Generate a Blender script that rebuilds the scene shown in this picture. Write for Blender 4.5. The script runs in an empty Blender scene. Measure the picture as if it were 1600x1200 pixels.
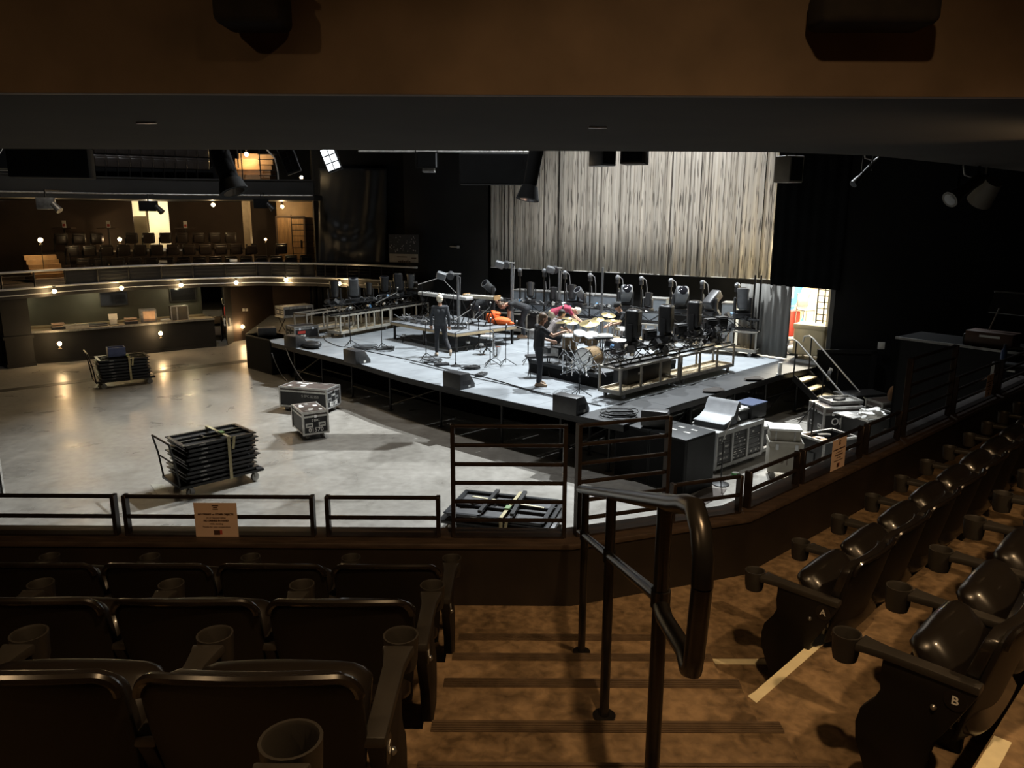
import bpy, bmesh, math, random
from mathutils import Vector, Matrix, Euler
random.seed(7)
scn = bpy.context.scene
C = scn.collection
PI = math.pi
EYE = 5.4                                   # height of the viewer's eye above the hall floor
FPX = 1200.0; TILT = math.atan(270 / 1200.0); ROLL = math.radians(0.25)

# ------------------------------------------------------------------ camera
cam = bpy.data.cameras.new('camera'); camo = bpy.data.objects.new('camera', cam); C.objects.link(camo)
cam.sensor_width = 36.0; cam.lens = 36.0 * FPX / 1600.0; cam.clip_start = 0.05; cam.clip_end = 200
camo.location = (0, 0, EYE)
camo.rotation_euler = (Euler((PI / 2 - TILT, 0, 0)).to_matrix() @ Matrix.Rotation(ROLL, 3, 'Z')).to_euler()
scn.camera = camo

# ------------------------------------------------------------------ world, exposure
w = bpy.data.worlds.new('world'); scn.world = w; w.use_nodes = True
w.node_tree.nodes['Background'].inputs[0].default_value = (0.9, 0.93, 1.0, 1)
w.node_tree.nodes['Background'].inputs[1].default_value = 0.0012
vs = scn.view_settings
vs.view_transform = 'Standard'; vs.look = 'None'; vs.gamma = 1.0; vs.use_curve_mapping = False
vs.exposure = 0.0

# ------------------------------------------------------------------ room lights
def lamp(name, typ, loc, energy, col, target=None, size=0.3, spot=None, blend=0.4):
    l = bpy.data.lights.new(name, typ); l.energy = energy; l.color = col
    if typ == 'AREA': l.shape = 'DISK'; l.size = size
    else: l.shadow_soft_size = size
    if spot: l.spot_size = math.radians(spot); l.spot_blend = blend
    o = bpy.data.objects.new(name, l); C.objects.link(o); o.location = loc
    if target is not None:
        o.rotation_euler = (Vector(target) - Vector(loc)).to_track_quat('-Z', 'Y').to_euler()
    return o
COOL = (0.90, 0.96, 1.0); NEUT = (1.0, 0.93, 0.82); WARM = (1.0, 0.655, 0.335)
# work lights rigged high over the stage
lamp('stage_work_light', 'SPOT', (6.5, 25.5, 19.0), 34000, COOL, (1.3, 18.2, 0.5), 0.12, 61, 0.75)
lamp('stage_work_light', 'SPOT', (2.0, 27.0, 19.0), 14500, COOL, (-1.0, 20.5, 0.5), 0.15, 58, 0.3)
lamp('stage_work_light', 'SPOT', (-1.0, 15.0, 19.0), 4200, (0.95, 0.97, 1.0), (1.5, 21.0, 1.0), 0.3, 55, 0.6)
lamp('screen_light', 'SPOT', (4.2, 19.0, 15.0), 6500, (0.98, 0.98, 1.0), (4.8, 26.6, 5.2), 0.3, 52, 1.0)
# house lights over the hall floor, and an added balcony fill
lamp('house_light', 'SPOT', (-6.0, 19.0, 18.0), 2100, (1.0, 0.80, 0.54), (-9.5, 18.0, 0), 0.8, 70, 0.8)
lamp('house_light', 'SPOT', (-15.0, 22.0, 18.0), 650, (1.0, 0.76, 0.48), (-14.0, 23.0, 0), 0.8, 70, 0.8)
lamp('house_light', 'SPOT', (7.5, 15.0, 18.0), 1150, (1.0, 0.93, 0.80), (7.2, 16.5, 0), 0.6, 45, 0.8)
lamp('balcony_fill', 'SPOT', (-9.0, 18.0, 18.0), 2600, (0.95, 0.97, 1.0), (-14.0, 31.0, 6.5), 0.4, 55, 0.9)  # added fill that brightens the far balcony seats; no known fixture
# warm lamps under the upper balcony, around and behind the viewer
lamp('aisle_ceiling_lamp', 'SPOT', (0.6, 1.0, 7.4), 225, WARM, (0.9, 2.9, 3.0), 0.06, 118, 0.9)
lamp('aisle_ceiling_lamp', 'SPOT', (3.4, 1.6, 7.3), 260, WARM, (2.6, 3.8, 3.0), 0.06, 72, 0.8)
lamp('aisle_ceiling_lamp', 'SPOT', (-2.6, 0.2, 7.3), 95, WARM, (-2.4, 2.6, 3.4), 0.06, 115, 0.8)
lamp('right_wall_lamp', 'SPOT', (4.75, 5.6, 5.70), 120, WARM, (3.6, 5.7, 5.95), 0.03, 70, 0.9)
# ------------------------------------------------------------------ pixel of the photograph -> place in the hall
def ray(px, py):
    u = (px - 800) / FPX; v = (py - 600) / FPX
    c, s = math.cos(ROLL), math.sin(ROLL)
    u, v = u * c + v * s, -u * s + v * c
    return Vector((u, math.cos(TILT) - v * math.sin(TILT), -v * math.cos(TILT) - math.sin(TILT)))
def on(px, py, z):
    d = ray(px, py); t = (z - EYE) / d.z
    return Vector((d.x * t, d.y * t, z))
def far(px, py, Y):
    d = ray(px, py); t = Y / d.y
    return Vector((d.x * t, Y, EYE + d.z * t))

# ------------------------------------------------------------------ materials
MATS = {}
def mat(name, col, rough=0.6, metal=0.0, var=0.12, scale=6.0, bump=0.0, bscale=40.0, col2=None, coat=0.0, spec=0.5, stretch=None):
    if name in MATS: return MATS[name]
    m = bpy.data.materials.new(name); m.use_nodes = True; MATS[name] = m
    nt = m.node_tree; N = nt.nodes; L = nt.links; b = N['Principled BSDF']
    tc = N.new('ShaderNodeTexCoord'); mp = N.new('ShaderNodeMapping'); L.new(tc.outputs['Object'], mp.inputs[0])
    if stretch: mp.inputs['Scale'].default_value = stretch
    nz = N.new('ShaderNodeTexNoise'); nz.inputs['Scale'].default_value = scale; nz.inputs['Detail'].default_value = 5
    L.new(mp.outputs[0], nz.inputs['Vector'])
    rp = N.new('ShaderNodeValToRGB'); L.new(nz.outputs['Fac'], rp.inputs[0])
    c2 = col2 or tuple(min(1, c * (1 + var)) for c in col); c1 = tuple(c * (1 - var) for c in col)
    rp.color_ramp.elements[0].position = 0.3; rp.color_ramp.elements[1].position = 0.7
    rp.color_ramp.elements[0].color = (*c1, 1); rp.color_ramp.elements[1].color = (*c2, 1)
    L.new(rp.outputs[0], b.inputs['Base Color'])
    b.inputs['Roughness'].default_value = rough; b.inputs['Metallic'].default_value = metal
    b.inputs['Coat Weight'].default_value = coat; b.inputs['Specular IOR Level'].default_value = spec
    if bump:
        n2 = N.new('ShaderNodeTexNoise'); n2.inputs['Scale'].default_value = bscale; L.new(mp.outputs[0], n2.inputs['Vector'])
        bp = N.new('ShaderNodeBump'); bp.inputs['Strength'].default_value = bump; L.new(n2.outputs['Fac'], bp.inputs['Height'])
        L.new(bp.outputs[0], b.inputs['Normal'])
    return m
def glow(name, col, strength):
    if name in MATS: return MATS[name]
    m = bpy.data.materials.new(name); m.use_nodes = True; MATS[name] = m
    b = m.node_tree.nodes['Principled BSDF']; b.inputs['Base Color'].default_value = (*col, 1)
    b.inputs['Emission Color'].default_value = (*col, 1); b.inputs['Emission Strength'].default_value = strength
    return m
def concrete(name, a, b_, rough0, rough1, scale, crack=0.0, grain=0.25):
    m = bpy.data.materials.new(name); m.use_nodes = True; MATS[name] = m
    nt = m.node_tree; N = nt.nodes; L = nt.links; b = N['Principled BSDF']
    tc = N.new('ShaderNodeTexCoord')
    n1 = N.new('ShaderNodeTexNoise'); n1.inputs['Scale'].default_value = scale; n1.inputs['Detail'].default_value = 10; n1.inputs['Roughness'].default_value = 0.62; n1.inputs['Distortion'].default_value = 0.6
    n2 = N.new('ShaderNodeTexNoise'); n2.inputs['Scale'].default_value = scale * 7; n2.inputs['Detail'].default_value = 8; n2.inputs['Distortion'].default_value = 0.4
    L.new(tc.outputs['Object'], n1.inputs['Vector']); L.new(tc.outputs['Object'], n2.inputs['Vector'])
    mx = N.new('ShaderNodeMix'); mx.data_type = 'FLOAT'; mx.inputs[0].default_value = grain
    L.new(n1.outputs['Fac'], mx.inputs[2]); L.new(n2.outputs['Fac'], mx.inputs[3])
    rp = N.new('ShaderNodeValToRGB'); L.new(mx.outputs[0], rp.inputs[0])
    e = rp.color_ramp.elements; e[0].position = 0.36; e[1].position = 0.64; e[0].color = (*a, 1); e[1].color = (*b_, 1)
    L.new(rp.outputs[0], b.inputs['Base Color'])
    mr = N.new('ShaderNodeMapRange'); L.new(n1.outputs['Fac'], mr.inputs[0]); mr.inputs[1].default_value = 0.3; mr.inputs[2].default_value = 0.7
    mr.inputs[3].default_value = rough0; mr.inputs[4].default_value = rough1; L.new(mr.outputs[0], b.inputs['Roughness'])
    bp = N.new('ShaderNodeBump'); bp.inputs['Strength'].default_value = crack; bp.inputs['Distance'].default_value = 0.01
    L.new(n2.outputs['Fac'], bp.inputs['Height']); L.new(bp.outputs[0], b.inputs['Normal'])
    return m

M_floor = concrete('hall_concrete', (0.20, 0.185, 0.16), (0.315, 0.295, 0.26), 0.24, 0.42, 0.8, 0.03, 0.45)
M_tier = concrete('tier_concrete', (0.105, 0.068, 0.036), (0.40, 0.265, 0.145), 0.42, 0.7, 2.6, 0.2, 0.5)
M_tier2 = M_tier
M_nose = mat('nosing_rubber', (0.12, 0.08, 0.048), 0.5, 0, 0.3, 12)
M_black = mat('matt_black', (0.006, 0.006, 0.006), 0.85, 0, 0.2, 3, spec=0.2)
M_wallk = mat('painted_black_wall', (0.008, 0.008, 0.008), 0.75, 0, 0.35, 0.9, spec=0.25)
M_brownwall = mat('brown_painted_wall', (0.045, 0.028, 0.018), 0.7, 0, 0.25, 0.8)
M_knee = mat('knee_wall_paint', (0.016, 0.011, 0.008), 0.5, 0, 0.35, 3)
M_cap = mat('dark_wood_cap', (0.055, 0.036, 0.026), 0.5, 0, 0.4, 5, stretch=(1, 6, 6))
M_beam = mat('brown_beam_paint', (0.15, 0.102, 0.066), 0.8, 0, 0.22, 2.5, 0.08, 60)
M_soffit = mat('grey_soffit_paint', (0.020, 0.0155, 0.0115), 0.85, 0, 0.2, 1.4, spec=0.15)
M_rail = mat('bronze_rail_steel', (0.042, 0.031, 0.026), 0.38, 0.6, 0.35, 9)
M_handrail = mat('handrail_steel', (0.045, 0.04, 0.036), 0.3, 0.75, 0.3, 8)
M_shell = mat('seat_shell_plastic', (0.009, 0.007, 0.0055), 0.55, 0, 0.2, 4, spec=0.3)
M_rim = mat('seat_rim_gloss', (0.012, 0.009, 0.007), 0.25, 0, 0.2, 4, coat=0.5)
M_pad = mat('seat_vinyl', (0.014, 0.011, 0.009), 0.33, 0, 0.2, 4, 0.05, 90, coat=0.5)
M_arm = mat('arm_plastic', (0.030, 0.026, 0.022), 0.5, 0, 0.2, 8, 0.1, 120)
M_white = mat('white_print', (0.8, 0.78, 0.72), 0.6, 0, 0.05)
M_steel = mat('dull_steel', (0.42, 0.42, 0.42), 0.35, 0.9, 0.15, 6)
M_alu = mat('aluminium_edge', (0.55, 0.54, 0.51), 0.35, 0.7, 0.2, 10)
M_alud = mat('worn_aluminium', (0.36, 0.35, 0.33), 0.42, 0.6, 0.3, 10)
M_case = mat('case_black_panel', (0.018, 0.017, 0.017), 0.5, 0, 0.4, 5)
M_caselid = mat('case_worn_lid', (0.075, 0.058, 0.05), 0.5, 0, 0.5, 5)
M_ply = mat('plywood', (0.46, 0.36, 0.22), 0.65, 0, 0.2, 4, stretch=(1, 8, 8))
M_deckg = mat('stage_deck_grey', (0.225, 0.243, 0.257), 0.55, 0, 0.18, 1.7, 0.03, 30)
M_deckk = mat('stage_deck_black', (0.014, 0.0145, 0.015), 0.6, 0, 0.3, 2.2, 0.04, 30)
M_blkmetal = mat('black_steel', (0.022, 0.021, 0.02), 0.42, 0.5, 0.3, 9)
M_gear = mat('fixture_black', (0.030, 0.030, 0.031), 0.42, 0, 0.2, 9)
M_sub = mat('subwoofer_black', (0.011, 0.0115, 0.0115), 0.6, 0, 0.3, 4, spec=0.3)
M_gearg = mat('fixture_grey', (0.13, 0.135, 0.14), 0.42, 0, 0.15, 9)
M_lens = mat('fixture_lens', (0.01, 0.01, 0.012), 0.08, 0, 0.1, coat=0.6)
M_rubber = mat('rubber', (0.02, 0.02, 0.02), 0.7, 0, 0.2)
M_cable = mat('cable_black', (0.016, 0.016, 0.016), 0.5, 0, 0.2)
M_tape = mat('cream_tape', (0.95, 0.84, 0.56), 0.6, 0, 0.06, 20)
M_strap = mat('webbing_strap', (0.42, 0.36, 0.20), 0.7, 0, 0.15, 20)
M_chrome = mat('chrome', (0.75, 0.75, 0.75), 0.16, 1.0, 0.05)
M_bronze = mat('cymbal_bronze', (0.75, 0.60, 0.30), 0.28, 0.85, 0.12, 7)
M_head = mat('drum_head', (0.82, 0.82, 0.80), 0.5, 0, 0.04)
M_drumsh = mat('drum_sparkle_shell', (0.24, 0.16, 0.08), 0.35, 0.2, 0.5, 25)
M_paper = mat('paper_white', (0.75, 0.74, 0.70), 0.7, 0, 0.05)
M_sign = mat('salmon_sign_paper', (0.66, 0.47, 0.36), 0.75, 0, 0.05, 5)
M_ink = mat('sign_ink', (0.06, 0.025, 0.012), 0.7)
M_inkred = mat('sign_red', (0.45, 0.07, 0.05), 0.7)
M_cream = mat('cream_plaster', (0.62, 0.55, 0.40), 0.7, 0, 0.08, 2)
M_drape = mat('black_drape', (0.0028, 0.0028, 0.0028), 0.95, 0, 0.3, 2, spec=0.05)
M_drapeg = mat('grey_drape', (0.19, 0.185, 0.17), 0.85, 0, 0.15, 3, stretch=(4, 4, 0.4))
M_vinylk = mat('black_vinyl_sheet', (0.022, 0.023, 0.024), 0.38, 0, 0.2, 2)
M_bulb = glow('bulb_glow', (1.0, 0.72, 0.36), 55)
M_bulbk = mat('lamp_holder', (0.05, 0.04, 0.03), 0.5)

# ------------------------------------------------------------------ mesh building
class MB:
    def __init__(s): s.v = []; s.f = []
    def add(s, vs_, fs_):
        o = len(s.v); s.v += [tuple(v) for v in vs_]; s.f += [tuple(i + o for i in f) for f in fs_]; return s
    def box(s, c, d, rot=None):
        x, y, z = d[0] / 2, d[1] / 2, d[2] / 2
        pts = [Vector(p) for p in ((-x,-y,-z),(x,-y,-z),(x,y,-z),(-x,y,-z),(-x,-y,z),(x,-y,z),(x,y,z),(-x,y,z))]
        if rot is not None:
            if not isinstance(rot, Matrix): rot = Euler(rot).to_matrix()
            pts = [rot @ p for p in pts]
        c = Vector(c)
        return s.add([p + c for p in pts], [(0,3,2,1),(4,5,6,7),(0,1,5,4),(1,2,6,5),(2,3,7,6),(3,0,4,7)])
    def bx(s, x0, x1, y0, y1, z0, z1):
        return s.box(((x0+x1)/2, (y0+y1)/2, (z0+z1)/2), (x1-x0, y1-y0, z1-z0))
    def bar(s, p, q, wd, ht=None, up=(0, 0, 1)):
        p, q = Vector(p), Vector(q); ht = ht or wd; d = q - p; L_ = d.length
        if L_ < 1e-6: return s
        y = d / L_; u = Vector(up)
        if abs(y.dot(u)) > 0.98: u = Vector((1, 0, 0))
        x = y.cross(u).normalized(); z = x.cross(y)
        R_ = Matrix((x, y, z)).transposed()
        return s.box((p + q) / 2, (wd, L_, ht), R_)
    def cone(s, p, q, r0, r1=None, n=10, cap=True):
        p, q = Vector(p), Vector(q); r1 = r0 if r1 is None else r1
        d = (q - p).normalized(); u = Vector((0, 0, 1)) if abs(d.z) < 0.9 else Vector((1, 0, 0))
        x = d.cross(u).normalized(); y = d.cross(x)
        vs_ = []
        for c_, r in ((p, r0), (q, r1)):
            for i in range(n):
                a = 2 * PI * i / n; vs_.append(c_ + x * (r * math.cos(a)) + y * (r * math.sin(a)))
        fs_ = [(i, i + n, (i + 1) % n + n, (i + 1) % n) for i in range(n)]
        if cap: fs_ += [tuple(range(n)), tuple(range(2 * n - 1, n - 1, -1))]
        return s.add(vs_, fs_)
    def tube(s, pts, r, n=8, cap=True):
        pts = [Vector(p) for p in pts]; rings = []; prev = None
        rs = r if isinstance(r, (list, tuple)) else [r] * len(pts)
        for i, p in enumerate(pts):
            d = (pts[min(i + 1, len(pts) - 1)] - pts[max(i - 1, 0)]).normalized()
            if prev is None:
                u = Vector((0, 0, 1)) if abs(d.z) < 0.9 else Vector((1, 0, 0)); x = d.cross(u).normalized()
            else:
                x = (prev - d * prev.dot(d)).normalized()
            prev = x; y = d.cross(x)
            rings.append([p + x * (rs[i] * math.cos(2*PI*k/n)) + y * (rs[i] * math.sin(2*PI*k/n)) for k in range(n)])
        vs_ = [v for g in rings for v in g]; fs_ = []
        for i in range(len(pts) - 1):
            for k in range(n):
                a = i * n + k; b = i * n + (k + 1) % n; fs_.append((a, b, b + n, a + n))
        if cap: fs_ += [tuple(range(n - 1, -1, -1)), tuple(range((len(pts) - 1) * n, len(pts) * n))]
        return s.add(vs_, fs_)
    def lathe(s, prof, n=16, c=(0, 0, 0), rot=None):
        c = Vector(c); vs_ = []
        for r, z in prof:
            for k in range(n):
                v = Vector((r * math.cos(2*PI*k/n), r * math.sin(2*PI*k/n), z))
                if rot is not None: v = rot @ v
                vs_.append(v + c)
        fs_ = []
        for i in range(len(prof) - 1):
            for k in range(n):
                a = i * n + k; b = i * n + (k + 1) % n; fs_.append((a, b, b + n, a + n))
        fs_ += [tuple(range(n - 1, -1, -1)), tuple(range((len(prof) - 1) * n, len(prof) * n))]
        return s.add(vs_, fs_)
    def prism(s, poly, z0, z1):
        n = len(poly)
        vs_ = [(p[0], p[1], z0) for p in poly] + [(p[0], p[1], z1) for p in poly]
        a = sum(poly[i][0]*poly[(i+1)%n][1]-poly[(i+1)%n][0]*poly[i][1] for i in range(n))
        fs_ = [tuple(range(n - 1, -1, -1)), tuple(range(n, 2 * n))] + [(i, (i+1) % n, (i+1) % n + n, i + n) for i in range(n)]
        if a < 0: fs_ = [tuple(reversed(f)) for f in fs_]
        return s.add(vs_, fs_)
    def extr(s, poly, axis, a0, a1):
        """polygon given in the two other axes, extruded along axis"""
        n = len(poly); vs_ = []
        for a in (a0, a1):
            for p in poly:
                vs_.append((a, p[0], p[1]) if axis == 'x' else (p[0], a, p[1]))
        return s.add(vs_, [tuple(range(n - 1, -1, -1)), tuple(range(n, 2 * n))] + [(i, (i+1) % n, (i+1) % n + n, i + n) for i in range(n)])
    def sphere(s, c, r, nu=12, nv=8, sc=(1, 1, 1), rot=None):
        prof = [(r * math.sin(PI * i / nv) if 0 < i < nv else r * 0.02, -r * math.cos(PI * i / nv)) for i in range(nv + 1)]
        t = MB().lathe(prof, nu); c = Vector(c)
        vs_ = []
        for v in t.v:
            v = Vector((v[0]*sc[0], v[1]*sc[1], v[2]*sc[2]))
            if rot is not None: v = rot @ v
            vs_.append(v + c)
        return s.add(vs_, t.f)
    def mesh(s, name, m, smooth=None, bevel=0.0, seg=2, angle=40):
        me = bpy.data.meshes.new(name); me.from_pydata(s.v, [], s.f); me.update()
        bm = bmesh.new(); bm.from_mesh(me)
        bmesh.ops.recalc_face_normals(bm, faces=bm.faces)
        if bevel:
            es = [e for e in bm.edges if len(e.link_faces) == 2 and e.calc_face_angle(0) > 0.5]
            bmesh.ops.bevel(bm, geom=es, offset=bevel, segments=seg, affect='EDGES', profile=0.5, clamp_overlap=True)
        bm.to_mesh(me); bm.free()
        if smooth is None: smooth = True
        if smooth:
            me.polygons.foreach_set('use_smooth', [True] * len(me.polygons)); me.set_sharp_from_angle(angle=math.radians(angle))
        me.materials.append(m); me.update()
        return me

def put(name, me, parent=None, loc=(0, 0, 0), rot=(0, 0, 0), label=None, scale=None):
    o = bpy.data.objects.new(name, me); C.objects.link(o); o.location = loc; o.rotation_euler = rot
    if scale: o.scale = scale
    if parent is not None: o.parent = parent
    if label: o['label'] = label
    return o
def part(name, mb, m, parent, loc=(0, 0, 0), rot=(0, 0, 0), label=None, bevel=0.0, seg=2, smooth=None):
    return put(name, mb.mesh(name, m, smooth, bevel, seg), parent, loc, rot, label)
def tag(o, label, cat, group=None):
    o['label'] = label; o['category'] = cat
    if group: o['group'] = group
    return o
def thing(name, label, cat, loc=(0, 0, 0), rz=0.0, group=None, rot=None):
    o = bpy.data.objects.new(name, None); C.objects.link(o); o.empty_display_size = 0.1
    o.location = loc; o.rotation_euler = rot or (0, 0, rz)
    return tag(o, label, cat, group)
def struct(name, mb, m, parent=None, bevel=0.0, smooth=None):
    o = put(name, mb.mesh(name, m, smooth, bevel), parent)
    if parent is None: o['kind'] = 'structure'
    return o
def dup(root, loc=None, rz=None, label=None, group=None, rot=None):
    r = root.copy(); C.objects.link(r)
    if loc is not None: r.location = loc
    if rz is not None: r.rotation_euler = (0, 0, rz)
    if rot is not None: r.rotation_euler = rot
    if label: r['label'] = label
    if group: r['group'] = group
    for ch in list(root.children):
        c = ch.copy(); C.objects.link(c); c.parent = r
        for g in list(ch.children):
            d = g.copy(); C.objects.link(d); d.parent = c
    return r
def text_mesh(s, size, m, bold=0.0, ext=0.0006):
    cu = bpy.data.curves.new('lettering', 'FONT'); cu.body = s; cu.size = size; cu.align_x = 'CENTER'; cu.align_y = 'CENTER'
    cu.extrude = ext; cu.offset = bold; cu.resolution_u = 3
    o = bpy.data.objects.new('lettering', cu); C.objects.link(o)
    me = bpy.data.meshes.new_from_object(o.evaluated_get(bpy.context.evaluated_depsgraph_get()))
    bpy.data.objects.remove(o); bpy.data.curves.remove(cu)
    me.materials.clear(); me.materials.append(m); return me
def v2(a): return Vector((a[0], a[1], 0))
ORD = ['first', 'second', 'third', 'fourth', 'fifth', 'sixth', 'seventh', 'eighth', 'ninth', 'tenth', 'eleventh', 'twelfth', 'thirteenth', 'fourteenth']
EX = Vector((0.714, 0.700, 0)); EN = Vector((-0.700, 0.714, 0)); ANG = math.atan2(0.700, 0.714)   # row direction and facing of the angled block
# ================================================================== the setting
ZA, ZB, ZC, ZD = 3.02, 3.32, 3.62, 3.92
struct('floor', MB().bx(-45, 30, 4.4, 52, -0.3, 0), M_floor)
def strip(poly, o0, o1, z0, z1):
    """solid band along a polyline, offsets to the left of travel, mitred corners"""
    pts = [v2(p) for p in poly]; n = len(pts); A = []; B = []
    for i, p in enumerate(pts):
        ds = []
        if i > 0: ds.append((pts[i] - pts[i-1]).normalized())
        if i < n - 1: ds.append((pts[i+1] - pts[i]).normalized())
        nn = [Vector((-d.y, d.x, 0)) for d in ds]
        m = sum(nn, Vector()) / len(nn); m = m / m.length_squared if len(nn) > 1 else m
        A.append(p + m * o0); B.append(p + m * o1)
    mb = MB(); vs_ = []
    for z in (z0, z1):
        vs_ += [(a.x, a.y, z) for a in A] + [(b.x, b.y, z) for b in B]
    fs_ = []
    for i in range(n - 1):
        a0, a1, b0, b1 = i, i+1, n+i, n+i+1; k = 2*n
        fs_ += [(a0, a1, b1, b0), (a0+k, b0+k, b1+k, a1+k), (a0, a0+k, a1+k, a1), (b0, b1, b1+k, b0+k)]
    fs_ += [(0, n, 3*n, 2*n), (n-1, 3*n-1, 4*n-1, 2*n-1)]
    return mb.add(vs_, fs_)
WALL = [(-9, 4.36), (0.37, 4.33), (1.57, 4.76), (5.93, 8.68), (13.0, 15.04)]
struct('wall_knee', strip(WALL, 0.0, 0.20, 0.0, 3.40), M_knee)
struct('trim_1', strip(WALL, -0.015, 0.24, 3.40, 3.435), M_cap, bevel=0.006)
# seating tier: base level and raised rows
struct('floor_tier', MB().prism([(-9, 4.36), (0.37, 4.33), (1.57, 4.76), (5.93, 8.68), (13, 15.04), (13, -6), (-9, -6)], 0.01, ZA), M_tier)
for y1, z in ((3.25, ZB), (2.37, ZC), (1.49, ZD), (0.6, ZD + 0.3)):
    struct('floor_row', MB().bx(-9, -0.31, -6, y1, ZA, z), M_tier)
def rowedge(n, x0=0.96):
    t = (x0 - EN.x * n) / EX.x; a = EN * n + EX * t; b = EN * n + EX * 16
    return a, b
for n, z in ((1.40, ZB), (0.50, ZC), (-0.40, ZD)):
    a, b = rowedge(n)
    struct('floor_row', MB().prism([(0.96, a.y), (b.x, b.y), (b.x, -6), (0.96, -6)], ZA, z), M_tier)
st = bpy.data.objects.new('floor_stair', None); C.objects.link(st); st['kind'] = 'structure'
NOSE = [3.745, 3.32, 2.89, 2.41, 2.01, 1.55, 1.10, 0.65]
for k, y in enumerate(NOSE):
    z = ZA + 0.15 * (k + 1); x1 = 0.77 if k == 0 else 0.96
    s_ = put('step', MB().bx(-0.31, x1, -3, y, ZA, z).mesh('step', M_tier), st)
    nb = MB().bx(-0.28, x1, y - 0.055, y + 0.006, z - 0.03, z + 0.004)
    for j in range(4): nb.bx(-0.28, x1, y - 0.05 + j * 0.013, y - 0.044 + j * 0.013, z + 0.004, z + 0.007)
    part('nosing', nb, M_nose, s_)
# beam, soffit and ceiling overhead
SOF = EYE + 0.55
fe = [on(px, py, SOF) for px, py in ((-150, 232), (500, 234), (1200, 237.5), (1360, 243), (1470, 254), (1600, 268), (1750, 288))]
nx = on(800, 150, SOF).y
poly = [(-9, nx), (13, nx)] + [(p.x, p.y) for p in reversed(fe)] + [(-9, fe[0].y)]
poly[1] = (fe[-1].x + 0.2, nx)
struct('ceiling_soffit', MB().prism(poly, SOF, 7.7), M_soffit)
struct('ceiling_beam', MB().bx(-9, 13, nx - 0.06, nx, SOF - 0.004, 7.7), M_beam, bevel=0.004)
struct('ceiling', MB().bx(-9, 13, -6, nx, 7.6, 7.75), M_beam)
struct('wall_back', MB().bx(-9, 13, -6.2, -6, 0, 7.7), M_brownwall)
struct('wall_left', MB().bx(-9.2, -9, -6, 4.3, 0, 7.7), M_brownwall)
struct('wall_seating_right', MB().bx(13, 13.2, -6, 14.5, 0, 7.7), M_brownwall)
# dark shell of the hall
struct('ceiling_hall', MB().bx(-45, 30, 4.4, 52, 22, 22.2), M_black)
struct('wall_far', MB().bx(-45, 30, 46, 46.3, 0, 22), M_black)
struct('wall_hall_left', MB().bx(-36, -35.7, 4.4, 46, 0, 22), M_black)
struct('wall_right', MB().prism([(8.9, 21.2), (18, 20.6), (18, 20.9), (8.9, 21.5)], 0, 22), M_wallk)
struct('wall_hall_right', MB().bx(15.2, 15.4, 12, 20.8, 0, 22), M_wallk)
struct('wall_stage', MB().prism([(-3.4, 31.0), (-0.9, 30.8), (8.7, 25.6), (8.8, 25.9), (-0.8, 31.2), (-3.4, 31.4)], 0, 22), M_black)
struct('wall_proscenium', MB().prism([(-2.15, 29.6), (-0.95, 29.9), (-0.95, 30.6), (-3.6, 31.2), (-4.2, 30.5)], 0, 22), M_wallk)
struct('trim_2', MB().prism([on(0, 613, 0).xy, on(386, 566, 0).xy, on(386, 562, 0).xy, on(0, 609, 0).xy], 0.0, 0.006), mat('floor_drain_grate', (0.05, 0.045, 0.04), 0.5, 0.4, 0.3))
struct('trim_3', MB().prism([on(235, 757, 0).xy, on(257, 757, 0).xy, on(268, 777, 0).xy, on(250, 778, 0).xy], 0.0, 0.006), mat('floor_box_lid', (0.40, 0.39, 0.33), 0.4, 0.3, 0.15))
# shallow marks on soffit
for i, (px, py, w_) in enumerate(((229, 191, 0.13), (934, 198, 0.12))):
    p = on(px, py, SOF); struct('trim_%d' % (4 + i), MB().box((p.x, p.y, SOF - 0.004), (w_, 0.02, 0.012)), M_alu)

# ---- railings on the knee wall
def railing(p, q, h, nb, label, lift=0.0):
    """panel between two plan points: two posts, nb rails, bottom bar"""
    p, q = v2(p), v2(q); d = q - p; L_ = d.length; rz = math.atan2(d.y, d.x)
    t = thing('guard_rail_panel', label, 'railing', (p.x, p.y, 3.435), rz, 'guard rail panels on the knee wall')
    pm = MB().bx(-0.0125, 0.0125, -0.025, 0.025, 0, h).mesh('post', M_rail, bevel=0.002, seg=1)
    put('post', pm, t); put('post', pm, t, (L_, 0, 0))
    bm_ = MB().bx(0, L_, -0.012, 0.012, -0.011, 0.011).mesh('rail', M_rail, bevel=0.004, seg=2)
    for i in range(nb):
        put('rail', bm_, t, (0, 0, h - 0.011 - i * (h - 0.0) / nb))
    part('bottom_bar', MB().bx(0, L_, -0.03, 0.03, 0.0, 0.012), M_rail, t)
    return t
def cappt(px, off=0.10):
    """plan point on the rail line above the cap at image column px"""
    pts = [v2(p) for p in WALL]; offp = []
    for i in range(len(pts) - 1):
        d = (pts[i+1] - pts[i]).normalized(); nn = Vector((-d.y, d.x, 0)); offp.append((pts[i] + nn * off, pts[i+1] + nn * off))
    best = None
    for a, b in offp:
        for k in range(401):
            p = a.lerp(b, k / 400); zc = p.y * math.cos(TILT) + 1.8 * math.sin(TILT)
            e = abs(800 + FPX * p.x / zc - px)
            if best is None or e < best[0]: best = (e, p)
    return best[1]
RH = 0.262; RT = 0.72
railing(cappt(-120), cappt(180), RH, 2, 'low bronze guard rail panel at the left edge, no sign on it')
railing(cappt(198), cappt(489), RH, 2, 'low bronze guard rail panel carrying the salmon paper notice')
railing(cappt(511), cappt(685), RH, 2, 'low bronze guard rail panel just left of the tall straight panel')
railing(cappt(708), cappt(880), RT, 6, 'tall six-bar guard rail panel at the foot of the aisle stair')
railing(cappt(903), cappt(1040), RT, 6, 'tall six-bar guard rail panel behind the aisle handrail')
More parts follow.
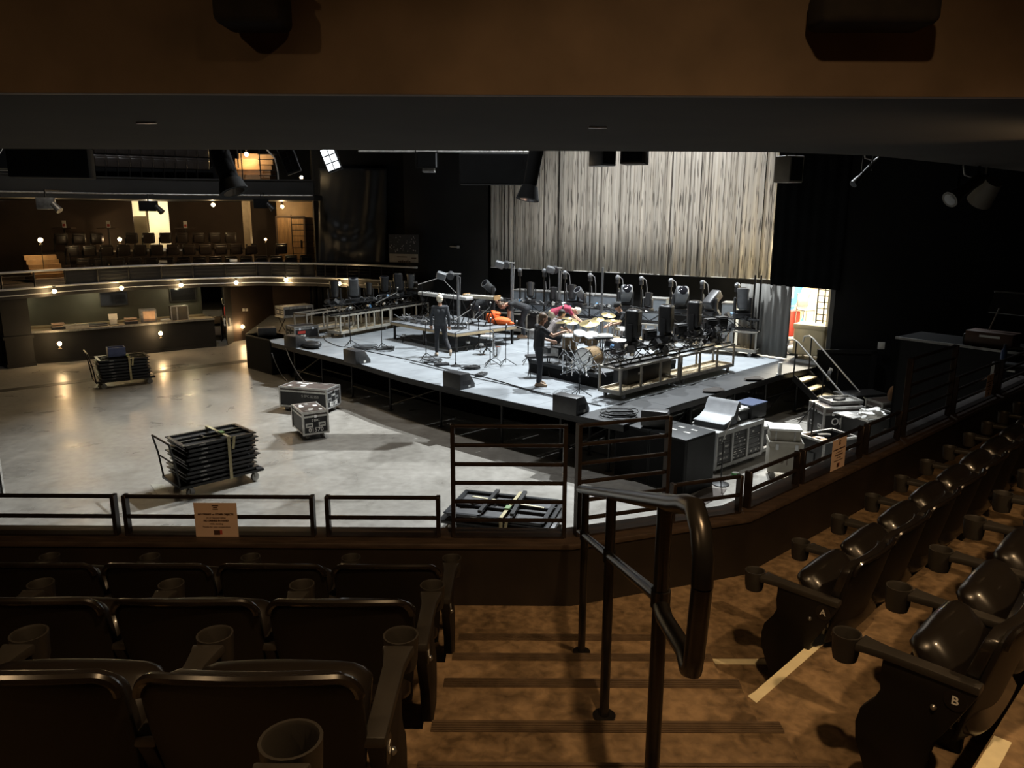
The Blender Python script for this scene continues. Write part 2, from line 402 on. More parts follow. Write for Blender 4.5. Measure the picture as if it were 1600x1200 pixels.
railing(cappt(1052), cappt(1156), RH, 2, 'low bronze guard rail panel on the short angled wall')
railing(cappt(1169), cappt(1246), RH, 2, 'low bronze guard rail panel at the corner, in front of the white trunk')
railing(cappt(1254), cappt(1345), RH, 2, 'low bronze guard rail panel with a sheet of paper, in front of open cases')
railing(cappt(1354), cappt(1404), RH, 2, 'short low guard rail panel left of the tall panel on the right')
railing(cappt(1413), cappt(1483), RT, 6, 'tall six-bar guard rail panel on the right in front of the black wall')
railing(cappt(1491), cappt(1555), RH + 0.12, 3, 'low guard rail panel right of the tall right-hand panel')
railing(cappt(1562), cappt(1680), RH + 0.12, 3, 'rightmost guard rail panel cut by the picture edge')

# ---- printed notices on the rails
def notice(loc, rz, w_, h_, label, full=True):
    t = thing('paper_notice', label, 'sign', loc, rz, 'paper notices on the guard rails')
    part('sheet', MB().bx(-w_/2, w_/2, -0.001, 0.001, 0, h_), M_sign, t)
    k = w_ / 0.262
    rows = [('NO DRINKS or OTHER OBJECTS', 0.665, 0.0152, 0.0006), ('on or beyond railing', 0.565, 0.0145, 0), ('NO DRINKS IN HAND', 0.475, 0.0155, 0.0006),
            ('while standing', 0.385, 0.0145, 0), ('Thanks for your cooperation.', 0.295, 0.0145, 0)]
    for s, f, sz, b in rows:
        put('lettering', text_mesh(s, sz * k, M_ink, b), t, (0, -0.0022, h_ * f), (PI/2, 0, 0))
    e = MB()
    for i, ww in enumerate((0.040, 0.026, 0.034)): e.bx(-ww/2*k, ww/2*k, -0.002, -0.001, h_*(0.90 - i*0.05), h_*(0.93 - i*0.05))
    part('emblem', e, M_ink, t)
    part('emblem', MB().bx(-0.020*k, 0.018*k, -0.002, -0.001, h_*0.06, h_*0.20), M_ink, t)
    part('emblem', MB().bx(0.018*k, 0.032*k, -0.002, -0.001, h_*0.075, h_*0.20), M_inkred, t, label='small red block')
    return t
a = cappt(342); notice((a.x, a.y - 0.032, 3.437), 0.0, 0.262, 0.222, 'salmon paper notice with dark lettering on the left guard rail')
a = cappt(1306); b = cappt(1318); d = (b - a).normalized(); nn = Vector((d.y, -d.x, 0))
c_ = cappt(1304) + nn * 0.035; notice((c_.x, c_.y, 3.44), math.atan2(d.y, d.x), 0.23, 0.25, 'paper notice on the right guard rail in front of open cases')
c_ = cappt(1540) + nn * 0.035; notice((c_.x, c_.y, 3.48), math.atan2(d.y, d.x), 0.20, 0.24, 'dim paper notice on the guard rail beside the mixing desk')

# ---- aisle handrail
hx = 0.366
hr = thing('aisle_handrail', 'dark steel handrail with three posts running down the aisle stair', 'handrail', (0, 0, 0))
def stepz(y): return ZA + 0.15 * sum(1 for n in NOSE if n >= y)
top0 = Vector((hx, 3.80, stepz(3.58) + 0.80)); 
def topz(y): return 4.06 + (3.58 - y) * 0.358
r_ = 0.021
def lowz(y): return 3.82 + (3.58 - y) * 0.352
pts = [(hx, 3.86, topz(3.86)), (hx, 3.58, topz(3.58)), (hx, 2.4, topz(2.4)), (hx, 1.60, topz(1.60)), (hx, 1.52, topz(1.52) + 0.004), (hx, 1.44, EYE - 0.575), (hx, 1.385, EYE - 0.60), (hx, 1.355, EYE - 0.645), (hx, 1.352, EYE - 0.70),
       (hx, 1.375, EYE - 0.86), (hx, 1.385, EYE - 0.90), (hx, 1.41, EYE - 0.915), (hx, 1.45, EYE - 0.90), (hx, 1.66, lowz(1.72) - 0.02), (hx, 1.74, lowz(1.74))]
part('top_rail', MB().tube(pts[:9], 0.0215, 14), M_handrail, hr)
part('end_return', MB().tube(pts[8:], 0.0205, 14), M_handrail, hr)
part('lower_rail', MB().tube([(hx, 3.86, lowz(3.86)), (hx, 1.735, lowz(1.735))], 0.017, 12), M_handrail, hr)
for y in (3.58, 2.65, 1.72):
    po = part('post', MB().cone((hx, y, stepz(y)), (hx, y, topz(y)), 0.019, n=14), M_handrail, hr)
    part('collar', MB().cone((hx, y, lowz(y) + 0.025), (hx, y, lowz(y) - 0.02), 0.024, n=14), M_handrail, po)
    part('base_flange', MB().cone((hx, y, stepz(y)), (hx, y, stepz(y) + 0.008), 0.045, n=16), M_handrail, po)
part('saddle', MB().cone((hx, 3.84, topz(3.86) - 0.0), (hx, 3.84, lowz(3.86)), 0.018, n=12), M_handrail, hr)

# ---- tape strips on the floor
def tape(pts, z, label):
    o = put('floor_tape', MB().prism([p.xy for p in pts], z, z + 0.0015).mesh('floor_tape', M_tape)); tag(o, label, 'tape', 'cream tape strips on the tier floor')
tape([on(1112, 1030, ZA), on(1232, 1030, ZA), on(1228, 1039, ZA), on(1118, 1038, ZA)], ZA + 0.001, 'short cream tape strip level with seat plate A')
tape([on(1168, 1088, ZB), on(1178, 1082, ZB), on(1284, 990, ZB), on(1301, 995, ZB), on(1182, 1099, ZB)], ZB + 0.001, 'long diagonal cream tape strip beside the aisle')
tape([on(1553, 1150, ZC), on(1581, 1161, ZC), on(1547, 1225, ZC), on(1515, 1215, ZC)], ZC + 0.001, 'cream tape strip cut by the lower right corner')

# ---- wrapped lumps hanging under the beam top
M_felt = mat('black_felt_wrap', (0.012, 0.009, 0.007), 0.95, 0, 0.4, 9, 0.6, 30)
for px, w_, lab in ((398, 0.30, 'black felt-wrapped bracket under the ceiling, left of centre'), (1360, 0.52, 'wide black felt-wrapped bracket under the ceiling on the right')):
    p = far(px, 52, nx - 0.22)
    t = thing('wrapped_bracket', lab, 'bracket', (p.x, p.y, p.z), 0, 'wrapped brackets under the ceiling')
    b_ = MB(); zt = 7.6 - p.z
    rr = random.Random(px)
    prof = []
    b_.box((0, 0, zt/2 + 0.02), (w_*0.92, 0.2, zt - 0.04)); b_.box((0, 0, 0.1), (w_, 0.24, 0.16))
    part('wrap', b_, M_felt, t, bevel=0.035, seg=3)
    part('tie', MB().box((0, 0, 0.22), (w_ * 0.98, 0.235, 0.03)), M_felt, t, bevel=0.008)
# ================================================================== seats round the viewer
def seat_meshes():
    S = {}
    # curved back shell: grid of points, thickness
    def shell(w_, z0, z1, th, bulge, lean, ycen, round_=0.05, nu=22, nv=18):
        mb = MB(); vs_ = []
        for side in (0, 1):
            for j in range(nv + 1):
                f = j / nv; z = z0 + (z1 - z0) * f
                hw = w_/2 * (0.90 + 0.10 * min(1, f * 1.6))
                e = max(0, (z - (z1 - round_)) / round_); hw -= round_ * (1 - math.sqrt(max(0, 1 - e*e))) if e > 0 else 0
                for i in range(nu + 1):
                    u = -1 + 2 * i / nu; x = hw * u
                    y = ycen - lean * f + bulge * (u*u) + (th if side else 0)
                    zz = z - 0.02 * (u*u) * f
                    vs_.append((x, y, zz))
        n = (nu + 1) * (nv + 1); fs_ = []
        for j in range(nv):
            for i in range(nu):
                a = j * (nu + 1) + i; fs_.append((a, a+1, a+nu+2, a+nu+1)); fs_.append((n+a, n+a+nu+1, n+a+nu+2, n+a+1))
        for i in range(nu):
            fs_.append((i, n+i, n+i+1, i+1)); a = nv*(nu+1)+i; fs_.append((a, a+1, n+a+1, n+a))
        for j in range(nv):
            a = j*(nu+1); fs_.append((a, a+nu+1, n+a+nu+1, n+a)); a += nu; fs_.append((a, n+a, n+a+nu+1, a+nu+1))
        return mb.add(vs_, fs_)
    S['backrest'] = shell(0.492, 0.34, 0.805, 0.018, 0.045, 0.105, -0.20).mesh('backrest', M_shell, bevel=0.004)
    S['rim'] = None
    S['back_pad'] = shell(0.465, 0.37, 0.790, 0.045, 0.040, 0.105, -0.178, 0.06).mesh('back_pad', M_pad, bevel=0.018, seg=3)
    # rolled rim along the top of the shell
    pts = []
    for i in range(41):
        u = math.sin(PI/2*(-1 + 2*i/40)); x = 0.243*u; e = max(0, (abs(u)-0.80)/0.20); dz = -0.02*u*u - 0.048*(1 - math.sqrt(max(0, 1 - e*e)))
        pts.append((x, -0.303 + 0.045*u*u, 0.807 + dz))
    S['back_rim'] = MB().tube(pts, 0.0125, 8).mesh('back_rim', M_rim)
    # tipped-up cushion, rounded lip at the top
    # seat pan hangs half tipped: domed, rounded lip towards the front
    hinge, lip = Vector((-0.185, 0.40)), Vector((0.012, 0.648)); ax = (lip - hinge).normalized(); nr = Vector((ax.y, -ax.x)); Lp = (lip - hinge).length
    ring = [(-0.02, 0.045), (-0.035, 0.0), (-0.02, -0.045), (Lp*0.3, -0.058), (Lp*0.65, -0.062), (Lp*0.88, -0.05), (Lp*0.985, -0.02), (Lp*1.0, 0.015), (Lp*0.96, 0.042), (Lp*0.8, 0.056), (Lp*0.5, 0.060), (Lp*0.2, 0.056)]
    xs = [-0.222, -0.216, -0.20, -0.17, -0.12, -0.06, 0.0, 0.06, 0.12, 0.17, 0.20, 0.216, 0.222]; vs_ = []; fs_ = []; m_ = len(ring)
    for x in xs:
        f = abs(x)/0.222; e = max(0.0, (f - 0.72)/0.28); k_ = max(0.25, math.sqrt(max(0, 1 - e*e))); dome = 1.0 + 0.06*(1 - f*f)
        for a, b in ring:
            aa = Lp*0.45 + (a - Lp*0.45)*(0.80 + 0.20*k_)*dome; p_ = hinge + ax*aa + nr*(b*k_*dome); vs_.append((x, p_.x, p_.y))
    for q in range(len(xs) - 1):
        for r in range(m_): fs_.append((q*m_ + r, q*m_ + (r+1) % m_, (q+1)*m_ + (r+1) % m_, (q+1)*m_ + r))
    fs_ += [tuple(range(m_)), tuple(range((len(xs)-1)*m_, len(xs)*m_))]
    S['seat_cushion'] = MB().add(vs_, fs_).mesh('seat_cushion', M_pad, angle=75)
    return S
SM = seat_meshes()
def arm_meshes():
    A = {}
    poly = []
    # arm plan outline (x half width, y) flaring into the cup ring
    left = [(0.026, -0.215), (0.027, -0.05), (0.029, 0.08), (0.038, 0.145), (0.046, 0.172)]
    pl = [(-a, b) for a, b in left]; pr = [(a, b) for a, b in reversed(left)]
    A['arm'] = MB().prism(pl + pr, 0.572, 0.602).mesh('arm', M_arm, bevel=0.006)
    # cup: hollow
    n = 20; prof_o = [(0.041, 0.505), (0.047, 0.53), (0.050, 0.602)]; mb = MB(); vs_ = []; fs_ = []
    rings = [(0.041, 0.505), (0.046, 0.53), (0.050, 0.602), (0.0505, 0.606), (0.045, 0.606), (0.042, 0.600), (0.038, 0.515)]
    for r, z in rings:
        vs_ += [(r*math.cos(2*PI*k/n), 0.218 + r*math.sin(2*PI*k/n), z) for k in range(n)]
    for i in range(len(rings)-1):
        for k in range(n):
            a = i*n+k; b = i*n+(k+1)%n; fs_.append((a, b, b+n, a+n))
    fs_ += [tuple(range(n-1, -1, -1)), tuple(range((len(rings)-1)*n, len(rings)*n))]
    A['cup_holder'] = mb.add(vs_, fs_).mesh('cup_holder', M_arm)
    # side standard, profile in y-z
    pr = [(-0.215, 0.575), (0.085, 0.575), (0.088, 0.50), (0.082, 0.45), (0.098, 0.41), (0.140, 0.35), (0.152, 0.29), (0.145, 0.22), (0.105, 0.12), (0.045, 0.0), (-0.080, 0.0), (-0.082, 0.20), (-0.105, 0.34), (-0.16, 0.45)]
    A['standard'] = MB().extr(pr, 'x', -0.019, 0.019).mesh('standard', M_shell, bevel=0.005)
    A['bolt'] = MB().sphere((0, 0, 0), 0.011, 8, 6).mesh('bolt', M_steel)
    return A
AM = arm_meshes()
M_plate = mat('seat_letter_plate', (0.015, 0.012, 0.010), 0.35)
def seat(loc, rz, side, label, group, letter=None):
    t = thing('theatre_chair', label, 'chair', loc, rz, group)
    put('backrest', SM['backrest'], t); put('back_pad', SM['back_pad'], t); put('back_rim', SM['back_rim'], t); put('seat_cushion', SM['seat_cushion'], t)
    sx = 0.262 * side
    s_ = put('side_standard', AM['standard'], t, (sx, 0, 0))
    a_ = put('armrest', AM['arm'], t, (sx, 0, 0)); put('cup_holder', AM['cup_holder'], a_)
    put('bolt', AM['bolt'], s_, (-0.02*side, -0.09, 0.47)); put('bolt', AM['bolt'], s_, (0.02*side, -0.09, 0.47))
    if letter:
        R_ = (PI/2, 0, PI/2 if side > 0 else -PI/2)
        p_ = part('letter_plate', MB().cone((0, 0, 0), (0, 0, 0.003), 0.036, n=20), M_plate, s_, (0.0195*side, -0.15, 0.525), R_)
        put('lettering', text_mesh(letter, 0.042, M_white, 0.0006), p_, (0, 0, 0.0042))
    return t
lets = 'ABCD'
for r, (yc, z, nsx, x0) in enumerate(((3.73, ZA, 7, -0.312), (2.85, ZB, 6, -0.318), (1.97, ZC, 5, -0.3125), (1.06, ZD + 0.06, 1, -0.347))):
    for k in range(nsx):
        cx = x0 - 0.262 - 0.528 * k
        lab = ('aisle end seat of row %s, left of the stair, black vinyl' % lets[r]) if k == 0 else \
              '%s seat from the aisle in row %s, black vinyl, left block' % (ORD[k], lets[r])
        if r == 3: lab = 'nearest seat, only its cup holder shows at the bottom edge'
        seat((cx, yc - 0.218, z), 0, 1, lab, 'seats of the left block', lets[r] if k == 0 else None)
for r, (c0, z, nsx) in enumerate((((1.24, 3.60), ZA, 13), ((1.21, 2.50), ZB, 8))):
    for k in range(nsx):
        arm = Vector((c0[0], c0[1], 0)) + EX * (0.508 * k)
        cen = arm + EX * 0.262 - EN * 0.218
        lab = ('aisle end seat with letter plate %s, right of the handrail' % lets[r]) if k == 0 else \
              '%s seat from the aisle in row %s of the angled right block' % (ORD[k], lets[r])
        seat((cen.x, cen.y, z), ANG, -1, lab, 'seats of the angled right block', lets[r] if k == 0 else None)
# ================================================================== far side: balcony, bar, upper balcony
LB = [(-24.5, 17.5), (-16.99, 25.63), (-15.88, 27.41), (-14.45, 29.12), (-12.53, 30.32), (-10.33, 31.22), (-7.95, 30.99), (-6.07, 30.55), (-3.58, 29.11)]
M_bfloor = mat('balcony_carpet', (0.05, 0.035, 0.025), 0.8, 0, 0.3, 2)
M_fasc = mat('balcony_fascia', (0.014, 0.013, 0.012), 0.5, 0, 0.25, 1.5)
M_bar = mat('bar_front_paint', (0.008, 0.007, 0.006), 0.6, 0, 0.3, 1.5)
M_barback = mat('bar_back_wall', (0.055, 0.058, 0.048), 0.6, 0, 0.3, 0.8)
M_countert = mat('counter_top', (0.34, 0.27, 0.18), 0.35, 0, 0.25, 3)
M_railbright = mat('polished_rail', (0.62, 0.62, 0.62), 0.35, 0.35, 0.1, 5)
struct('floor_far_balcony', strip(LB, 0.0, 1.6, 2.42, 2.72), M_fasc)
struct('floor_far_balcony', strip([(-24, 18.6)] + [(p[0] - 0.25, p[1] + 1.1) for p in LB[1:6]] + [(-8.0, 32.3)], 0.3, 8.5, 2.45, 2.7), M_bfloor)
fr = thing('far_balcony_rail', 'long curved balcony rail with polished steel lines across the hall', 'railing')
def off(poly, o):
    pts = [v2(p) for p in poly]; out = []
    for i, p in enumerate(pts):
        d = (pts[min(i+1, len(pts)-1)] - pts[max(i-1, 0)]).normalized(); out.append(p + Vector((-d.y, d.x, 0)) * o)
    return out
def at_z(poly, z): return [(p[0], p[1], z) for p in poly]
part('top_rail', MB().tube(at_z(LB, 3.32), 0.038, 8), M_railbright, fr)
part('lower_rail', MB().tube(at_z(off(LB, -0.03), 2.76), 0.034, 8), M_railbright, fr)
part('foot_rail', MB().tube(at_z(off(LB, -0.04), 2.55), 0.016, 6), M_railbright, fr)
for z in (3.18, 3.06, 2.94): part('cable_rail', MB().tube(at_z(off(LB, 0.01), z), 0.007, 5), M_blkmetal, fr)
part('fascia_panel', strip(LB[2:7], 0.05, 0.09, 2.74, 3.27), M_fasc, fr)
pm = MB().bx(-0.02, 0.02, -0.02, 0.02, 2.72, 3.32).mesh('post', M_blkmetal)
acc = 0.0
for i in range(len(LB) - 1):
    a, b = v2(LB[i]), v2(LB[i+1]); L_ = (b - a).length; n = max(1, round(L_ / 0.55 if i > 4 else L_ / 1.3))
    for k in range(n): put('post', pm, fr, a.lerp(b, k / n))
# folded programmes lying on the rail
for px, py, lab in ((255, 411, 'small white card on the far balcony rail, left one'), (365, 409, 'small white card on the far balcony rail, right one')):
    p = far(px, py, 29.9 if px < 300 else 30.9); o = tag(put('rail_card', MB().box((0, 0, 0.05), (0.30, 0.03, 0.10), (0.2, 0, 0)).mesh('rail_card', M_paper), None, p), lab, 'card', 'cards on the far balcony rail')
# rows of balcony seats seen from the front
FS = {}
M_fseat = mat('balcony_vinyl', (0.035, 0.027, 0.022), 0.32, 0, 0.2, 4, coat=0.4)
FS['back'] = MB().bx(-0.25, 0.25, -0.06, 0.03, 0.36, 0.80).mesh('backrest', M_fseat, bevel=0.044, seg=4)
FS['cush'] = MB().bx(-0.22, 0.22, -0.17, -0.065, 0.34, 0.72).mesh('seat_cushion', M_fseat, bevel=0.05, seg=4)
FS['leg'] = MB().bx(-0.28, -0.25, -0.18, 0.05, 0.0, 0.60).mesh('side_standard', M_shell, bevel=0.008, seg=1)
def far_seat(loc, rz, lab, grp):
    t = thing('balcony_chair', lab, 'chair', loc, rz, grp)
    put('backrest', FS['back'], t); put('seat_cushion', FS['cush'], t); put('side_standard', FS['leg'], t)
    return t
ORDL = ORD + ['fifteenth', 'sixteenth']
rows = [((130, 402), (478, 404), 31.0, 34.0, 0.0, 15, 'front'), ((112, 384), (440, 388), 32.2, 35.0, 0.45, 14, 'second'), ((95, 367), (360, 366), 33.4, 35.8, 0.9, 11, 'third')]
for (p0, p1, y0, y1, dz, n, nm) in rows:
    a = far(p0[0], p0[1], y0); b = far(p1[0], p1[1], y1); a.z = b.z = 2.70 + dz
    rz = math.atan2(b.y - a.y, b.x - a.x)
    if dz:
        d = (b - a).normalized(); nn = Vector((-d.y, d.x, 0)); q = [a - d*1.0 - nn*0.35, b + d*0.6 - nn*0.35, b + d*0.6 + nn*3.2, a - d*1.0 + nn*3.2]
        struct('floor_far_row', MB().prism([x.xy for x in q], 2.70, 2.70 + dz), M_bfloor)
    for k in range(n):
        if (nm == 'third' and k in (3,)) or (nm == 'second' and k == 12): continue
        far_seat(a.lerp(b, k / (n - 1)), rz, '%s dark seat from the left in the %s row of the far balcony' % (ORDL[k], nm), '%s row seats of the far balcony' % nm)
# balcony back wall with lit opening, posts and wood door
BW = [(-25, 27.5), (-21.0, 33.0), (-17.0, 37.0), (-9.2, 38.6)]
def wseg(px0, px1, Y0, Y1, z0, z1, th=0.15):
    a = far(px0, 330, Y0); b = far(px1, 330, Y1); d = (b - a).normalized(); nn = Vector((-d.y, d.x, 0)) * th
    return MB().prism([a.xy, b.xy, (b + nn).xy, (a + nn).xy], z0, z1)
struct('wall_far_balcony', wseg(-120, 207, 33.0, 36.2, 2.7, 5.9), M_brownwall)
struct('wall_far_balcony', wseg(263, 432, 37.0, 38.4, 2.7, 5.9), M_brownwall)
struct('wall_far_balcony', wseg(432, 494, 36.2, 36.5, 2.7, 5.9), mat('warm_plaster', (0.22, 0.15, 0.08), 0.6, 0, 0.2, 2))
struct('wall_lobby', wseg(190, 285, 40.0, 40.5, 2.7, 6.2), M_cream)
struct('wall_lobby', wseg(205, 207.5, 36.2, 40.0, 2.7, 6.2), M_cream)
lamp('lobby_light', 'POINT', far(232, 330, 38.6), 260, (1.0, 0.85, 0.6), None, 0.15)
p = far(236, 400, 37.2); t = thing('lobby_post', 'white post standing in the lit balcony doorway', 'post', (p.x, p.y, 2.7))
part('shaft', MB().bx(-0.04, 0.04, -0.04, 0.04, 0, 3.0), M_cream, t); part('cap', MB().bx(-0.07, 0.07, -0.07, 0.07, 3.0, 3.06), M_cream, t)
p = far(222, 400, 37.6); t = thing('lobby_door_leaf', 'cream door leaf standing open in the lit balcony doorway', 'door', (p.x, p.y, 2.7), 0.6)
part('leaf', MB().bx(-0.45, 0.45, -0.03, 0.03, 0, 2.4), M_cream, t); part('handle', MB().bx(0.33, 0.38, -0.08, -0.03, 1.0, 1.2), M_blkmetal, t)
p = far(390, 400, 34.6); t = thing('balcony_column', 'pale square column rising behind the far balcony seats', 'column', (p.x, p.y, 2.7))
part('shaft', MB().bx(-0.14, 0.14, -0.14, 0.14, 0, 3.1), mat('pale_column', (0.33, 0.27, 0.19), 0.6), t); part('foot', MB().bx(-0.17, 0.17, -0.17, 0.17, 0, 0.15), M_brownwall, t)
p = far(458, 400, 36.1); t = thing('wood_door', 'brown wooden door under a bulb beside the far balcony seats', 'door', (p.x, p.y, 2.7), 0.12)
M_wood = mat('door_wood', (0.26, 0.16, 0.075), 0.45, 0, 0.3, 3, stretch=(6, 6, 0.8))
part('leaf', MB().bx(-0.62, 0.55, -0.03, 0.03, 0, 2.35), M_wood, t); part('frame', MB().bx(-0.70, -0.62, -0.05, 0.05, 0, 2.45).bx(0.55, 0.63, -0.05, 0.05, 0, 2.45).bx(-0.7, 0.63, -0.05, 0.05, 2.37, 2.45), M_brownwall, t)
part('handle', MB().bx(0.38, 0.42, -0.09, -0.03, 1.0, 1.35), M_blkmetal, t)
# slatted stair guard on the right of the wood door
p = far(476, 404, 35.4); t = thing('balcony_stair_guard', 'horizontal-bar stair guard lit by the bulb, far right of the balcony', 'railing', (p.x, p.y, 2.7), 0.1)
for k in range(9): part('bar', MB().bx(-0.5, 0.5, -0.015, 0.015, 0.25 + k * 0.26, 0.28 + k * 0.26), M_blkmetal, t)
for x in (-0.5, 0.5): part('post', MB().bx(x - 0.02, x + 0.02, -0.02, 0.02, 0, 2.5), M_blkmetal, t)
# guard with bright treads on the left
p = far(80, 412, 28.9); t = thing('balcony_steps', 'lit steps with thin side bars at the left end of the far balcony', 'stair', (p.x, p.y, 2.7), 0.75)
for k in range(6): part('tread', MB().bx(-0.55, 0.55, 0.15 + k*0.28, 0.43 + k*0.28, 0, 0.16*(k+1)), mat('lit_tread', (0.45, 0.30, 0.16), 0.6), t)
for k in range(6): part('bar', MB().bx(0.62, 1.7, -0.1, -0.08, 0.16 + k*0.16, 0.185 + k*0.16), M_blkmetal, t)
for x in (0.62, 1.7): part('post', MB().bx(x-0.02, x+0.02, -0.11, -0.07, 0, 1.1), M_blkmetal, t)
# drink tables with cards
for i, (px, py, Y) in enumerate(((101, 364, 34.4), (170, 364, 35.0), (290, 364, 36.4))):
    p = far(px, py, Y); t = thing('drink_table', '%s small high drink table with a card, behind the far balcony seats' % ['left', 'middle', 'right'][i], 'table', (p.x, p.y, 3.62), 0, 'drink tables on the far balcony')
    top = p.z - 3.62 + 0.2
    part('table_top', MB().bx(-0.42, 0.42, -0.2, 0.2, top, top + 0.03), M_cap, t); part('leg', MB().bx(-0.03, 0.03, -0.03, 0.03, 0, top), M_blkmetal, t)
    t2 = thing('table_card', 'small upright printed card on the %s far balcony table' % ['left', 'middle', 'right'][i], 'card', (p.x + 0.02, p.y, 3.62 + top + 0.03))
    part('sheet', MB().bx(-0.08, 0.08, -0.01, 0.01, 0, 0.30), M_paper, t2); part('print', MB().bx(-0.06, 0.06, -0.013, -0.01, 0.05, 0.16), M_inkred, t2)
# upper balcony
UB = [(-25, 16.0), (-17.3, 24.6), (-16.1, 26.6), (-14.6, 28.4), (-12.6, 29.7), (-10.2, 30.5), (-7.7, 30.6)]
struct('floor_upper_balcony', strip(UB, 0.0, 9.0, 5.78, 5.98), M_fasc)
uf = thing('upper_balcony_front', 'dark upper balcony front with a thin pipe along its foot', 'balcony front')
part('fascia', strip(UB, 0.0, 0.12, 5.98, 6.50), M_fasc, uf); part('ledge', strip(UB, -0.05, 0.18, 6.50, 6.55), M_fasc, uf)
part('pipe', MB().tube(at_z(off(UB, -0.25), 5.95), 0.03, 8), M_alud, uf)
for k in range(3):
    n = 16; a = far(158, 264 - k * 8.5, 29.6 + k * 1.0); b = far(318, 268 - k * 8.0, 31.6 + k * 1.0)
    z = 6.59 + 0.53 * k; rz = math.atan2(b.y - a.y, b.x - a.x); d = (b - a).normalized(); nn = Vector((-d.y, d.x, 0))
    struct('floor_upper_row', MB().prism([(a - d*6 - nn*0.4).xy, (b + d*1.2 - nn*0.4).xy, (b + d*1.2 + nn*0.6).xy, (a - d*6 + nn*0.6).xy], 5.98, z), M_black)
    for j in range(10):
        q = a.lerp(b, j / 9); q.z = z; far_seat(q, rz, '%s dark seat from the left, %s visible row of the upper balcony' % (ORDL[j], ORD[k]), '%s row seats of the upper balcony' % ORD[k])
# lit upper stair with railing
p = far(385, 268, 34.0); t = thing('upper_stair', 'glowing lit stair with bars seen on the upper balcony', 'stair', (p.x, p.y, 6.4), 0.1)
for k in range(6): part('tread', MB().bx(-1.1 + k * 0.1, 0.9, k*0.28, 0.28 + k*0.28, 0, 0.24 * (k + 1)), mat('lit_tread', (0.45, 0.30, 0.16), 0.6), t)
for k in range(6): part('bar', MB().bx(0.55, 1.35, -0.2, -0.17, 0.2 + k * 0.22, 0.23 + k * 0.22), M_blkmetal, t)
for k in range(3): part('post', MB().bx(-0.9 + k*0.75, -0.86 + k*0.75, -0.2, -0.17, 0, 1.5), M_blkmetal, t)
part('hand_rail', MB().tube([(0.5, -0.2, 1.7), (0.9, -0.2, 1.55), (1.25, -0.2, 1.15), (1.35, -0.2, 0.6), (1.35, -0.2, 0)], 0.03), M_railbright, t)

# ---- bare bulbs
def bulb(px, py, Y, lab, e=16, r=0.055, up=True, stem=0.0):
    p = far(px, py, Y); t = thing('bare_bulb', lab, 'lamp', p, 0, 'warm bare bulbs')
    part('glass', MB().sphere((0, 0, 0), r, 12, 8), M_bulb, t)
    s = 1 if up else -1
    part('holder', MB().cone((0, 0, s*r*0.9), (0, 0, s*(r + 0.09)), 0.03, n=10), M_bulbk, t)
    part('ceiling_rose', MB().cone((0, 0, s*(r + 0.09)), (0, 0, s*(r + 0.11)), 0.06, n=12), M_bulbk, t)
    if stem: part('stem', MB().cone((0, 0, -r - 0.1), (0, 0, -stem), 0.012, n=6), M_bulbk, t)
    l = lamp('bulb_light', 'POINT', (0, -0.02, -(r + 0.05)) if up else (0, -(r + 0.04), 0), e, (1.0, 0.66, 0.32), None, 0.03); l.parent = t
    return t
for i, (px, py) in enumerate(((85, 455), (190, 450), (283, 445.5), (369, 441.5), (447, 437.5), (530, 443))):
    Y = [26.7, 28.5, 29.8, 30.6, 30.9, 30.4][i]
    bulb(px, py, Y, '%s bulb from the left in the row under the far balcony edge' % ORD[i], 13, 0.07)
for i, (px, py, Y) in enumerate(((93, 537, 26.6), (251, 521, 29.0), (379, 510.5, 32.1))):
    bulb(px, py, Y, '%s low bulb on the bar front near the floor' % ['left', 'middle', 'right'][i], 22, 0.07, False)
for i, (px, py, Y, e) in enumerate(((79, 315, 29.6, 55), (333, 320, 33.2, 60), (441, 323, 35.2, 50))):
    bulb(px, py, Y, '%s bulb under the upper balcony floor' % ['left', 'middle', 'right'][i], e, 0.075)
for i, (px, py, Y) in enumerate(((63, 375, 29.4), (187, 374, 34.9))):
    bulb(px, py, Y, '%s bulb low among the far balcony seats' % ['left', 'right'][i], 18, 0.08, False, 1.2 if i == 0 else 0.62)
bulb(415, 374, 35.9, 'small bulb low beside the wooden balcony door', 6, 0.05, False, 0.95)
bulb(385, 241, 34.6, 'bulb high above the lit upper stair', 40, 0.085)
bulb(471, 277, 31.4, 'lone bulb on the dark wall right of the upper stair', 3, 0.06, False, 0.9)

# ---- bar under the balcony
BF = [on(-140, 586, 0), on(0, 572, 0), on(120, 564, 0), on(300, 545, 0), on(338, 541.5, 0)]
BFp = [(p.x, p.y) for p in BF]
ct = 1.12
struct('wall_bar_front', strip(BFp, 0.0, 0.12, 0, ct), M_bar)
struct('baseboard_bar', strip(BFp, -0.03, 0.0, 0, 0.12), M_bar)
bc = thing('bar_counter', 'long pale bar counter under the far balcony', 'counter')
part('worktop', strip(BFp, -0.06, 0.62, ct, ct + 0.05), M_countert, bc); part('front_edge', strip(BFp, -0.075, -0.06, ct - 0.02, ct + 0.055), M_alud, bc)
part('back_shelf', strip(BFp, 1.35, 1.8, ct - 0.15, ct + 0.02), M_countert, bc); part('shelf_body', strip(BFp, 1.4, 1.8, 0, ct - 0.15), M_bar, bc)
struct('wall_bar_back', strip(BFp, 1.8, 1.95, 0, 2.45), M_barback)
struct('wall_bar_end', MB().prism([on(366, 534, 0).xy, on(432, 523, 0).xy, on(432, 520.5, 0).xy, on(366, 531, 0).xy], 0, 2.45), M_brownwall)
struct('wall_bar_end', MB().prism([on(356, 540, 0).xy, on(366, 534, 0).xy, on(362, 515, 0).xy, on(350, 520, 0).xy], 0, 2.45), M_bar)
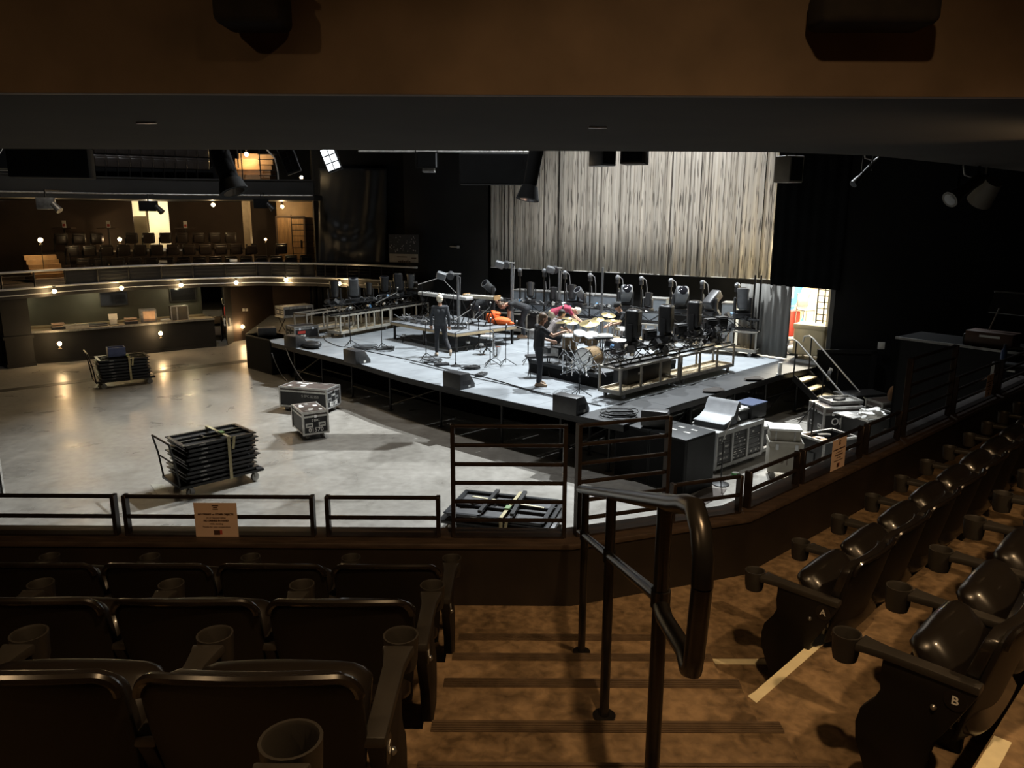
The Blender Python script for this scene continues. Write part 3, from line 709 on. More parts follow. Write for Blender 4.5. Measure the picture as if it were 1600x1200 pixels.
for a_, b_, py in ((16, 52, 574),):
    p = on(34, 571, 0); t = thing('bar_column', 'dark square column in front of the bar at the far left', 'column', (p.x, p.y - 0.1, 0), 0.8)
    part('shaft', MB().bx(-0.42, 0.42, -0.3, 0.3, 0, 2.44), M_bar, t); part('collar', MB().bx(-0.47, 0.47, -0.35, 0.35, 1.0, 1.1), M_bar, t); part('foot', MB().bx(-0.45, 0.45, -0.33, 0.33, 0, 0.14), M_bar, t)
def dirBF(px):
    return math.atan2(BF[3].y - BF[1].y, BF[3].x - BF[1].x)
rzb = dirBF(0)
def barpt(px, o=0.25):
    """plan point above the bar front at column px, o metres behind the front"""
    best = None
    for a, b in zip(BF[:-1], BF[1:]):
        d = (b - a).normalized(); nn = Vector((-d.y, d.x, 0))
        for k in range(101):
            p = a.lerp(b, k/100) + nn * o; zc = p.y*math.cos(TILT) + 4.2*math.sin(TILT); e = abs(800 + FPX*p.x/zc - px)
            if best is None or e < best[0]: best = (e, p)
    return best[1]
def bar_item(name, px, o, w_, d_, h_, m, lab, cat, parts=None, z=ct + 0.05):
    p = barpt(px, o); t = thing(name, lab, cat, (p.x, p.y, z), rzb)
    part('body', MB().bx(-w_/2, w_/2, -d_/2, d_/2, 0, h_), m, t, bevel=0.01)
    if parts: parts(t)
    return t
M_paperw = mat('warm_white_card', (0.72, 0.66, 0.52), 0.6)
M_glassy = mat('chiller_glass', (0.10, 0.09, 0.07), 0.1, 0, 0.1, coat=0.5)
def ovenp(t):
    part('door', MB().bx(-0.20, 0.22, -0.235, -0.22, 0.06, 0.44), mat('oven_door_glow', (0.62, 0.40, 0.26), 0.5), t); part('foot', MB().bx(-0.25, 0.25, -0.2, 0.2, -0.0, 0.02), M_rubber, t)
bar_item('warming_cabinet', 232, 0.32, 0.56, 0.44, 0.50, M_alud, 'pale warming cabinet with a glowing door on the bar counter', 'cabinet', ovenp)
def frp(t):
    part('frame', MB().bx(-0.33, -0.29, -0.23, -0.2, 0, 0.56).bx(0.29, 0.33, -0.23, -0.2, 0, 0.56).bx(-0.33, 0.33, -0.23, -0.2, 0.52, 0.56).bx(-0.12, -0.07, -0.23, -0.2, 0, 0.56), M_alu, t); part('pane', MB().bx(-0.29, 0.29, -0.215, -0.205, 0.02, 0.52), M_glassy, t)
bar_item('glass_cabinet', 280, 0.34, 0.62, 0.40, 0.54, mat('cabinet_dark', (0.04, 0.035, 0.03), 0.5), 'small glass-fronted cabinet with bright frame on the bar', 'cabinet', frp)
def regp(t):
    part('screen', MB().box((0, -0.02, 0.30), (0.30, 0.03, 0.22), (-0.3, 0, 0)), M_paperw, t); part('base', MB().bx(-0.15, 0.15, -0.15, 0.15, 0, 0.02), M_gear, t)
bar_item('order_terminal', 177, 0.35, 0.24, 0.2, 0.22, M_paperw, 'white order terminal standing on the bar counter', 'terminal', regp)
for i, px in enumerate((91, 205)):
    def tray(t):
        for k in range(2): part('bar_mat', MB().bx(-0.2, 0.2, -0.16, 0.16, 0.10 + k*0.09, 0.13 + k*0.09), mat('pinkish_tray', (0.42, 0.28, 0.2), 0.5), t)
    bar_item('tray_stack', px, 0.22, 0.44, 0.36, 0.10, M_gear, '%s dark stack of trays on the bar counter' % ['left', 'right'][i], 'trays', tray)
def binp(t):
    part('rim', MB().bx(-0.42, 0.42, -0.2, -0.17, 0.12, 0.15), M_alu, t); part('divider', MB().bx(-0.02, 0.02, -0.17, 0.17, 0.0, 0.15), M_alu, t)
bar_item('ice_well', 118, 0.30, 0.8, 0.36, 0.12, M_paperw, 'long pale ice well on the bar counter', 'ice well', binp)
bar_item('glass_rack', 150, 0.36, 0.7, 0.3, 0.10, M_gear, 'long dark glass rack lying on the bar counter', 'rack', lambda t: part('rail', MB().bx(-0.35, 0.35, -0.17, -0.15, 0.03, 0.06), M_alu, t))
bar_item('paper_stack', 258, 0.3, 0.34, 0.26, 0.06, M_paperw, 'low pile of papers between the two bar cabinets', 'papers', lambda t: part('top_sheet', MB().bx(-0.15, 0.15, -0.12, 0.12, 0.06, 0.065), M_paper, t))
for i, px in enumerate((182, 288)):
    p = barpt(px, 1.72); t = thing('wall_screen', 'switched-off black screen hung on the bar back wall, %s one' % ['left', 'right'][i], 'screen', (p.x, p.y, 1.72), rzb)
    part('casing', MB().bx(-0.5, 0.5, -0.03, 0.03, 0, 0.56), M_gear, t); part('panel', MB().bx(-0.47, 0.47, -0.034, -0.03, 0.03, 0.53), M_lens, t)
lamp('bar_light', 'POINT', barpt(30, 1.0) + Vector((0, 0, 2.25)), 20, (1.0, 0.85, 0.5), None, 0.1)
lamp('bar_light', 'POINT', barpt(150, 1.0) + Vector((0, 0, 2.25)), 20, (1.0, 0.85, 0.5), None, 0.1)
lamp('bar_light', 'POINT', barpt(290, 1.0) + Vector((0, 0, 2.25)), 26, (1.0, 0.85, 0.5), None, 0.1)
# bin, folding chairs, extinguisher, switches at the end of the bar
p = on(309, 540, 0); t = thing('waste_bin', 'dark waste bin against the end of the bar front', 'bin', p, rzb); part('body', MB().bx(-0.26, 0.26, -0.5, -0.05, 0, 0.72), M_gear, t, bevel=0.02); part('lid', MB().bx(-0.28, 0.28, -0.52, -0.03, 0.72, 0.78), M_gear, t, bevel=0.02)
M_chairb = mat('brown_chair_shell', (0.10, 0.07, 0.045), 0.5)
for i, (px, py, lean) in enumerate(((339, 533, 0.12), (356, 530, 0.2))):
    p = on(px, py, 0); t = thing('folding_chair', 'brown folding chair leaning at the end of the bar, %s one' % ['front', 'rear'][i], 'chair', p, 0.3)
    part('backrest', MB().box((0, 0.1, 0.88), (0.42, 0.03, 0.30), (-lean, 0, 0)), M_chairb, t, bevel=0.02); part('seat', MB().box((0, -0.02, 0.45), (0.40, 0.06, 0.40), (-0.25, 0, 0)), M_chairb, t, bevel=0.02)
    for x in (-0.2, 0.2): part('leg', MB().tube([(x, -0.22, 0), (x, 0.12, 1.0)], 0.014), M_blkmetal, t); part('leg', MB().tube([(x, 0.2, 0), (x, -0.05, 0.6)], 0.014), M_blkmetal, t)
p = on(358.5, 536.5, 0); t = thing('fire_extinguisher', 'red fire extinguisher on the wall at the bar end', 'extinguisher', (p.x, p.y - 0.12, 1.15)); part('cylinder', MB().lathe([(0.02, 0), (0.07, 0.02), (0.07, 0.36), (0.03, 0.43)], 14), mat('red_enamel', (0.5, 0.04, 0.03), 0.35), t); part('hose', MB().tube([(0, 0, 0.45), (-0.1, 0, 0.5), (-0.13, 0, 0.65), (-0.1, 0, 0.75)], 0.015), M_paper, t); part('valve', MB().bx(-0.03, 0.03, -0.03, 0.03, 0.42, 0.5), M_blkmetal, t)
t = thing('wall_phone', 'white wall phone box below the extinguisher', 'phone', (p.x + 0.02, p.y - 0.13, 0.75)); part('casing', MB().bx(-0.12, 0.12, -0.05, 0.05, 0, 0.32), M_paper, t); part('keypad', MB().bx(-0.07, 0.07, -0.06, -0.05, 0.08, 0.24), M_gear, t)
for i, px in enumerate((380.5, 385.5)):
    q = far(px, 484, on(383, 531.5, 0).y - 0.08); t = thing('light_switch', 'white double light switch on the far brown wall, %s half' % ['left', 'right'][i], 'switch', q, 0.5); part('plate', MB().bx(-0.05, 0.05, -0.01, 0.01, -0.06, 0.06), M_paper, t); part('rocker', MB().bx(-0.02, 0.02, -0.02, -0.01, -0.03, 0.03), M_white, t)
# passage behind the stage left corner
struct('wall_passage', MB().prism([on(430, 524, 0).xy, on(545, 517, 0).xy, on(545, 514, 0).xy, on(430, 520, 0).xy], 0, 2.45), M_brownwall)
p = on(468, 519, 0); p = Vector((p.x, p.y - 0.15, 0)); t = thing('passage_doors', 'pair of dark doors with a lit frame beyond the stage left corner', 'door', p, 0.05)
part('leaf', MB().bx(-1.0, 0.0, -0.04, 0.04, 0, 2.1), mat('dark_door', (0.06, 0.035, 0.022), 0.5), t); part('leaf', MB().bx(0.01, 1.0, -0.04, 0.04, 0, 2.1), MATS['dark_door'], t)
part('frame', MB().bx(1.0, 1.14, -0.08, 0.06, 0, 2.2).bx(-1.12, 1.14, -0.08, 0.06, 2.12, 2.22), M_cream, t)
for x in (-0.12, 0.12): part('push_bar', MB().bx(x-0.04, x+0.04, -0.1, -0.04, 1.5, 1.75), M_steel, t)
# gathered black curtain hanging under the balcony behind stage left
def curtain(name, a, b, z0, z1, n, amp, m, lab, seed=1, cat='curtain'):
    a, b = v2(a), v2(b); d = (b - a).normalized(); nn = Vector((-d.y, d.x, 0)); rr = random.Random(seed); vs_ = []; N_ = n * 6
    ph = [rr.uniform(0.7, 1.3) for _ in range(n + 2)]
    for z in (z0, (z0 + z1) / 2, z1):
        for i in range(N_ + 1):
            f = i / N_; q = a.lerp(b, f) + nn * (amp * math.sin(f * n * 2 * PI) * ph[int(f * n)] * (1.15 if z == z0 else 0.9))
            vs_.append((q.x, q.y, z))
    k = N_ + 1; fs_ = [(r*k+i, r*k+i+1, (r+1)*k+i+1, (r+1)*k+i) for r in range(2) for i in range(N_)]
    me = MB().add(vs_, fs_).mesh(name, m, True, angle=80)
    o = put(name, me); so = o.modifiers.new('thickness', 'SOLIDIFY'); so.thickness = 0.01
    return tag(o, lab, cat)
a = far(486, 500, 31.2); b = far(548, 500, 30.9); curtain('gathered_curtain', a, b, 0.9, 2.42, 7, 0.06, M_drape, 'gathered black curtain hanging under the balcony behind the racks', 3)
a = far(552, 480, 31.6); b = far(655, 480, 30.3); curtain('under_balcony_curtain', a, b, 0.0, 2.42, 16, 0.05, M_drape, 'black curtain under the balcony behind the left truss', 5)
# orange-brown framed opening far behind the left truss
p = far(622, 444, 31.4)
# large creased black sheet on the wall above the balcony
def sheet(px0, px1, py0, py1, Y0, Y1):
    N_ = 28; vs_ = []
    for j in range(N_ + 1):
        for i in range(N_ + 1):
            u = i / N_; v = j / N_; Y = Y0 + (Y1 - Y0) * u; q = far(px0 + (px1 - px0) * u, py0 + (py1 - py0) * v, Y)
            s_ = 0.0
            for (cu, cv, dp) in ((0.42, 0.78, 0.22), (0.45, 0.88, 0.18), (0.40, 0.66, 0.14)):
                cv2 = cv - 1.3 * (u - cu) ** 2; s_ += dp * math.exp(-((v - cv2) / 0.045) ** 2) * math.exp(-((u - cu) / 0.3) ** 2)
            s_ += 0.06 * math.sin(u * 26 + 3 * v) * math.exp(-((u - 0.8) / 0.15) ** 2) + 0.03 * math.sin(u * 40 + v * 9) * v
            vs_.append((q.x, q.y - s_, q.z))
    k = N_ + 1; fs_ = [(j*k+i, j*k+i+1, (j+1)*k+i+1, (j+1)*k+i) for j in range(N_) for i in range(N_)]
    o = put('creased_sheet', MB().add(vs_, fs_).mesh('creased_sheet', M_vinylk, True, angle=80)); so = o.modifiers.new('thickness', 'SOLIDIFY'); so.thickness = 0.006; so.offset = -1
    tag(o, 'large creased black sheet hung on the wall above the far balcony', 'sheet')
sheet(498, 604, 262, 412, 32.2, 31.6)
struct('wall_sheet', MB().prism([far(492, 300, 32.6).xy, far(716, 300, 31.2).xy, far(716, 300, 31.5).xy, far(492, 300, 32.9).xy], 2.72, 16), M_wallk)
struct('wall_sheet', MB().prism([far(492, 300, 32.6).xy, far(489, 300, 32.6).xy, far(487, 300, 36.5).xy, far(491, 300, 36.5).xy], 2.72, 16), M_wallk)
# mural panel leaning on the wall
p = far(631, 410, 29.9); t = thing('mural_panel', 'dark printed panel with a pale strip, above the right end of the far balcony rail', 'panel', p, -0.3)
part('board', MB().bx(-0.62, 0.62, 0, 0.04, 0.0, 1.05), M_gear, t); part('pale_strip', MB().bx(-0.6, 0.6, -0.006, 0, 0.0, 0.32), mat('tan_print', (0.33, 0.28, 0.22), 0.6), t)
fl = MB(); rr = random.Random(4)
for k in range(46):
    x, z = rr.uniform(-0.58, 0.55), rr.uniform(0.4, 1.0); r = rr.uniform(0.012, 0.035); fl.box((x, -0.004, z), (r, 0.006, r * 1.4), (0, rr.uniform(0, 3), 0))
part('print_specks', fl, mat('grey_print', (0.30, 0.29, 0.28), 0.6), t)
dk = MB().bx(-0.28, 0.15, -0.009, -0.005, 0.19, 0.23).bx(0.33, 0.53, -0.009, -0.005, 0.15, 0.19)
for k in range(7): dk.box((-0.2 + k*0.075, -0.008, 0.03), (0.06, 0.004, 0.05 + 0.03*(k % 3)))
part('dark_print', dk, M_ink, t)
# ================================================================== the stage
SZ = 1.2
FRONT = [(-8.04, 25.18), (-7.84, 24.68), (-4.38, 21.3), (-2.88, 19.52), (-1.23, 17.94), (0.29, 16.59), (1.42, 15.63), (2.26, 14.95)]
RIGHT = [(3.56, 16.50), (6.33, 19.16), (7.25, 20.06), (8.7, 21.15)]
STAGE = FRONT + RIGHT + [(9.8, 23.2), (10.2, 24.8), (8.5, 25.5), (-0.9, 30.7), (-9.9, 31.3), (-9.27, 26.37)]
def clip(poly, a, b, c):      # keep a*x+b*y<=c
    out = []
    for i in range(len(poly)):
        p, q = poly[i], poly[(i+1) % len(poly)]; fp = a*p[0]+b*p[1]-c; fq = a*q[0]+b*q[1]-c
        if fp <= 0: out.append(p)
        if (fp < 0 < fq) or (fq < 0 < fp):
            s = fp/(fp-fq); out.append((p[0]+(q[0]-p[0])*s, p[1]+(q[1]-p[1])*s))
    return out
def area(p): return 0.5*sum(p[i][0]*p[(i+1)%len(p)][1]-p[(i+1)%len(p)][0]*p[i][1] for i in range(len(p)))
stg = thing('concert_stage', 'raised modular concert stage with grey decking, filling the middle of the hall', 'stage')
tc_ = [(p[0]*EX.x+p[1]*EX.y, p[0]*EN.x+p[1]*EN.y) for p in STAGE]
t0, t1 = min(p[0] for p in tc_), max(p[0] for p in tc_); n0, n1 = min(p[1] for p in tc_), max(p[1] for p in tc_)
g = 0.004
import itertools
ti = t0
while ti < t1:
    ni = n0
    while ni < n1:
        poly = clip(STAGE, -EX.x, -EX.y, -(ti + g)); poly = clip(poly, EX.x, EX.y, ti + 2.44 - g) if poly else poly
        poly = clip(poly, -EN.x, -EN.y, -(ni + g)) if poly else poly; poly = clip(poly, EN.x, EN.y, ni + 1.22 - g) if poly else poly
        if len(poly) >= 3 and abs(area(poly)) > 0.02:
            cx = sum(p[0] for p in poly)/len(poly); cy = sum(p[1] for p in poly)/len(poly)
            nn_ = cx*EN.x + cy*EN.y; tt_ = cx*EX.x + cy*EX.y
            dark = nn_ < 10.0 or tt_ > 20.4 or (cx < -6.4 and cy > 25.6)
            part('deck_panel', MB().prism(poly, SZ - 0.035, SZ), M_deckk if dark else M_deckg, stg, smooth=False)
        ni += 1.22
    ti += 2.44
part('edge_beam', strip(FRONT[1:], 0.0, 0.06, SZ - 0.15, SZ - 0.036), M_blkmetal, stg); part('edge_beam', strip([FRONT[-1]] + RIGHT, 0.0, 0.06, SZ - 0.15, SZ - 0.036), M_blkmetal, stg)
part('edge_board', strip(FRONT[1:], -0.012, 0.0, SZ - 0.09, SZ - 0.002), M_deckk, stg)
# legs, clamps and braces
legm = MB().cone((0, 0, 0), (0, 0, SZ - 0.04), 0.03, n=10).bx(-0.06, 0.06, -0.06, 0.06, 0, 0.01).mesh('leg', M_blkmetal)
clm = MB().bx(-0.09, 0.09, -0.03, 0.03, SZ - 0.15, SZ - 0.09).mesh('clamp', M_alud)
def legrow(pts, o, step, clampy=True, brace=True):
    pp = [v2(p) for p in pts]; prev = None; n_ = 0
    for a, b in zip(pp[:-1], pp[1:]):
        d = (b - a).normalized(); nn = Vector((-d.y, d.x, 0)); L_ = (b - a).length; k = max(1, round(L_ / step))
        for i in range(k):
            p = a.lerp(b, (i + 0.5) / k) + nn * o
            lg = put('leg', legm, stg, p, (0, 0, math.atan2(d.y, d.x)))
            if clampy: put('clamp', clm, lg, (0, -0.06, 0))
            if prev is not None and brace:
                z = 0.35 if n_ % 2 else 0.62
                part('brace', MB().tube([prev + Vector((0, 0, z)), p + Vector((0, 0, z))], 0.018, 6), M_blkmetal, stg)
                if n_ % 3 == 1: part('brace', MB().tube([prev + Vector((0, 0, 0.15)), p + Vector((0, 0, 1.0))], 0.016, 6), M_blkmetal, stg)
            prev = p; n_ += 1
legrow(FRONT[1:], 0.35, 1.9); legrow(FRONT[1:], 2.2, 2.2, False)
legrow([FRONT[-1]] + RIGHT, 0.15, 1.6); legrow([FRONT[-1]] + RIGHT, 1.5, 1.6, False); legrow(RIGHT, 2.8, 1.8, False)
struct('understage_shade_sheet', strip([(-8.6, 27.5), (-3.6, 22.6), (-1.0, 20.2), (1.6, 18.3), (2.8, 18.9), (5.6, 23.5)], 0, 0.05, 0, SZ - 0.06), M_drape)  # black sheet added so the space under the deck reads dark

# ---- striped backdrop screen
def screen_mat():
    m = bpy.data.materials.new('striped_backdrop'); m.use_nodes = True; MATS['striped_backdrop'] = m
    nt = m.node_tree; N = nt.nodes; L = nt.links; b = N['Principled BSDF']; b.inputs['Roughness'].default_value = 0.75
    tc = N.new('ShaderNodeTexCoord'); sx = N.new('ShaderNodeSeparateXYZ'); L.new(tc.outputs['Object'], sx.inputs[0])
    def noise(sc, det, zx, zz):
        cb = N.new('ShaderNodeCombineXYZ'); mx = N.new('ShaderNodeMath'); mx.operation = 'MULTIPLY'; mx.inputs[1].default_value = zx; L.new(sx.outputs[0], mx.inputs[0])
        mz = N.new('ShaderNodeMath'); mz.operation = 'MULTIPLY'; mz.inputs[1].default_value = zz; L.new(sx.outputs[2], mz.inputs[0])
        L.new(mx.outputs[0], cb.inputs[0]); L.new(mz.outputs[0], cb.inputs[2])
        n = N.new('ShaderNodeTexNoise'); n.inputs['Scale'].default_value = sc; n.inputs['Detail'].default_value = det; L.new(cb.outputs[0], n.inputs['Vector']); return n
    n1 = noise(1.0, 3, 13.0, 0.02); n2 = noise(1.0, 2, 26.0, 1.1)
    r1 = N.new('ShaderNodeValToRGB'); L.new(n1.outputs['Fac'], r1.inputs[0]); e = r1.color_ramp.elements
    e[0].position = 0.36; e[0].color = (0.10, 0.085, 0.07, 1); e[1].position = 0.44; e[1].color = (0.50, 0.45, 0.37, 1); e2 = e.new(0.62); e2.color = (0.66, 0.62, 0.54, 1)
    r2 = N.new('ShaderNodeValToRGB'); L.new(n2.outputs['Fac'], r2.inputs[0]); f = r2.color_ramp.elements
    f[0].position = 0.38; f[0].color = (0.10, 0.09, 0.08, 1); f[1].position = 0.43; f[1].color = (1, 1, 1, 1)
    mm = N.new('ShaderNodeMix'); mm.data_type = 'RGBA'; mm.blend_type = 'MULTIPLY'; mm.inputs[0].default_value = 0.85
    L.new(r1.outputs[0], mm.inputs[6]); L.new(r2.outputs[0], mm.inputs[7]); L.new(mm.outputs[2], b.inputs['Base Color'])
    return m
sa, sb = Vector((-0.85, 30.02, 0)), Vector((8.36, 25.1, 0)); sL = (sb - sa).length
sN = 230; rr = random.Random(11); off_ = [0.0]
vs_ = []; hts = []
ph = [0.018 * math.sin(i * 0.9) + 0.03 * math.sin(i * 0.23 + 1) + rr.uniform(-0.008, 0.008) for i in range(sN + 1)]
for j, z in enumerate((3.27, 5.0, 6.8, 10.6)):
    for i in range(sN + 1): vs_.append((sL * i / sN, ph[i] * (1 - 0.2 * j), z + (rr.uniform(-0.01, 0.01) if j == 0 else 0)))
k = sN + 1
scr_t = thing('striped_backdrop', 'tall cream backdrop curtain with fine dark vertical dashes behind the stage', 'backdrop', sa, math.atan2(sb.y - sa.y, sb.x - sa.x))
o = put('fabric', MB().add(vs_, [(r*k+i, r*k+i+1, (r+1)*k+i+1, (r+1)*k+i) for r in range(3) for i in range(sN)]).mesh('fabric', screen_mat(), True, angle=80), scr_t)
so = o.modifiers.new('thickness', 'SOLIDIFY'); so.thickness = 0.01
for f in (0.275, 0.278, 0.062, 0.10, 0.965): part('seam_gap', MB().bx(sL*f, sL*f + 0.02, -0.075, -0.062, 3.3, 10.6), M_drape, scr_t)
part('batten', MB().tube([(0, 0, 10.65), (sL, 0, 10.65)], 0.03), M_blkmetal, scr_t); part('hem_bar', MB().tube([(0, 0.0, 3.275), (sL, 0.0, 3.275)], 0.012, 6), M_paper, scr_t)
# black drapes beside and below the backdrop
d_ = (sb - sa).normalized()
curtain('black_leg_drape', (7.55, 22.6), (8.98, 21.12), 3.32, 12, 6, 0.03, M_drape, 'black masking drape above the bright backstage opening', 6)
curtain('grey_wing_curtain', (7.22, 22.95), (8.04, 22.12), 1.24, 3.34, 5, 0.04, M_drapeg, 'grey-beige curtain at the edge of the backstage opening', 7)
curtain('black_wing_curtain', (6.9, 23.3), (7.2, 22.98), 1.24, 3.3, 2, 0.03, M_drapeg, 'narrow grey curtain strip left of the wing pole', 8)

# ---- backstage passage seen through the opening
struct('floor_backstage', MB().prism([(8.5, 21.35), (9.0, 21.5), (14.5, 26), (14.5, 32), (8.7, 32), (8.7, 25.6), (7.3, 23.2)], 1.0, SZ - 0.001), mat('backstage_floor', (0.33, 0.30, 0.25), 0.5))
struct('wall_backstage', MB().bx(9.9, 14.5, 28.4, 28.6, SZ, 5.2), M_cream); struct('wall_backstage_right', MB().prism([(9.1, 21.7), (13.9, 25.7), (13.8, 25.9), (9.0, 21.9)], SZ, 5.2), M_cream)
lamp('backstage_light', 'AREA', (10.0, 25.0, 5.1), 1500, (1.0, 0.90, 0.70), (10.2, 25.2, 0), 1.2)
def bs(px, py, z=SZ): return on(px, py, z)
M_blue = mat('blue_panel', (0.06, 0.20, 0.48), 0.5)
p = far(1238, 500, 27.6); t = thing('blue_door', 'blue door leaf far down the backstage passage', 'door', (p.x, p.y, SZ), 0.2); part('leaf', MB().bx(-0.35, 0.45, -0.03, 0.03, 0, 2.3), M_blue, t); part('notice_sheet', MB().bx(-0.28, -0.05, -0.036, -0.03, 1.2, 1.7), M_paper, t)
p = bs(1265, 565); p = Vector((p.x + 0.25, p.y + 0.55, SZ)); t = thing('covered_cart', 'cream canvas-covered cart in the bright backstage opening', 'cart', p, -0.75)
M_canvas = mat('cream_canvas', (0.62, 0.52, 0.32), 0.8, 0, 0.12, 3)
part('cover', MB().bx(-0.45, 0.45, -0.35, 0.35, 0.12, 1.0), M_canvas, t, bevel=0.05, seg=3); part('lid_fold', MB().bx(-0.47, 0.47, -0.37, 0.37, 0.88, 1.03), M_canvas, t, bevel=0.03)
for x in (-0.35, 0.35):
    for y in (-0.25, 0.25): part('caster', MB().cone((x-0.02, y, 0.06), (x+0.02, y, 0.06), 0.06, n=12), M_rubber, t)
p = far(1257, 505, 25.2); t = thing('metal_chair', 'grey metal chair stacked behind the covered cart backstage', 'chair', (p.x, p.y, SZ + 0.65), 0.3)
part('backrest', MB().box((0, 0.2, 0.72), (0.42, 0.03, 0.42), (-0.15, 0, 0)), mat('chair_grey', (0.16, 0.16, 0.15), 0.5), t, bevel=0.03); part('seat', MB().bx(-0.21, 0.21, -0.22, 0.2, 0.40, 0.44), MATS['chair_grey'], t, bevel=0.015)
for x in (-0.2, 0.2): part('leg', MB().tube([(x, -0.2, -0.65), (x, -0.18, 0.42)], 0.014), M_alu, t); part('leg', MB().tube([(x, 0.22, -0.65), (x, 0.2, 0.95)], 0.014), M_alu, t)
p = far(1232, 535, 25.6); t = thing('red_trolley', 'red trolley partly hidden by the grey curtain backstage', 'trolley', (p.x, p.y, SZ)); M_red = mat('red_plastic', (0.55, 0.06, 0.04), 0.45)
part('body', MB().bx(-0.3, 0.25, -0.2, 0.2, 0.15, 1.0), M_red, t, bevel=0.03); part('handle', MB().tube([(-0.25, 0, 1.0), (-0.25, 0, 1.15), (0.2, 0, 1.15), (0.2, 0, 1.0)], 0.015), M_paper, t)
p = far(1246, 487, 26.2); t = thing('leaning_boards', 'pale boards leaning against the backstage wall', 'boards', (p.x, p.y, SZ)); 
for k in range(3): part('board', MB().box((0.1*k, 0.05*k, 1.0), (0.22, 0.02, 2.0), (0.08, 0.28, 0)), M_ply, t)
p = far(1278, 480, 22.3); t = thing('cage_ladder', 'dark lattice ladder against the right side of the backstage opening', 'ladder', (p.x + 0.22, p.y + 0.1, SZ + 0.55), -0.7)
for k in range(9): part('rung', MB().bx(-0.2, 0.2, -0.015, 0.015, k*0.18, k*0.18 + 0.025), M_blkmetal, t)
for x in (-0.2, 0.0, 0.2): part('stile', MB().bx(x-0.015, x+0.015, -0.015, 0.015, -0.55, 1.5), M_blkmetal, t)
p = bs(1236, 558); t = thing('yellow_floor_bag', 'white and yellow plastic bag on the backstage floor', 'bag', (p.x + 0.25, p.y + 0.5, SZ)); part('sack', MB().sphere((0, 0, 0.14), 0.2, 10, 6, (1.2, 0.8, 0.75)), M_paper, t); part('fold', MB().sphere((0.05, -0.1, 0.2), 0.08, 8, 6), mat('yellow_plastic', (0.75, 0.6, 0.1), 0.5), t)
# switch plate on the right-hand black wall and hung frame
p = far(1377, 540, 20.95); t = thing('wall_plate', 'small white switch plate alone on the black right wall', 'switch', p, -0.06); part('plate', MB().bx(-0.09, 0.09, -0.02, 0.02, -0.10, 0.10), M_paper, t, bevel=0.006); part('rocker', MB().bx(-0.03, 0.03, -0.03, -0.02, -0.045, 0.045), M_white, t)
p = far(1310, 628, 20.95); t = thing('wall_hatch', 'dark framed hatch low in the black right wall behind the stair', 'hatch', (p.x, p.y, 0.25), -0.06); part('panel', MB().bx(-0.7, 0.75, -0.02, 0.02, 0, 1.35), M_black, t); part('frame', MB().bx(0.75, 0.9, -0.04, 0.04, -0.1, 1.45).bx(-0.7, 0.9, -0.04, 0.04, 1.35, 1.45).bx(-0.7, 0.9, -0.04, 0.04, -0.12, 0), M_wallk, t)

# ---- get-off stair at the stage right edge
sp = Vector((8.05, 20.6, 0)); t = thing('stage_stair', 'black steel stair with bright wooden treads and two handrails at the stage edge', 'stair', sp, 0)
topc = on(1240, 588, SZ); 
a_ = Vector((7.55, 20.15, 0)); dirS = Vector((0.62, -0.78, 0)).normalized(); sdir = Vector((0.714, 0.70, 0))
def sl(v): return v - sp
M_tread = mat('worn_tread', (0.55, 0.43, 0.23), 0.55, 0, 0.25, 6)
for k in range(5):
    c_ = a_ + sdir * 0.45 + dirS * (0.14 + 0.26 * k); z = SZ - 0.2 * (k + 1)
    b_ = MB(); rz = math.atan2(sdir.y, sdir.x); b_.box(sl(c_) + Vector((0, 0, z)), (0.9, 0.24, 0.035), (0, 0, rz)); tr = part('tread', b_, M_tread, t)
    part('tread_edge', MB().box(sl(c_ + dirS*0.11) + Vector((0, 0, z - 0.03)), (0.9, 0.02, 0.05), (0, 0, rz)), M_blkmetal, tr)
for s_ in (0.0, 0.9):
    p0 = a_ + sdir * s_; p1 = p0 + dirS * 1.55
    part('stringer', MB().bar(sl(p0) + Vector((0, 0, SZ - 0.12)), sl(p1) + Vector((0, 0, 0.02)), 0.04, 0.16), M_blkmetal, t)
    hb = [p0 - dirS*0.25 + Vector((0, 0, SZ + 0.72)), p0 - dirS*0.22 + Vector((0, 0, SZ + 0.86)), p0 - dirS*0.08 + Vector((0, 0, SZ + 0.9)), p0 + dirS*0.05 + Vector((0, 0, SZ + 0.84)), p1 + dirS*0.25 + Vector((0, 0, 0.55))]
    part('hand_rail', MB().tube([sl(x) for x in hb], 0.022, 8), M_alu if s_ else M_alud, t)
    part('post', MB().tube([sl(p0) + Vector((0, 0, SZ - 0.1)), sl(p0) + Vector((0, 0, SZ + 0.86))], 0.02, 8), M_blkmetal, t)
    pm_ = p0 + dirS * 0.85; part('post', MB().tube([sl(pm_) + Vector((0, 0, 0.4)), sl(pm_) + Vector((0, 0, 1.33))], 0.02, 8), M_blkmetal, t)
p = a_ + sdir*0.95 + dirS*0.62; t = thing('hung_cable_coil', 'black cable coil hanging on the stage stair rail', 'cable', (p.x, p.y, 1.1)); part('loops', MB().lathe([(0.10, -0.06), (0.17, -0.05), (0.17, 0.05), (0.10, 0.06)], 14, rot=Euler((PI/2, 0, 0.9)).to_matrix()), M_cable, t); part('tie', MB().bx(-0.02, 0.02, -0.07, 0.07, 0.08, 0.20), M_paper, t)
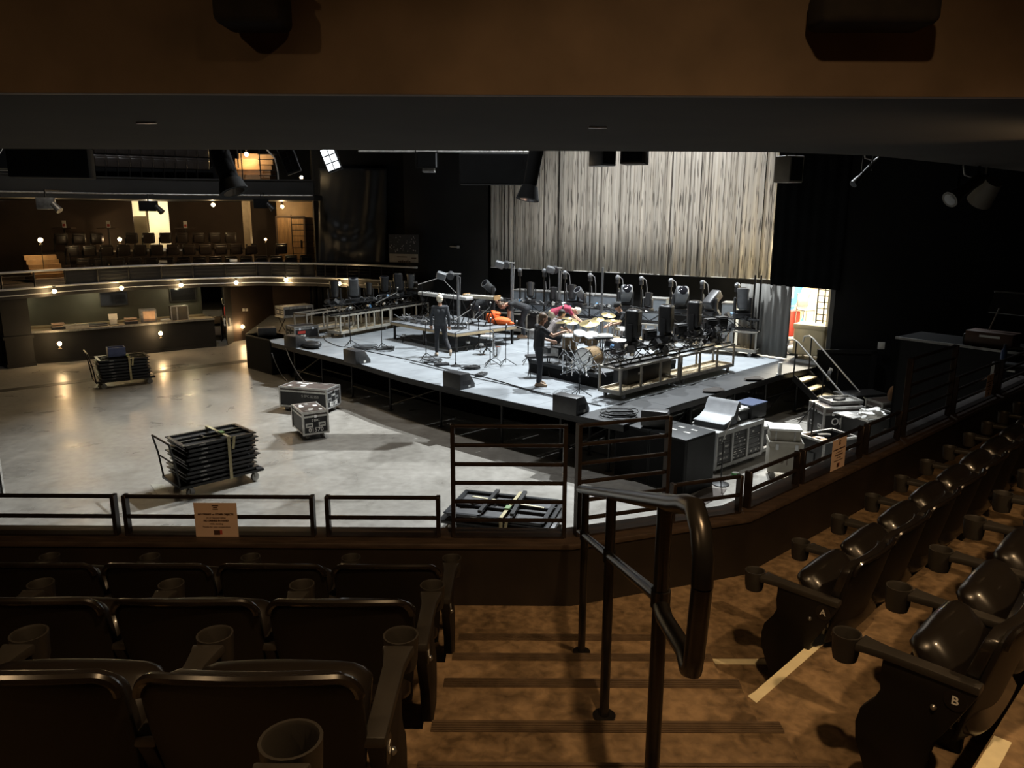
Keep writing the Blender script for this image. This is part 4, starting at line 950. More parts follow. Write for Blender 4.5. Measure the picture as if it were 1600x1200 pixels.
# yellow folding ladder part by the passage floor edge
p = on(1218, 585, SZ); t = thing('stage_edge_post', 'short pale post at the stage edge by the stair', 'post', p); part('shaft', MB().bx(-0.04, 0.04, -0.04, 0.04, 0, 0.32), M_alu, t); part('plate', MB().bx(-0.07, 0.07, -0.07, 0.07, 0, 0.02), M_alud, t)
p = on(1186, 470, 3.0); 
q = Vector((7.15, 22.75, SZ)); t = thing('wing_pole', 'tall dark lighting pole at the stage right wing', 'pole', q); part('tube', MB().tube([(0, 0, 0), (0, 0, 2.4)], 0.03), M_blkmetal, t); part('tube', MB().tube([(0.14, -0.12, 0), (0.14, -0.12, 2.4)], 0.03), M_blkmetal, t); part('base', MB().bx(-0.2, 0.25, -0.25, 0.15, 0, 0.02), M_blkmetal, t)

# ---- rolling truss dollies
def caster_mesh():
    return MB().cone((0, -0.02, 0.055), (0, 0.02, 0.055), 0.055, n=12).bx(-0.02, 0.02, -0.035, -0.022, 0.05, 0.13).bx(-0.02, 0.02, 0.022, 0.035, 0.05, 0.13).bx(-0.03, 0.03, -0.035, 0.035, 0.115, 0.13).mesh('caster', M_alud)
CASTER = caster_mesh()
def dolly(loc, rz, L_, W_, H_, nup, label, m=None, deck=None, group='wood-grey truss dollies on the stage'):
    m = m or mat('dolly_frame', (0.36, 0.33, 0.28), 0.5, 0.2, 0.2, 6)
    t = thing('truss_dolly', label, 'dolly', loc, rz, group); b = 0.13
    part('deck_board', MB().bx(0.03, L_-0.03, -W_/2+0.02, W_/2-0.02, b, b+0.03), deck or M_ply, t)
    um = MB().bx(-0.025, 0.025, -0.02, 0.02, b, b+H_).mesh('upright', m)
    for s in (-1, 1):
        y = s * (W_/2)
        part('side_rail', MB().bx(0, L_, y-0.02, y+0.02, b, b+0.09), m, t); part('top_rail', MB().bx(0, L_, y-0.02, y+0.02, b+H_-0.05, b+H_), m, t)
        for k in range(nup): put('upright', um, t, (0.025 + (L_-0.05)*k/(nup-1), y, 0))
    for x in (0.02, L_-0.02): part('end_rail', MB().bx(x-0.02, x+0.02, -W_/2, W_/2, b, b+0.09), m, t); part('end_rail', MB().bx(x-0.02, x+0.02, -W_/2, W_/2, b+H_-0.05, b+H_), m, t)
    for x in (0.2, L_-0.2):
        for y in (-W_/2+0.05, W_/2-0.05): put('caster', CASTER, t, (x, y, 0))
    return t
TS = 0.32
def truss(loc, rz, L_, label, bay=0.5, m=None):
    m = m or mat('black_truss', (0.035, 0.035, 0.036), 0.38, 0.6, 0.3, 9)
    t = thing('lighting_truss', label, 'truss', loc, rz, 'black box trusses')
    cm = MB().cone((0, 0, 0), (L_, 0, 0), 0.025, n=8).mesh('chord', m)
    for y in (-TS/2, TS/2):
        for z in (0.025, TS + 0.025): put('chord', cm, t, (0, y, z))
    n = max(2, round(L_/bay)); bl = L_/n
    d1 = MB().cone((0, 0, 0), (bl, 0, TS), 0.011, n=6).mesh('brace', m); d2 = MB().cone((0, 0, TS), (bl, 0, 0), 0.011, n=6).mesh('brace', m)
    d3 = MB().cone((0, 0, 0), (bl, TS, 0), 0.011, n=6).mesh('brace', m)
    for k in range(n):
        for y in (-TS/2, TS/2): put('brace', d1 if (k % 2) else d2, t, (k*bl, y, 0.025))
        put('brace', d3, t, (k*bl, -TS/2, TS+0.025))
    return t
# moving heads
HM = {}
def head_meshes():
    HM['base'] = MB().bx(-0.19, 0.19, -0.14, 0.14, 0, 0.12).mesh('base', M_gear, bevel=0.02)
    y = MB().bx(-0.20, 0.20, -0.05, 0.05, 0.125, 0.18).bx(-0.215, -0.165, -0.06, 0.06, 0.13, 0.50).bx(0.165, 0.215, -0.06, 0.06, 0.13, 0.50)
    HM['yoke'] = y.mesh('yoke', M_gear, bevel=0.015)
    prof = [(0.08, -0.22), (0.125, -0.19), (0.14, -0.05), (0.14, 0.18), (0.155, 0.24), (0.155, 0.30), (0.13, 0.305)]
    HM['head'] = MB().lathe(prof, 14).mesh('head', M_gear); HM['headg'] = MB().lathe(prof, 14).mesh('head', M_gearg)
    HM['lens'] = MB().lathe([(0.125, 0.306), (0.09, 0.322), (0.01, 0.33)], 14).mesh('lens', M_lens)
    HM['slab'] = MB().bx(-0.16, 0.16, -0.14, 0.14, -0.24, 0.36).mesh('head', M_gear, bevel=0.06, seg=3); HM['slabg'] = MB().bx(-0.16, 0.16, -0.14, 0.14, -0.24, 0.36).mesh('head', M_gearg, bevel=0.06, seg=3)
    HM['vent'] = MB().bx(-0.10, 0.10, -0.146, -0.14, -0.1, 0.05).mesh('vent', M_blkmetal)
    HM['disp'] = MB().bx(-0.05, 0.05, -0.145, -0.14, 0.04, 0.08).mesh('display', mat('fixture_label', (0.6, 0.62, 0.62), 0.5))
    HM['clamp'] = MB().bx(-0.03, 0.03, -0.03, 0.03, -0.05, 0.0).mesh('clamp', M_alu)
head_meshes()
def moving_head(loc, rz, tilt, label, grey=False, slab=False, sc=1.0, group='moving head lights on the stage trusses', name='moving_head_light'):
    t = thing(name, label, 'stage light', loc, rz, group); t.scale = (sc, sc, sc)
    b = put('base', HM['base'], t); put('display', HM['disp'], b); put('clamp', HM['clamp'], b)
    y = put('yoke', HM['yoke'], t)
    k = ('slab' if slab else 'head') + ('g' if grey else '')
    h = put('head', HM[k], t, (0, 0, 0.42), (tilt, 0, 0)); put('lens', HM['lens'], h, (0, 0, 0.05 if slab else 0)); put('vent', HM['vent'], h)
    return t
# right-hand front truss on two dollies
dA = EX; oA = Vector((2.44, 16.93, SZ)); WA = 0.62; cA = oA + EN * (WA/2); LA = 2.36
dolly((cA.x, cA.y, SZ), ANG, LA, WA, 0.62, 4, 'front truss dolly nearest the drum riser corner')
c2 = cA + EX * (LA + 0.06); dolly((c2.x, c2.y, SZ), ANG, 2.56, WA, 0.62, 4, 'truss dolly further along the right front truss, beside a dark wing deck')
ZT = SZ + 0.75
truss((cA.x, cA.y, ZT), ANG, 5.0, 'long black truss with three upright moving heads on the right of the stage')
def at_px(a, b, px, z):
    best = None
    for k in range(401):
        p = a.lerp(b, k/400); zc = p.y*math.cos(TILT) - (z-EYE)*math.sin(TILT); e = abs(800 + FPX*p.x/zc - px)
        if best is None or e < best[0]: best = (e, p)
    q = best[1].copy(); q.z = z; return q
tA0, tA1 = cA.copy(), cA + EX*5.0; ZH = ZT + TS + 0.05
for i, px in enumerate((988, 1039, 1083)):
    moving_head(at_px(tA0, tA1, px, ZH), ANG + 0.25, 0.0, '%s tall upright moving head on the right front truss' % ['left', 'middle', 'right'][i], slab=True, sc=1.12)
M_blinder = mat('blinder_face', (0.10, 0.095, 0.09), 0.3)
def blinder(loc, rz, label, sc=1.0):
    t = thing('flood_light', label, 'stage light', loc, rz, 'flood lights on the stage trusses'); t.scale = (sc,)*3
    part('housing', MB().bx(-0.16, 0.16, -0.10, 0.10, 0.08, 0.36), M_gear, t, bevel=0.03); part('face', MB().bx(-0.13, 0.13, -0.106, -0.10, 0.11, 0.33), M_blinder, t); part('yoke', MB().bx(-0.19, -0.165, -0.03, 0.03, 0, 0.25).bx(0.165, 0.19, -0.03, 0.03, 0, 0.25).bx(-0.19, 0.19, -0.03, 0.03, 0, 0.03), M_gear, t)
    for z in (0.15, 0.20, 0.25, 0.30): part('fin', MB().bx(-0.14, 0.14, 0.10, 0.12, z, z+0.015), M_gear, t)
    return t
for i, px in enumerate((1014, 1062, 1108, 1126)):
    blinder(at_px(tA0, tA1, px, ZH), ANG + PI*0.9, '%s small flood light between the moving heads on the right front truss' % ORD[i])
# cable and clamp clutter along the trusses
def clutter(a, b, z, n, seed, label, spread=0.22):
    rr = random.Random(seed); t = thing('truss_cabling', label, 'cables'); d = (b - a).normalized(); nn = Vector((-d.y, d.x, 0)); L_ = (b - a).length
    for k in range(n):
        s0 = rr.uniform(0, L_*0.8); ln = rr.uniform(0.4, 1.3); pts = []
        for j in range(9):
            f = j/8; q = a + d*min(L_, s0 + ln*f) + nn*(rr.uniform(-spread, spread)*0.6); q.z = z + 0.06*math.sin(f*PI*2 + k) + rr.uniform(-0.05, 0.08); pts.append(q)
        part('cable', MB().tube(pts, rr.choice((0.009, 0.012, 0.015)), 6), M_cable if k % 4 else mat('cable_grey', (0.25, 0.25, 0.25), 0.5), t)
    cm = MB().bx(-0.045, 0.045, -0.03, 0.03, -0.04, 0.04).mesh('connector', M_alu); cb = MB().bx(-0.05, 0.05, -0.03, 0.03, -0.03, 0.03).mesh('connector', mat('blue_connector', (0.12, 0.28, 0.50), 0.5)); ck = MB().bx(-0.09, 0.09, -0.06, 0.06, -0.06, 0.06).mesh('connector', M_gear)
    for k in range(int(n*1.6)):
        q = a + d*rr.uniform(0, L_) + nn*rr.uniform(-spread, spread); q.z = z + rr.uniform(-0.02, 0.10); put('connector', rr.choice((cm, cm, cb, ck, ck, ck)), t, q, (rr.uniform(0, 1), rr.uniform(0, 1), rr.uniform(0, 3)))
    return t
clutter(tA0, tA1, ZH, 28, 1, 'tangle of cables and clamps on top of the right front truss')
clutter(tA0, tA1, ZT + 0.12, 10, 2, 'cables lying inside the right front truss')
# back truss
bA, bB = Vector((-1.25, 27.6, 0)), Vector((7.35, 22.65, 0)); rb = math.atan2(bB.y-bA.y, bB.x-bA.x)
truss((bA.x, bA.y, ZT), rb, (bB-bA).length, 'long black truss across the back of the stage below the backdrop')
for i, f in enumerate((0.0, 0.26, 0.52)):
    p = bA.lerp(bB, f); dolly((p.x, p.y, SZ), rb, 2.2, 0.6, 0.62, 5, '%s dolly under the back truss' % ['left', 'second', 'third'][i])
p = bA.lerp(bB, 0.80); dolly((p.x, p.y, SZ), rb, 2.0, 0.6, 0.62, 3, 'rightmost dolly under the back truss, next to the grey curtain')
clutter(bA + Vector((0, 0, 0)), bB, ZH, 26, 3, 'tangle of cables along the top of the back truss')
specs = [(765, -0.9, True, 1.0), (828, 0.3, False, 0.95), (864, 0.0, False, 0.8), (893, 0.2, False, 0.95), (908, -0.8, True, 0.9), (976, -1.0, True, 1.15), (1012, 0.1, False, 0.8), (1061, -0.95, True, 1.2), (1110, 0.9, False, 1.05), (1158, 0.1, True, 1.2)]
for i, (px, ti_, gr, sc) in enumerate(specs):
    moving_head(at_px(bA, bB, px, ZH), rb + PI + (0.5 if i % 2 else -0.4), ti_, '%s moving head from the left on the back truss' % ORD[i], gr, i in (5, 7, 8), sc)
# slim poles with ball-shaped lamps
def pole_light(px, ytop, lab, loop=True, sc=1.0, cluster=False):
    p = at_px(bA + Vector((0.25, 0.4, 0)), bB + Vector((0.25, 0.4, 0)), px, SZ); top = far(px, ytop, p.y).z
    t = thing('pole_light', lab, 'stage light', (p.x, p.y, SZ), rb, 'ball lamps on slim poles'); h = top - SZ
    part('pole', MB().tube([(0, 0, 0), (0, 0, h - 0.12)], 0.028), M_blkmetal, t); part('foot', MB().lathe([(0.22, 0), (0.22, 0.02), (0.05, 0.04)], 16), M_blkmetal, t)
    lm = part('lamp_body', MB().cone((0, 0, h - 0.25), (0, 0, h - 0.08), 0.075, 0.07, 12), M_gear, t)
    part('lamp_dome', MB().sphere((0.0, -0.02, h - 0.05), 0.085, 12, 8), M_gearg, t); part('lens', MB().sphere((-0.02, -0.08, h - 0.04), 0.03, 8, 6), M_chrome, lm)
    if loop: part('cable', MB().tube([(0.07, 0, h - 0.03), (0.16, 0, h - 0.10), (0.20, 0, h - 0.35), (0.21, 0, h - 0.62), (0.14, 0, h - 0.75), (0.07, 0, h - 0.66), (0.05, 0, h - 0.4)], 0.011, 6), mat('cable_grey', (0.25, 0.25, 0.25), 0.5), t)
    return t
for i, (px, yt) in enumerate(((812, 420), (849, 421), (881, 424), (920, 428), (962, 431), (998, 433), (1043, 436), (1092, 439), (1145, 443))):
    pole_light(px, yt, '%s ball lamp pole from the left below the backdrop' % ORD[i], i not in (0,))
def tall_stand(p, h, lab, head=True, arm=-0.5):
    t = thing('lamp_stand', lab, 'stand', p, 0, 'tall stands on the stage')
    part('pole', MB().tube([(0, 0, 0), (0, 0, h)], 0.035), M_gearg, t); part('base', MB().lathe([(0.28, 0), (0.28, 0.02), (0.05, 0.05)], 16), M_blkmetal, t)
    if head:
        part('cross_arm', MB().tube([(0.1, 0, h), (arm, 0, h + 0.02)], 0.02), M_alud, t); part('lamp_head', MB().box((arm + 0.05, -0.05, h - 0.05), (0.3, 0.24, 0.22), (0.2, 0.3, 0)), M_gearg, t, bevel=0.05); part('lamp_head', MB().cone((arm*0.4, -0.1, h - 0.08), (arm*0.4, 0.12, h - 0.02), 0.11, n=12), M_gear, t)
        part('cable', MB().tube([(arm*0.3, 0, h), (0.08, 0.03, h - 0.1), (0.06, 0.02, h*0.6), (0.05, 0, 0.1)], 0.012, 6), mat('cable_grey', (0.25, 0.25, 0.25), 0.5), t)
    return t
KZ_ = SZ + 0.60
def stand_at(px, ybase, ytop, lab, head=True, arm=-0.5):
    p = on(px, ybase, SZ); return tall_stand(p, far(px, ytop, p.y).z - SZ, lab, head, arm)
stand_at(799, 530, 411, 'tall grey stand with lamps on top beside the orange bags', True, -0.45)
stand_at(872, 522, 419, 'tall grey stand with lamp cluster in front of the backdrop edge', True, -0.35)
stand_at(938, 545, 418, 'bare tall grey pole rising through the drum kit', False)
p = on(716, 513, KZ_); tall_stand(p, far(716, 428, p.y).z - KZ_, 'tall stand with bright lamp and microphone near the walking person', True, -0.55)
# pale panels leaning behind the back truss
M_bluegrey = mat('blue_grey_lid', (0.26, 0.30, 0.34), 0.4, 0, 0.1)
for i, (px0, px1) in enumerate(((800, 830), (832, 858), (862, 892), (900, 958), (1000, 1035), (1120, 1142))):
    a = at_px(bA + Vector((0.4, 0.85, 0)), bB + Vector((0.4, 0.85, 0)), px0, 0); b = at_px(bA + Vector((0.4, 0.85, 0)), bB + Vector((0.4, 0.85, 0)), px1, 0); L_ = (b - a).length
    t = thing('pale_case', '%s pale blue-grey case behind the back truss, counted from the left' % ORD[i], 'case', (a.x, a.y, SZ), rb, 'pale cases behind the back truss')
    part('panel', MB().bx(0, L_, 0, 0.5, 0.0, 1.42 - 0.04*(i % 2)), M_bluegrey, t); part('edge', MB().bx(-0.015, L_ + 0.015, -0.015, 0.515, 1.38, 1.43), M_alud, t)
# left truss on its dollies
lA = Vector((-6.05, 25.75, 0)); lB = Vector((-3.45, 29.9, 0)); rl = math.atan2(lB.y-lA.y, lB.x-lA.x)
dl = (lB-lA).normalized(); nl = Vector((-dl.y, dl.x, 0))
dolly((lA.x, lA.y, SZ), rl, 2.55, 0.62, 0.62, 7, 'pale wooden dolly carrying the left truss', mat('pale_dolly_frame', (0.55, 0.52, 0.44), 0.5, 0.1, 0.12, 6))
q = lA + dl*0.1 + nl*0.95; dolly((q.x - 0.5, q.y - 0.1, SZ), rl, 2.4, 0.6, 0.62, 4, 'grey dolly behind the pale one at stage left')
q2 = lA + dl*2.6; dolly((q2.x, q2.y, SZ), rl, 2.2, 0.6, 0.62, 4, 'far dolly under the left truss, behind the keyboards')
truss((lA.x - dl.x*0.25, lA.y - dl.y*0.25, ZT), rl, 5.2, 'black truss with dark moving heads on the left of the stage')
tl0, tl1 = lA - dl*0.25, lA + dl*4.95
for i, px in enumerate((523, 553, 576, 601, 622, 642)):
    moving_head(at_px(tl0, tl1, px, ZH), rl + PI*0.75, 0.15*(-1)**i, '%s moving head from the left on the left truss' % ORD[i], i in (1, 5), i in (1, 4), 1.05 if i != 2 else 0.8)
clutter(tl0, tl1, ZH, 16, 5, 'tangle of cables on top of the left truss'); clutter(tl0, tl1, ZT + 0.12, 8, 6, 'cables lying inside the left truss')

# ---- risers
def riser(corner, r1, L1, L2, h, label, edge, top, z=SZ, name='stage_riser'):
    t = thing(name, label, 'riser', corner, r1, 'risers on the stage')
    nx_ = max(1, round(L1/1.22)); ny_ = max(1, round(L2/1.22))
    for i in range(nx_):
        for j in range(ny_): part('deck_panel', MB().bx(L1*i/nx_+0.004, L1*(i+1)/nx_-0.004, L2*j/ny_+0.004, L2*(j+1)/ny_-0.004, h-0.03, h), top, t, smooth=False)
    part('edge_beam', MB().bx(0, L1, 0, 0.04, h-0.11, h-0.031).bx(0, L1, L2-0.04, L2, h-0.11, h-0.031).bx(0, 0.04, 0, L2, h-0.11, h-0.031).bx(L1-0.04, L1, 0, L2, h-0.11, h-0.031), edge, t)
    lm = MB().bx(-0.03, 0.03, -0.03, 0.03, 0, h-0.1).mesh('leg', M_blkmetal)
    for x in (0.1, L1/2, L1-0.1):
        for y in (0.1, L2-0.1): put('leg', lm, t, (x, y, 0))
    part('brace', MB().bx(0.1, L1-0.1, 0.09, 0.11, 0.12, 0.15), M_blkmetal, t); part('brace', MB().bx(L1-0.11, L1-0.09, 0.1, L2-0.1, 0.12, 0.15), M_blkmetal, t)
    return t
kL, kN, kR = Vector((-4.07, 25.45, SZ)), Vector((-1.70, 22.91, SZ)), Vector((-0.07, 24.83, SZ))
rk = math.atan2(kN.y-kL.y, kN.x-kL.x)
riser((kL.x, kL.y, SZ), rk, (kN-kL).length, (kR-kN).length, 0.60, 'keyboard riser with raw plywood edge at stage left', M_ply, mat('riser_grey', (0.20, 0.21, 0.22), 0.5, 0, 0.12, 3))
KU = (kN-kL).normalized(); KV = (kR-kN).normalized(); KZ = SZ + 0.60
dC = Vector((2.09, 18.21, SZ)); rd = math.atan2(-1.95, 1.65) 
riser((0.44, 20.16, SZ), rd, 2.55, 3.0, 0.36, 'low black drum riser beside the right front truss', M_blkmetal, mat('riser_dark', (0.10, 0.105, 0.11), 0.55, 0, 0.15, 3))
part('skirt', MB().bx(0.0, 2.55, 0.01, 0.03, 0.0, 0.26), M_black, bpy.data.objects['stage_riser.001']); part('skirt', MB().bx(2.52, 2.54, 0.0, 3.0, 0.0, 0.26), M_black, bpy.data.objects['stage_riser.001'])
DZ = SZ + 0.36
# ================================================================== things on the stage
# ---- floor monitors (wedges)
WED = MB().extr([(-0.26, 0), (0.26, 0), (0.26, 0.10), (0.06, 0.40), (-0.26, 0.40)], 'x', -0.33, 0.33).mesh('cabinet', M_gear, bevel=0.012)
GRL = MB().box((0, 0.165, 0.255), (0.60, 0.012, 0.33), (-0.98 + PI/2 - 0.0, 0, 0)).mesh('grille', M_black)
def wedge(px, py, rz, lab, sc=1.0):
    p = on(px, py, SZ); t = thing('floor_monitor', lab, 'speaker', p, rz, 'floor monitors along the stage front'); t.scale = (sc,)*3
    put('cabinet', WED, t); part('grille', MB().add([(-0.3, 0.255, 0.12), (0.3, 0.255, 0.12), (0.3, 0.07, 0.395), (-0.3, 0.07, 0.395)], [(0, 1, 2, 3)]), M_black, t)
    part('handle_plate', MB().bx(0.33, 0.336, -0.16, 0.10, 0.10, 0.22), M_rubber, t); part('side_label', MB().bx(0.33, 0.337, 0.02, 0.09, 0.03, 0.09), M_white, t)
rw = math.atan2(-0.75, 0.66)
for px, py, lab, dr, sc in ((558, 566, 'black floor monitor near the left of the stage front', 0.05, 0.95), (717, 604, 'black floor monitor at the middle of the stage front', 0.1, 0.95), (892, 643, 'black floor monitor near the right of the stage front', 0.15, 0.95), (463, 541, 'black floor monitor beside a dark bag at far stage left', 0.2, 0.9), (1024, 663, 'black floor monitor at the stage corner above the subwoofers', 0.5, 0.8)):
    wedge(px, py, rw + dr, lab, sc)
p = on(417, 524, SZ); t = thing('box_monitor', 'small dark monitor box on top of the left subwoofer block', 'speaker', p, 0.4); part('cabinet', MB().bx(-0.3, 0.3, -0.22, 0.22, 0, 0.28), M_gear, t, bevel=0.015); part('handle', MB().bx(0.30, 0.32, -0.1, 0.1, 0.12, 0.18), M_alu, t)
p = on(487, 544, SZ); t = thing('crumpled_bag', 'crumpled black bag lying beside the far left floor monitor', 'bag', p, -0.6); part('body', MB().sphere((0, 0, 0.11), 0.28, 12, 7, (1.35, 0.8, 0.45)), M_vinylk, t); part('fold', MB().sphere((0.2, 0.05, 0.14), 0.16, 10, 6, (1, 0.8, 0.6)), M_vinylk, t)
# ---- subwoofer blocks at both ends of the stage front
def sub_block(near, leftp, dep, h, lab, n, topholes):
    a, b = v2(near), v2(leftp); d = (b - a).normalized(); nn = Vector((-d.y, d.x, 0)); 
    if nn.y < 0: nn = -nn
    L_ = (b - a).length; rz = math.atan2(-d.y, -d.x)
    for k in range(n):
        q = b - d*(L_/n*k); t = thing('subwoofer', lab[k], 'speaker', (q.x, q.y, 0), rz, 'subwoofers at the stage front'); w_ = L_/n - 0.01
        part('cabinet', MB().bx(0, w_, 0, dep, 0, h), M_sub, t, bevel=0.012); part('grille', MB().bx(0.03, w_-0.03, -0.006, 0, 0.05, h-0.05), M_black, t)
        if topholes:
            for x in (0.3, 0.65): part('handle_cup', MB().bx(w_*x-0.07, w_*x+0.07, dep*0.45-0.035, dep*0.45+0.035, h, h+0.006), M_alud, t); part('handle_cup', MB().bx(w_*x-0.07, w_*x+0.07, dep*0.7-0.035, dep*0.7+0.035, h, h+0.006), M_alud, t)
        part('side_panel', MB().bx(w_, w_+0.006, 0.05, dep-0.05, 0.05, h-0.05), M_sub, t)
nr = on(1073, 686, SZ - 0.02); lf = on(962, 657, SZ - 0.02)
sub_block(nr, lf, 1.0, SZ - 0.05, ['left subwoofer below the stage corner, in front of the audience stair', 'right subwoofer below the stage corner with metal cups on top'], 2, True)
nr = on(422, 531, SZ); lf = on(383, 522, SZ); sub_block(nr, lf, 0.95, SZ + 0.0, ['black subwoofer block at the far left end of the stage front'], 1, False)
# ---- cables over the stage front
def cable(pts, r, lab, m=None, n=5):
    P_ = [Vector(p) for p in pts]; out = []
    for i in range(len(P_) - 1):
        p0, p1, p2, p3 = P_[max(i-1, 0)], P_[i], P_[i+1], P_[min(i+2, len(P_)-1)]
        for k in range(n):
            t_ = k/n; out.append(0.5*((2*p1) + (p2-p0)*t_ + (2*p0-5*p1+4*p2-p3)*t_*t_ + (3*p1-p0-3*p2+p3)*t_**3))
    out.append(P_[-1]); o = put('cable', MB().tube(out, r, 6).mesh('cable', m or M_cable)); return tag(o, lab, 'cable', 'cables on the stage')
def onl(l, z): return [on(px, py, z) for px, py in l]
e_ = SZ + 0.014
cable(onl([(505, 525), (510, 533), (530, 541), (545, 543), (580, 550), (620, 558), (660, 567), (700, 577), (760, 590), (820, 607), (880, 622), (940, 634)], e_), 0.012, 'long black cable trailing along the whole stage front')
cable(onl([(640, 566), (690, 578), (740, 590), (800, 603), (850, 617), (900, 628)], e_), 0.010, 'second black cable running beside the long stage front cable')
cable(onl([(660, 560), (680, 566), (700, 570), (735, 575), (750, 571)], e_), 0.010, 'black cable linking the floor effect boxes')
cable([on(425, 552, 0.95), on(432, 570, 0.5), on(440, 585, 0.15), on(449, 595, 0.02)], 0.016, 'grey cable drooping from the left stage end to the floor', mat('cable_grey', (0.25, 0.25, 0.25), 0.5))
cable([on(446, 541, SZ - 0.02), on(455, 565, 0.75), on(470, 590, 0.25), on(487, 607, 0.02)], 0.016, 'second grey cable looping down from the left stage end', mat('cable_grey', (0.25, 0.25, 0.25), 0.5))
def coil(px, py, z, r, n, lab, m=None, seed=0):
    p = on(px, py, z); t = thing('cable_coil', lab, 'cable', p, 0, 'coiled cables'); rr = random.Random(seed + px)
    for k in range(n):
        pts = []; cx, cy = rr.uniform(-0.06, 0.06), rr.uniform(-0.06, 0.06); ra = r*rr.uniform(0.75, 1.1)
        for j in range(15): a = 2*PI*j/14; pts.append((cx + ra*math.cos(a)*1.25, cy + ra*math.sin(a)*0.9, 0.015 + 0.02*k + 0.01*math.sin(3*a)))
        part('loop', MB().tube(pts, 0.011, 6, False), m or M_cable, t)
coil(570, 545, SZ, 0.30, 5, 'coiled cables lying near the left stage front'); coil(600, 548, SZ, 0.22, 4, 'coil with pale tape, right of the left cable heap')
coil(678, 566, SZ, 0.22, 4, 'cable coil by the feet of the walking person'); coil(968, 650, SZ, 0.30, 6, 'heap of coiled cable at the right stage corner', None, 3); coil(735, 576, SZ, 0.20, 4, 'cable coil around the middle effect box')
coil(862, 578, SZ, 0.25, 4, 'cable coil under the drum riser corner')
for i, (px, py) in enumerate(((606, 545), (690, 571), (738, 576), (752, 587))):
    p = on(px, py, SZ); t = thing('effect_pedal', '%s effect box on the stage floor, counted from the left' % ORD[i], 'pedal', p, 0.4*i, 'effect boxes on the stage floor'); part('box', MB().bx(-0.20, 0.20, -0.10, 0.10, 0, 0.07), M_gear, t, bevel=0.008)
    for x in (-0.12, 0.0, 0.12): part('knob', MB().cone((x, 0.03, 0.07), (x, 0.03, 0.09), 0.02, n=8), M_alu, t); part('switch', MB().cone((x, -0.05, 0.07), (x, -0.05, 0.085), 0.018, n=8), M_chrome, t)
# ---- microphone and boom stands
def mic_stand(p, h, lab, boom=None, tripod=True, rz=0.0, mic=True):
    t = thing('microphone_stand', lab, 'stand', p, rz, 'microphone stands')
    part('pole', MB().tube([(0, 0, 0.08), (0, 0, h)], 0.012, 8), M_blkmetal, t)
    if tripod:
        for k in range(3): a = 2*PI*k/3; part('leg', MB().tube([(0, 0, 0.20), (0.30*math.cos(a), 0.30*math.sin(a), 0.012)], 0.011, 6), M_blkmetal, t)
    else: part('round_base', MB().lathe([(0.15, 0), (0.15, 0.02), (0.03, 0.05), (0.02, 0.1)], 16), M_blkmetal, t)
    part('clutch', MB().cone((0, 0, h*0.55), (0, 0, h*0.55 + 0.09), 0.02, n=8), M_gear, t); e = Vector((0, 0, h))
    if boom:
        b0 = Vector(boom); part('boom', MB().tube([e - b0*0.25, e + b0], 0.010, 6), M_alud, t); e = e + b0
    if mic:
        mm = part('microphone', MB().cone(e, e + Vector((0.02, -0.02, 0.12)), 0.016, 0.02, 8), M_gear, t); part('mic_grille', MB().sphere(e + Vector((0.022, -0.022, 0.14)), 0.028, 8, 6), M_alu, mm)
    return t
for (px, py, yt, boom, tri, lab) in ((666, 562, 510, None, True, 'straight microphone stand left of the walking person'), (712, 572, 520, (0.3, -0.1, 0.15), False, 'boom stand on a round base right of the walking person'),
        (766, 572, 505, None, True, 'stand holding the saxophone, middle of the stage'), (790, 571, 515, None, True, 'straight microphone stand right of the saxophone'), (825, 568, 515, (-0.35, 0, 0.1), True, 'boom stand just behind the standing person in black'),
        (597, 546, 470, (0.5, 0.1, 0.25), True, 'tall boom stand over the left cable heap'), (905, 620, 578, (0.2, 0, 0.2), True, 'short boom stand in front of the drum riser'), (548, 541, 488, None, True, 'straight stand beside the pale dolly'),
        (748, 545, 495, (0.35, 0, 0.3), True, 'low boom stand between walking person and orange bags'), (733, 546, 505, (0.3, 0.1, 0.35), True, 'boom stand in front of the keyboard riser edge'), (862, 560, 500, (0.3, 0.2, 0.25), True, 'boom stand reaching over the toms')):
    p = on(px, py, SZ); mic_stand(p, max(0.3, far(px, yt, p.y).z - SZ), lab, boom, tri)
def tripod(px, py, h, lab):
    p = on(px, py, SZ); t = thing('short_tripod', lab, 'tripod', p, 0.5, 'short tripods on the stage'); part('hub', MB().cone((0, 0, h-0.06), (0, 0, h), 0.07, n=12), M_alu, t)
    for k in range(3): a = 2*PI*k/3; part('leg', MB().tube([(0, 0, h-0.03), (0.32*math.cos(a), 0.32*math.sin(a), 0.01)], 0.014, 6), M_blkmetal, t)
tripod(631, 533, 0.22, 'short tripod in front of the left truss dolly'); tripod(731, 546, 0.26, 'short yellow-capped tripod right of the walking person'); tripod(752, 548, 0.22, 'second short tripod next to the saxophone stand')
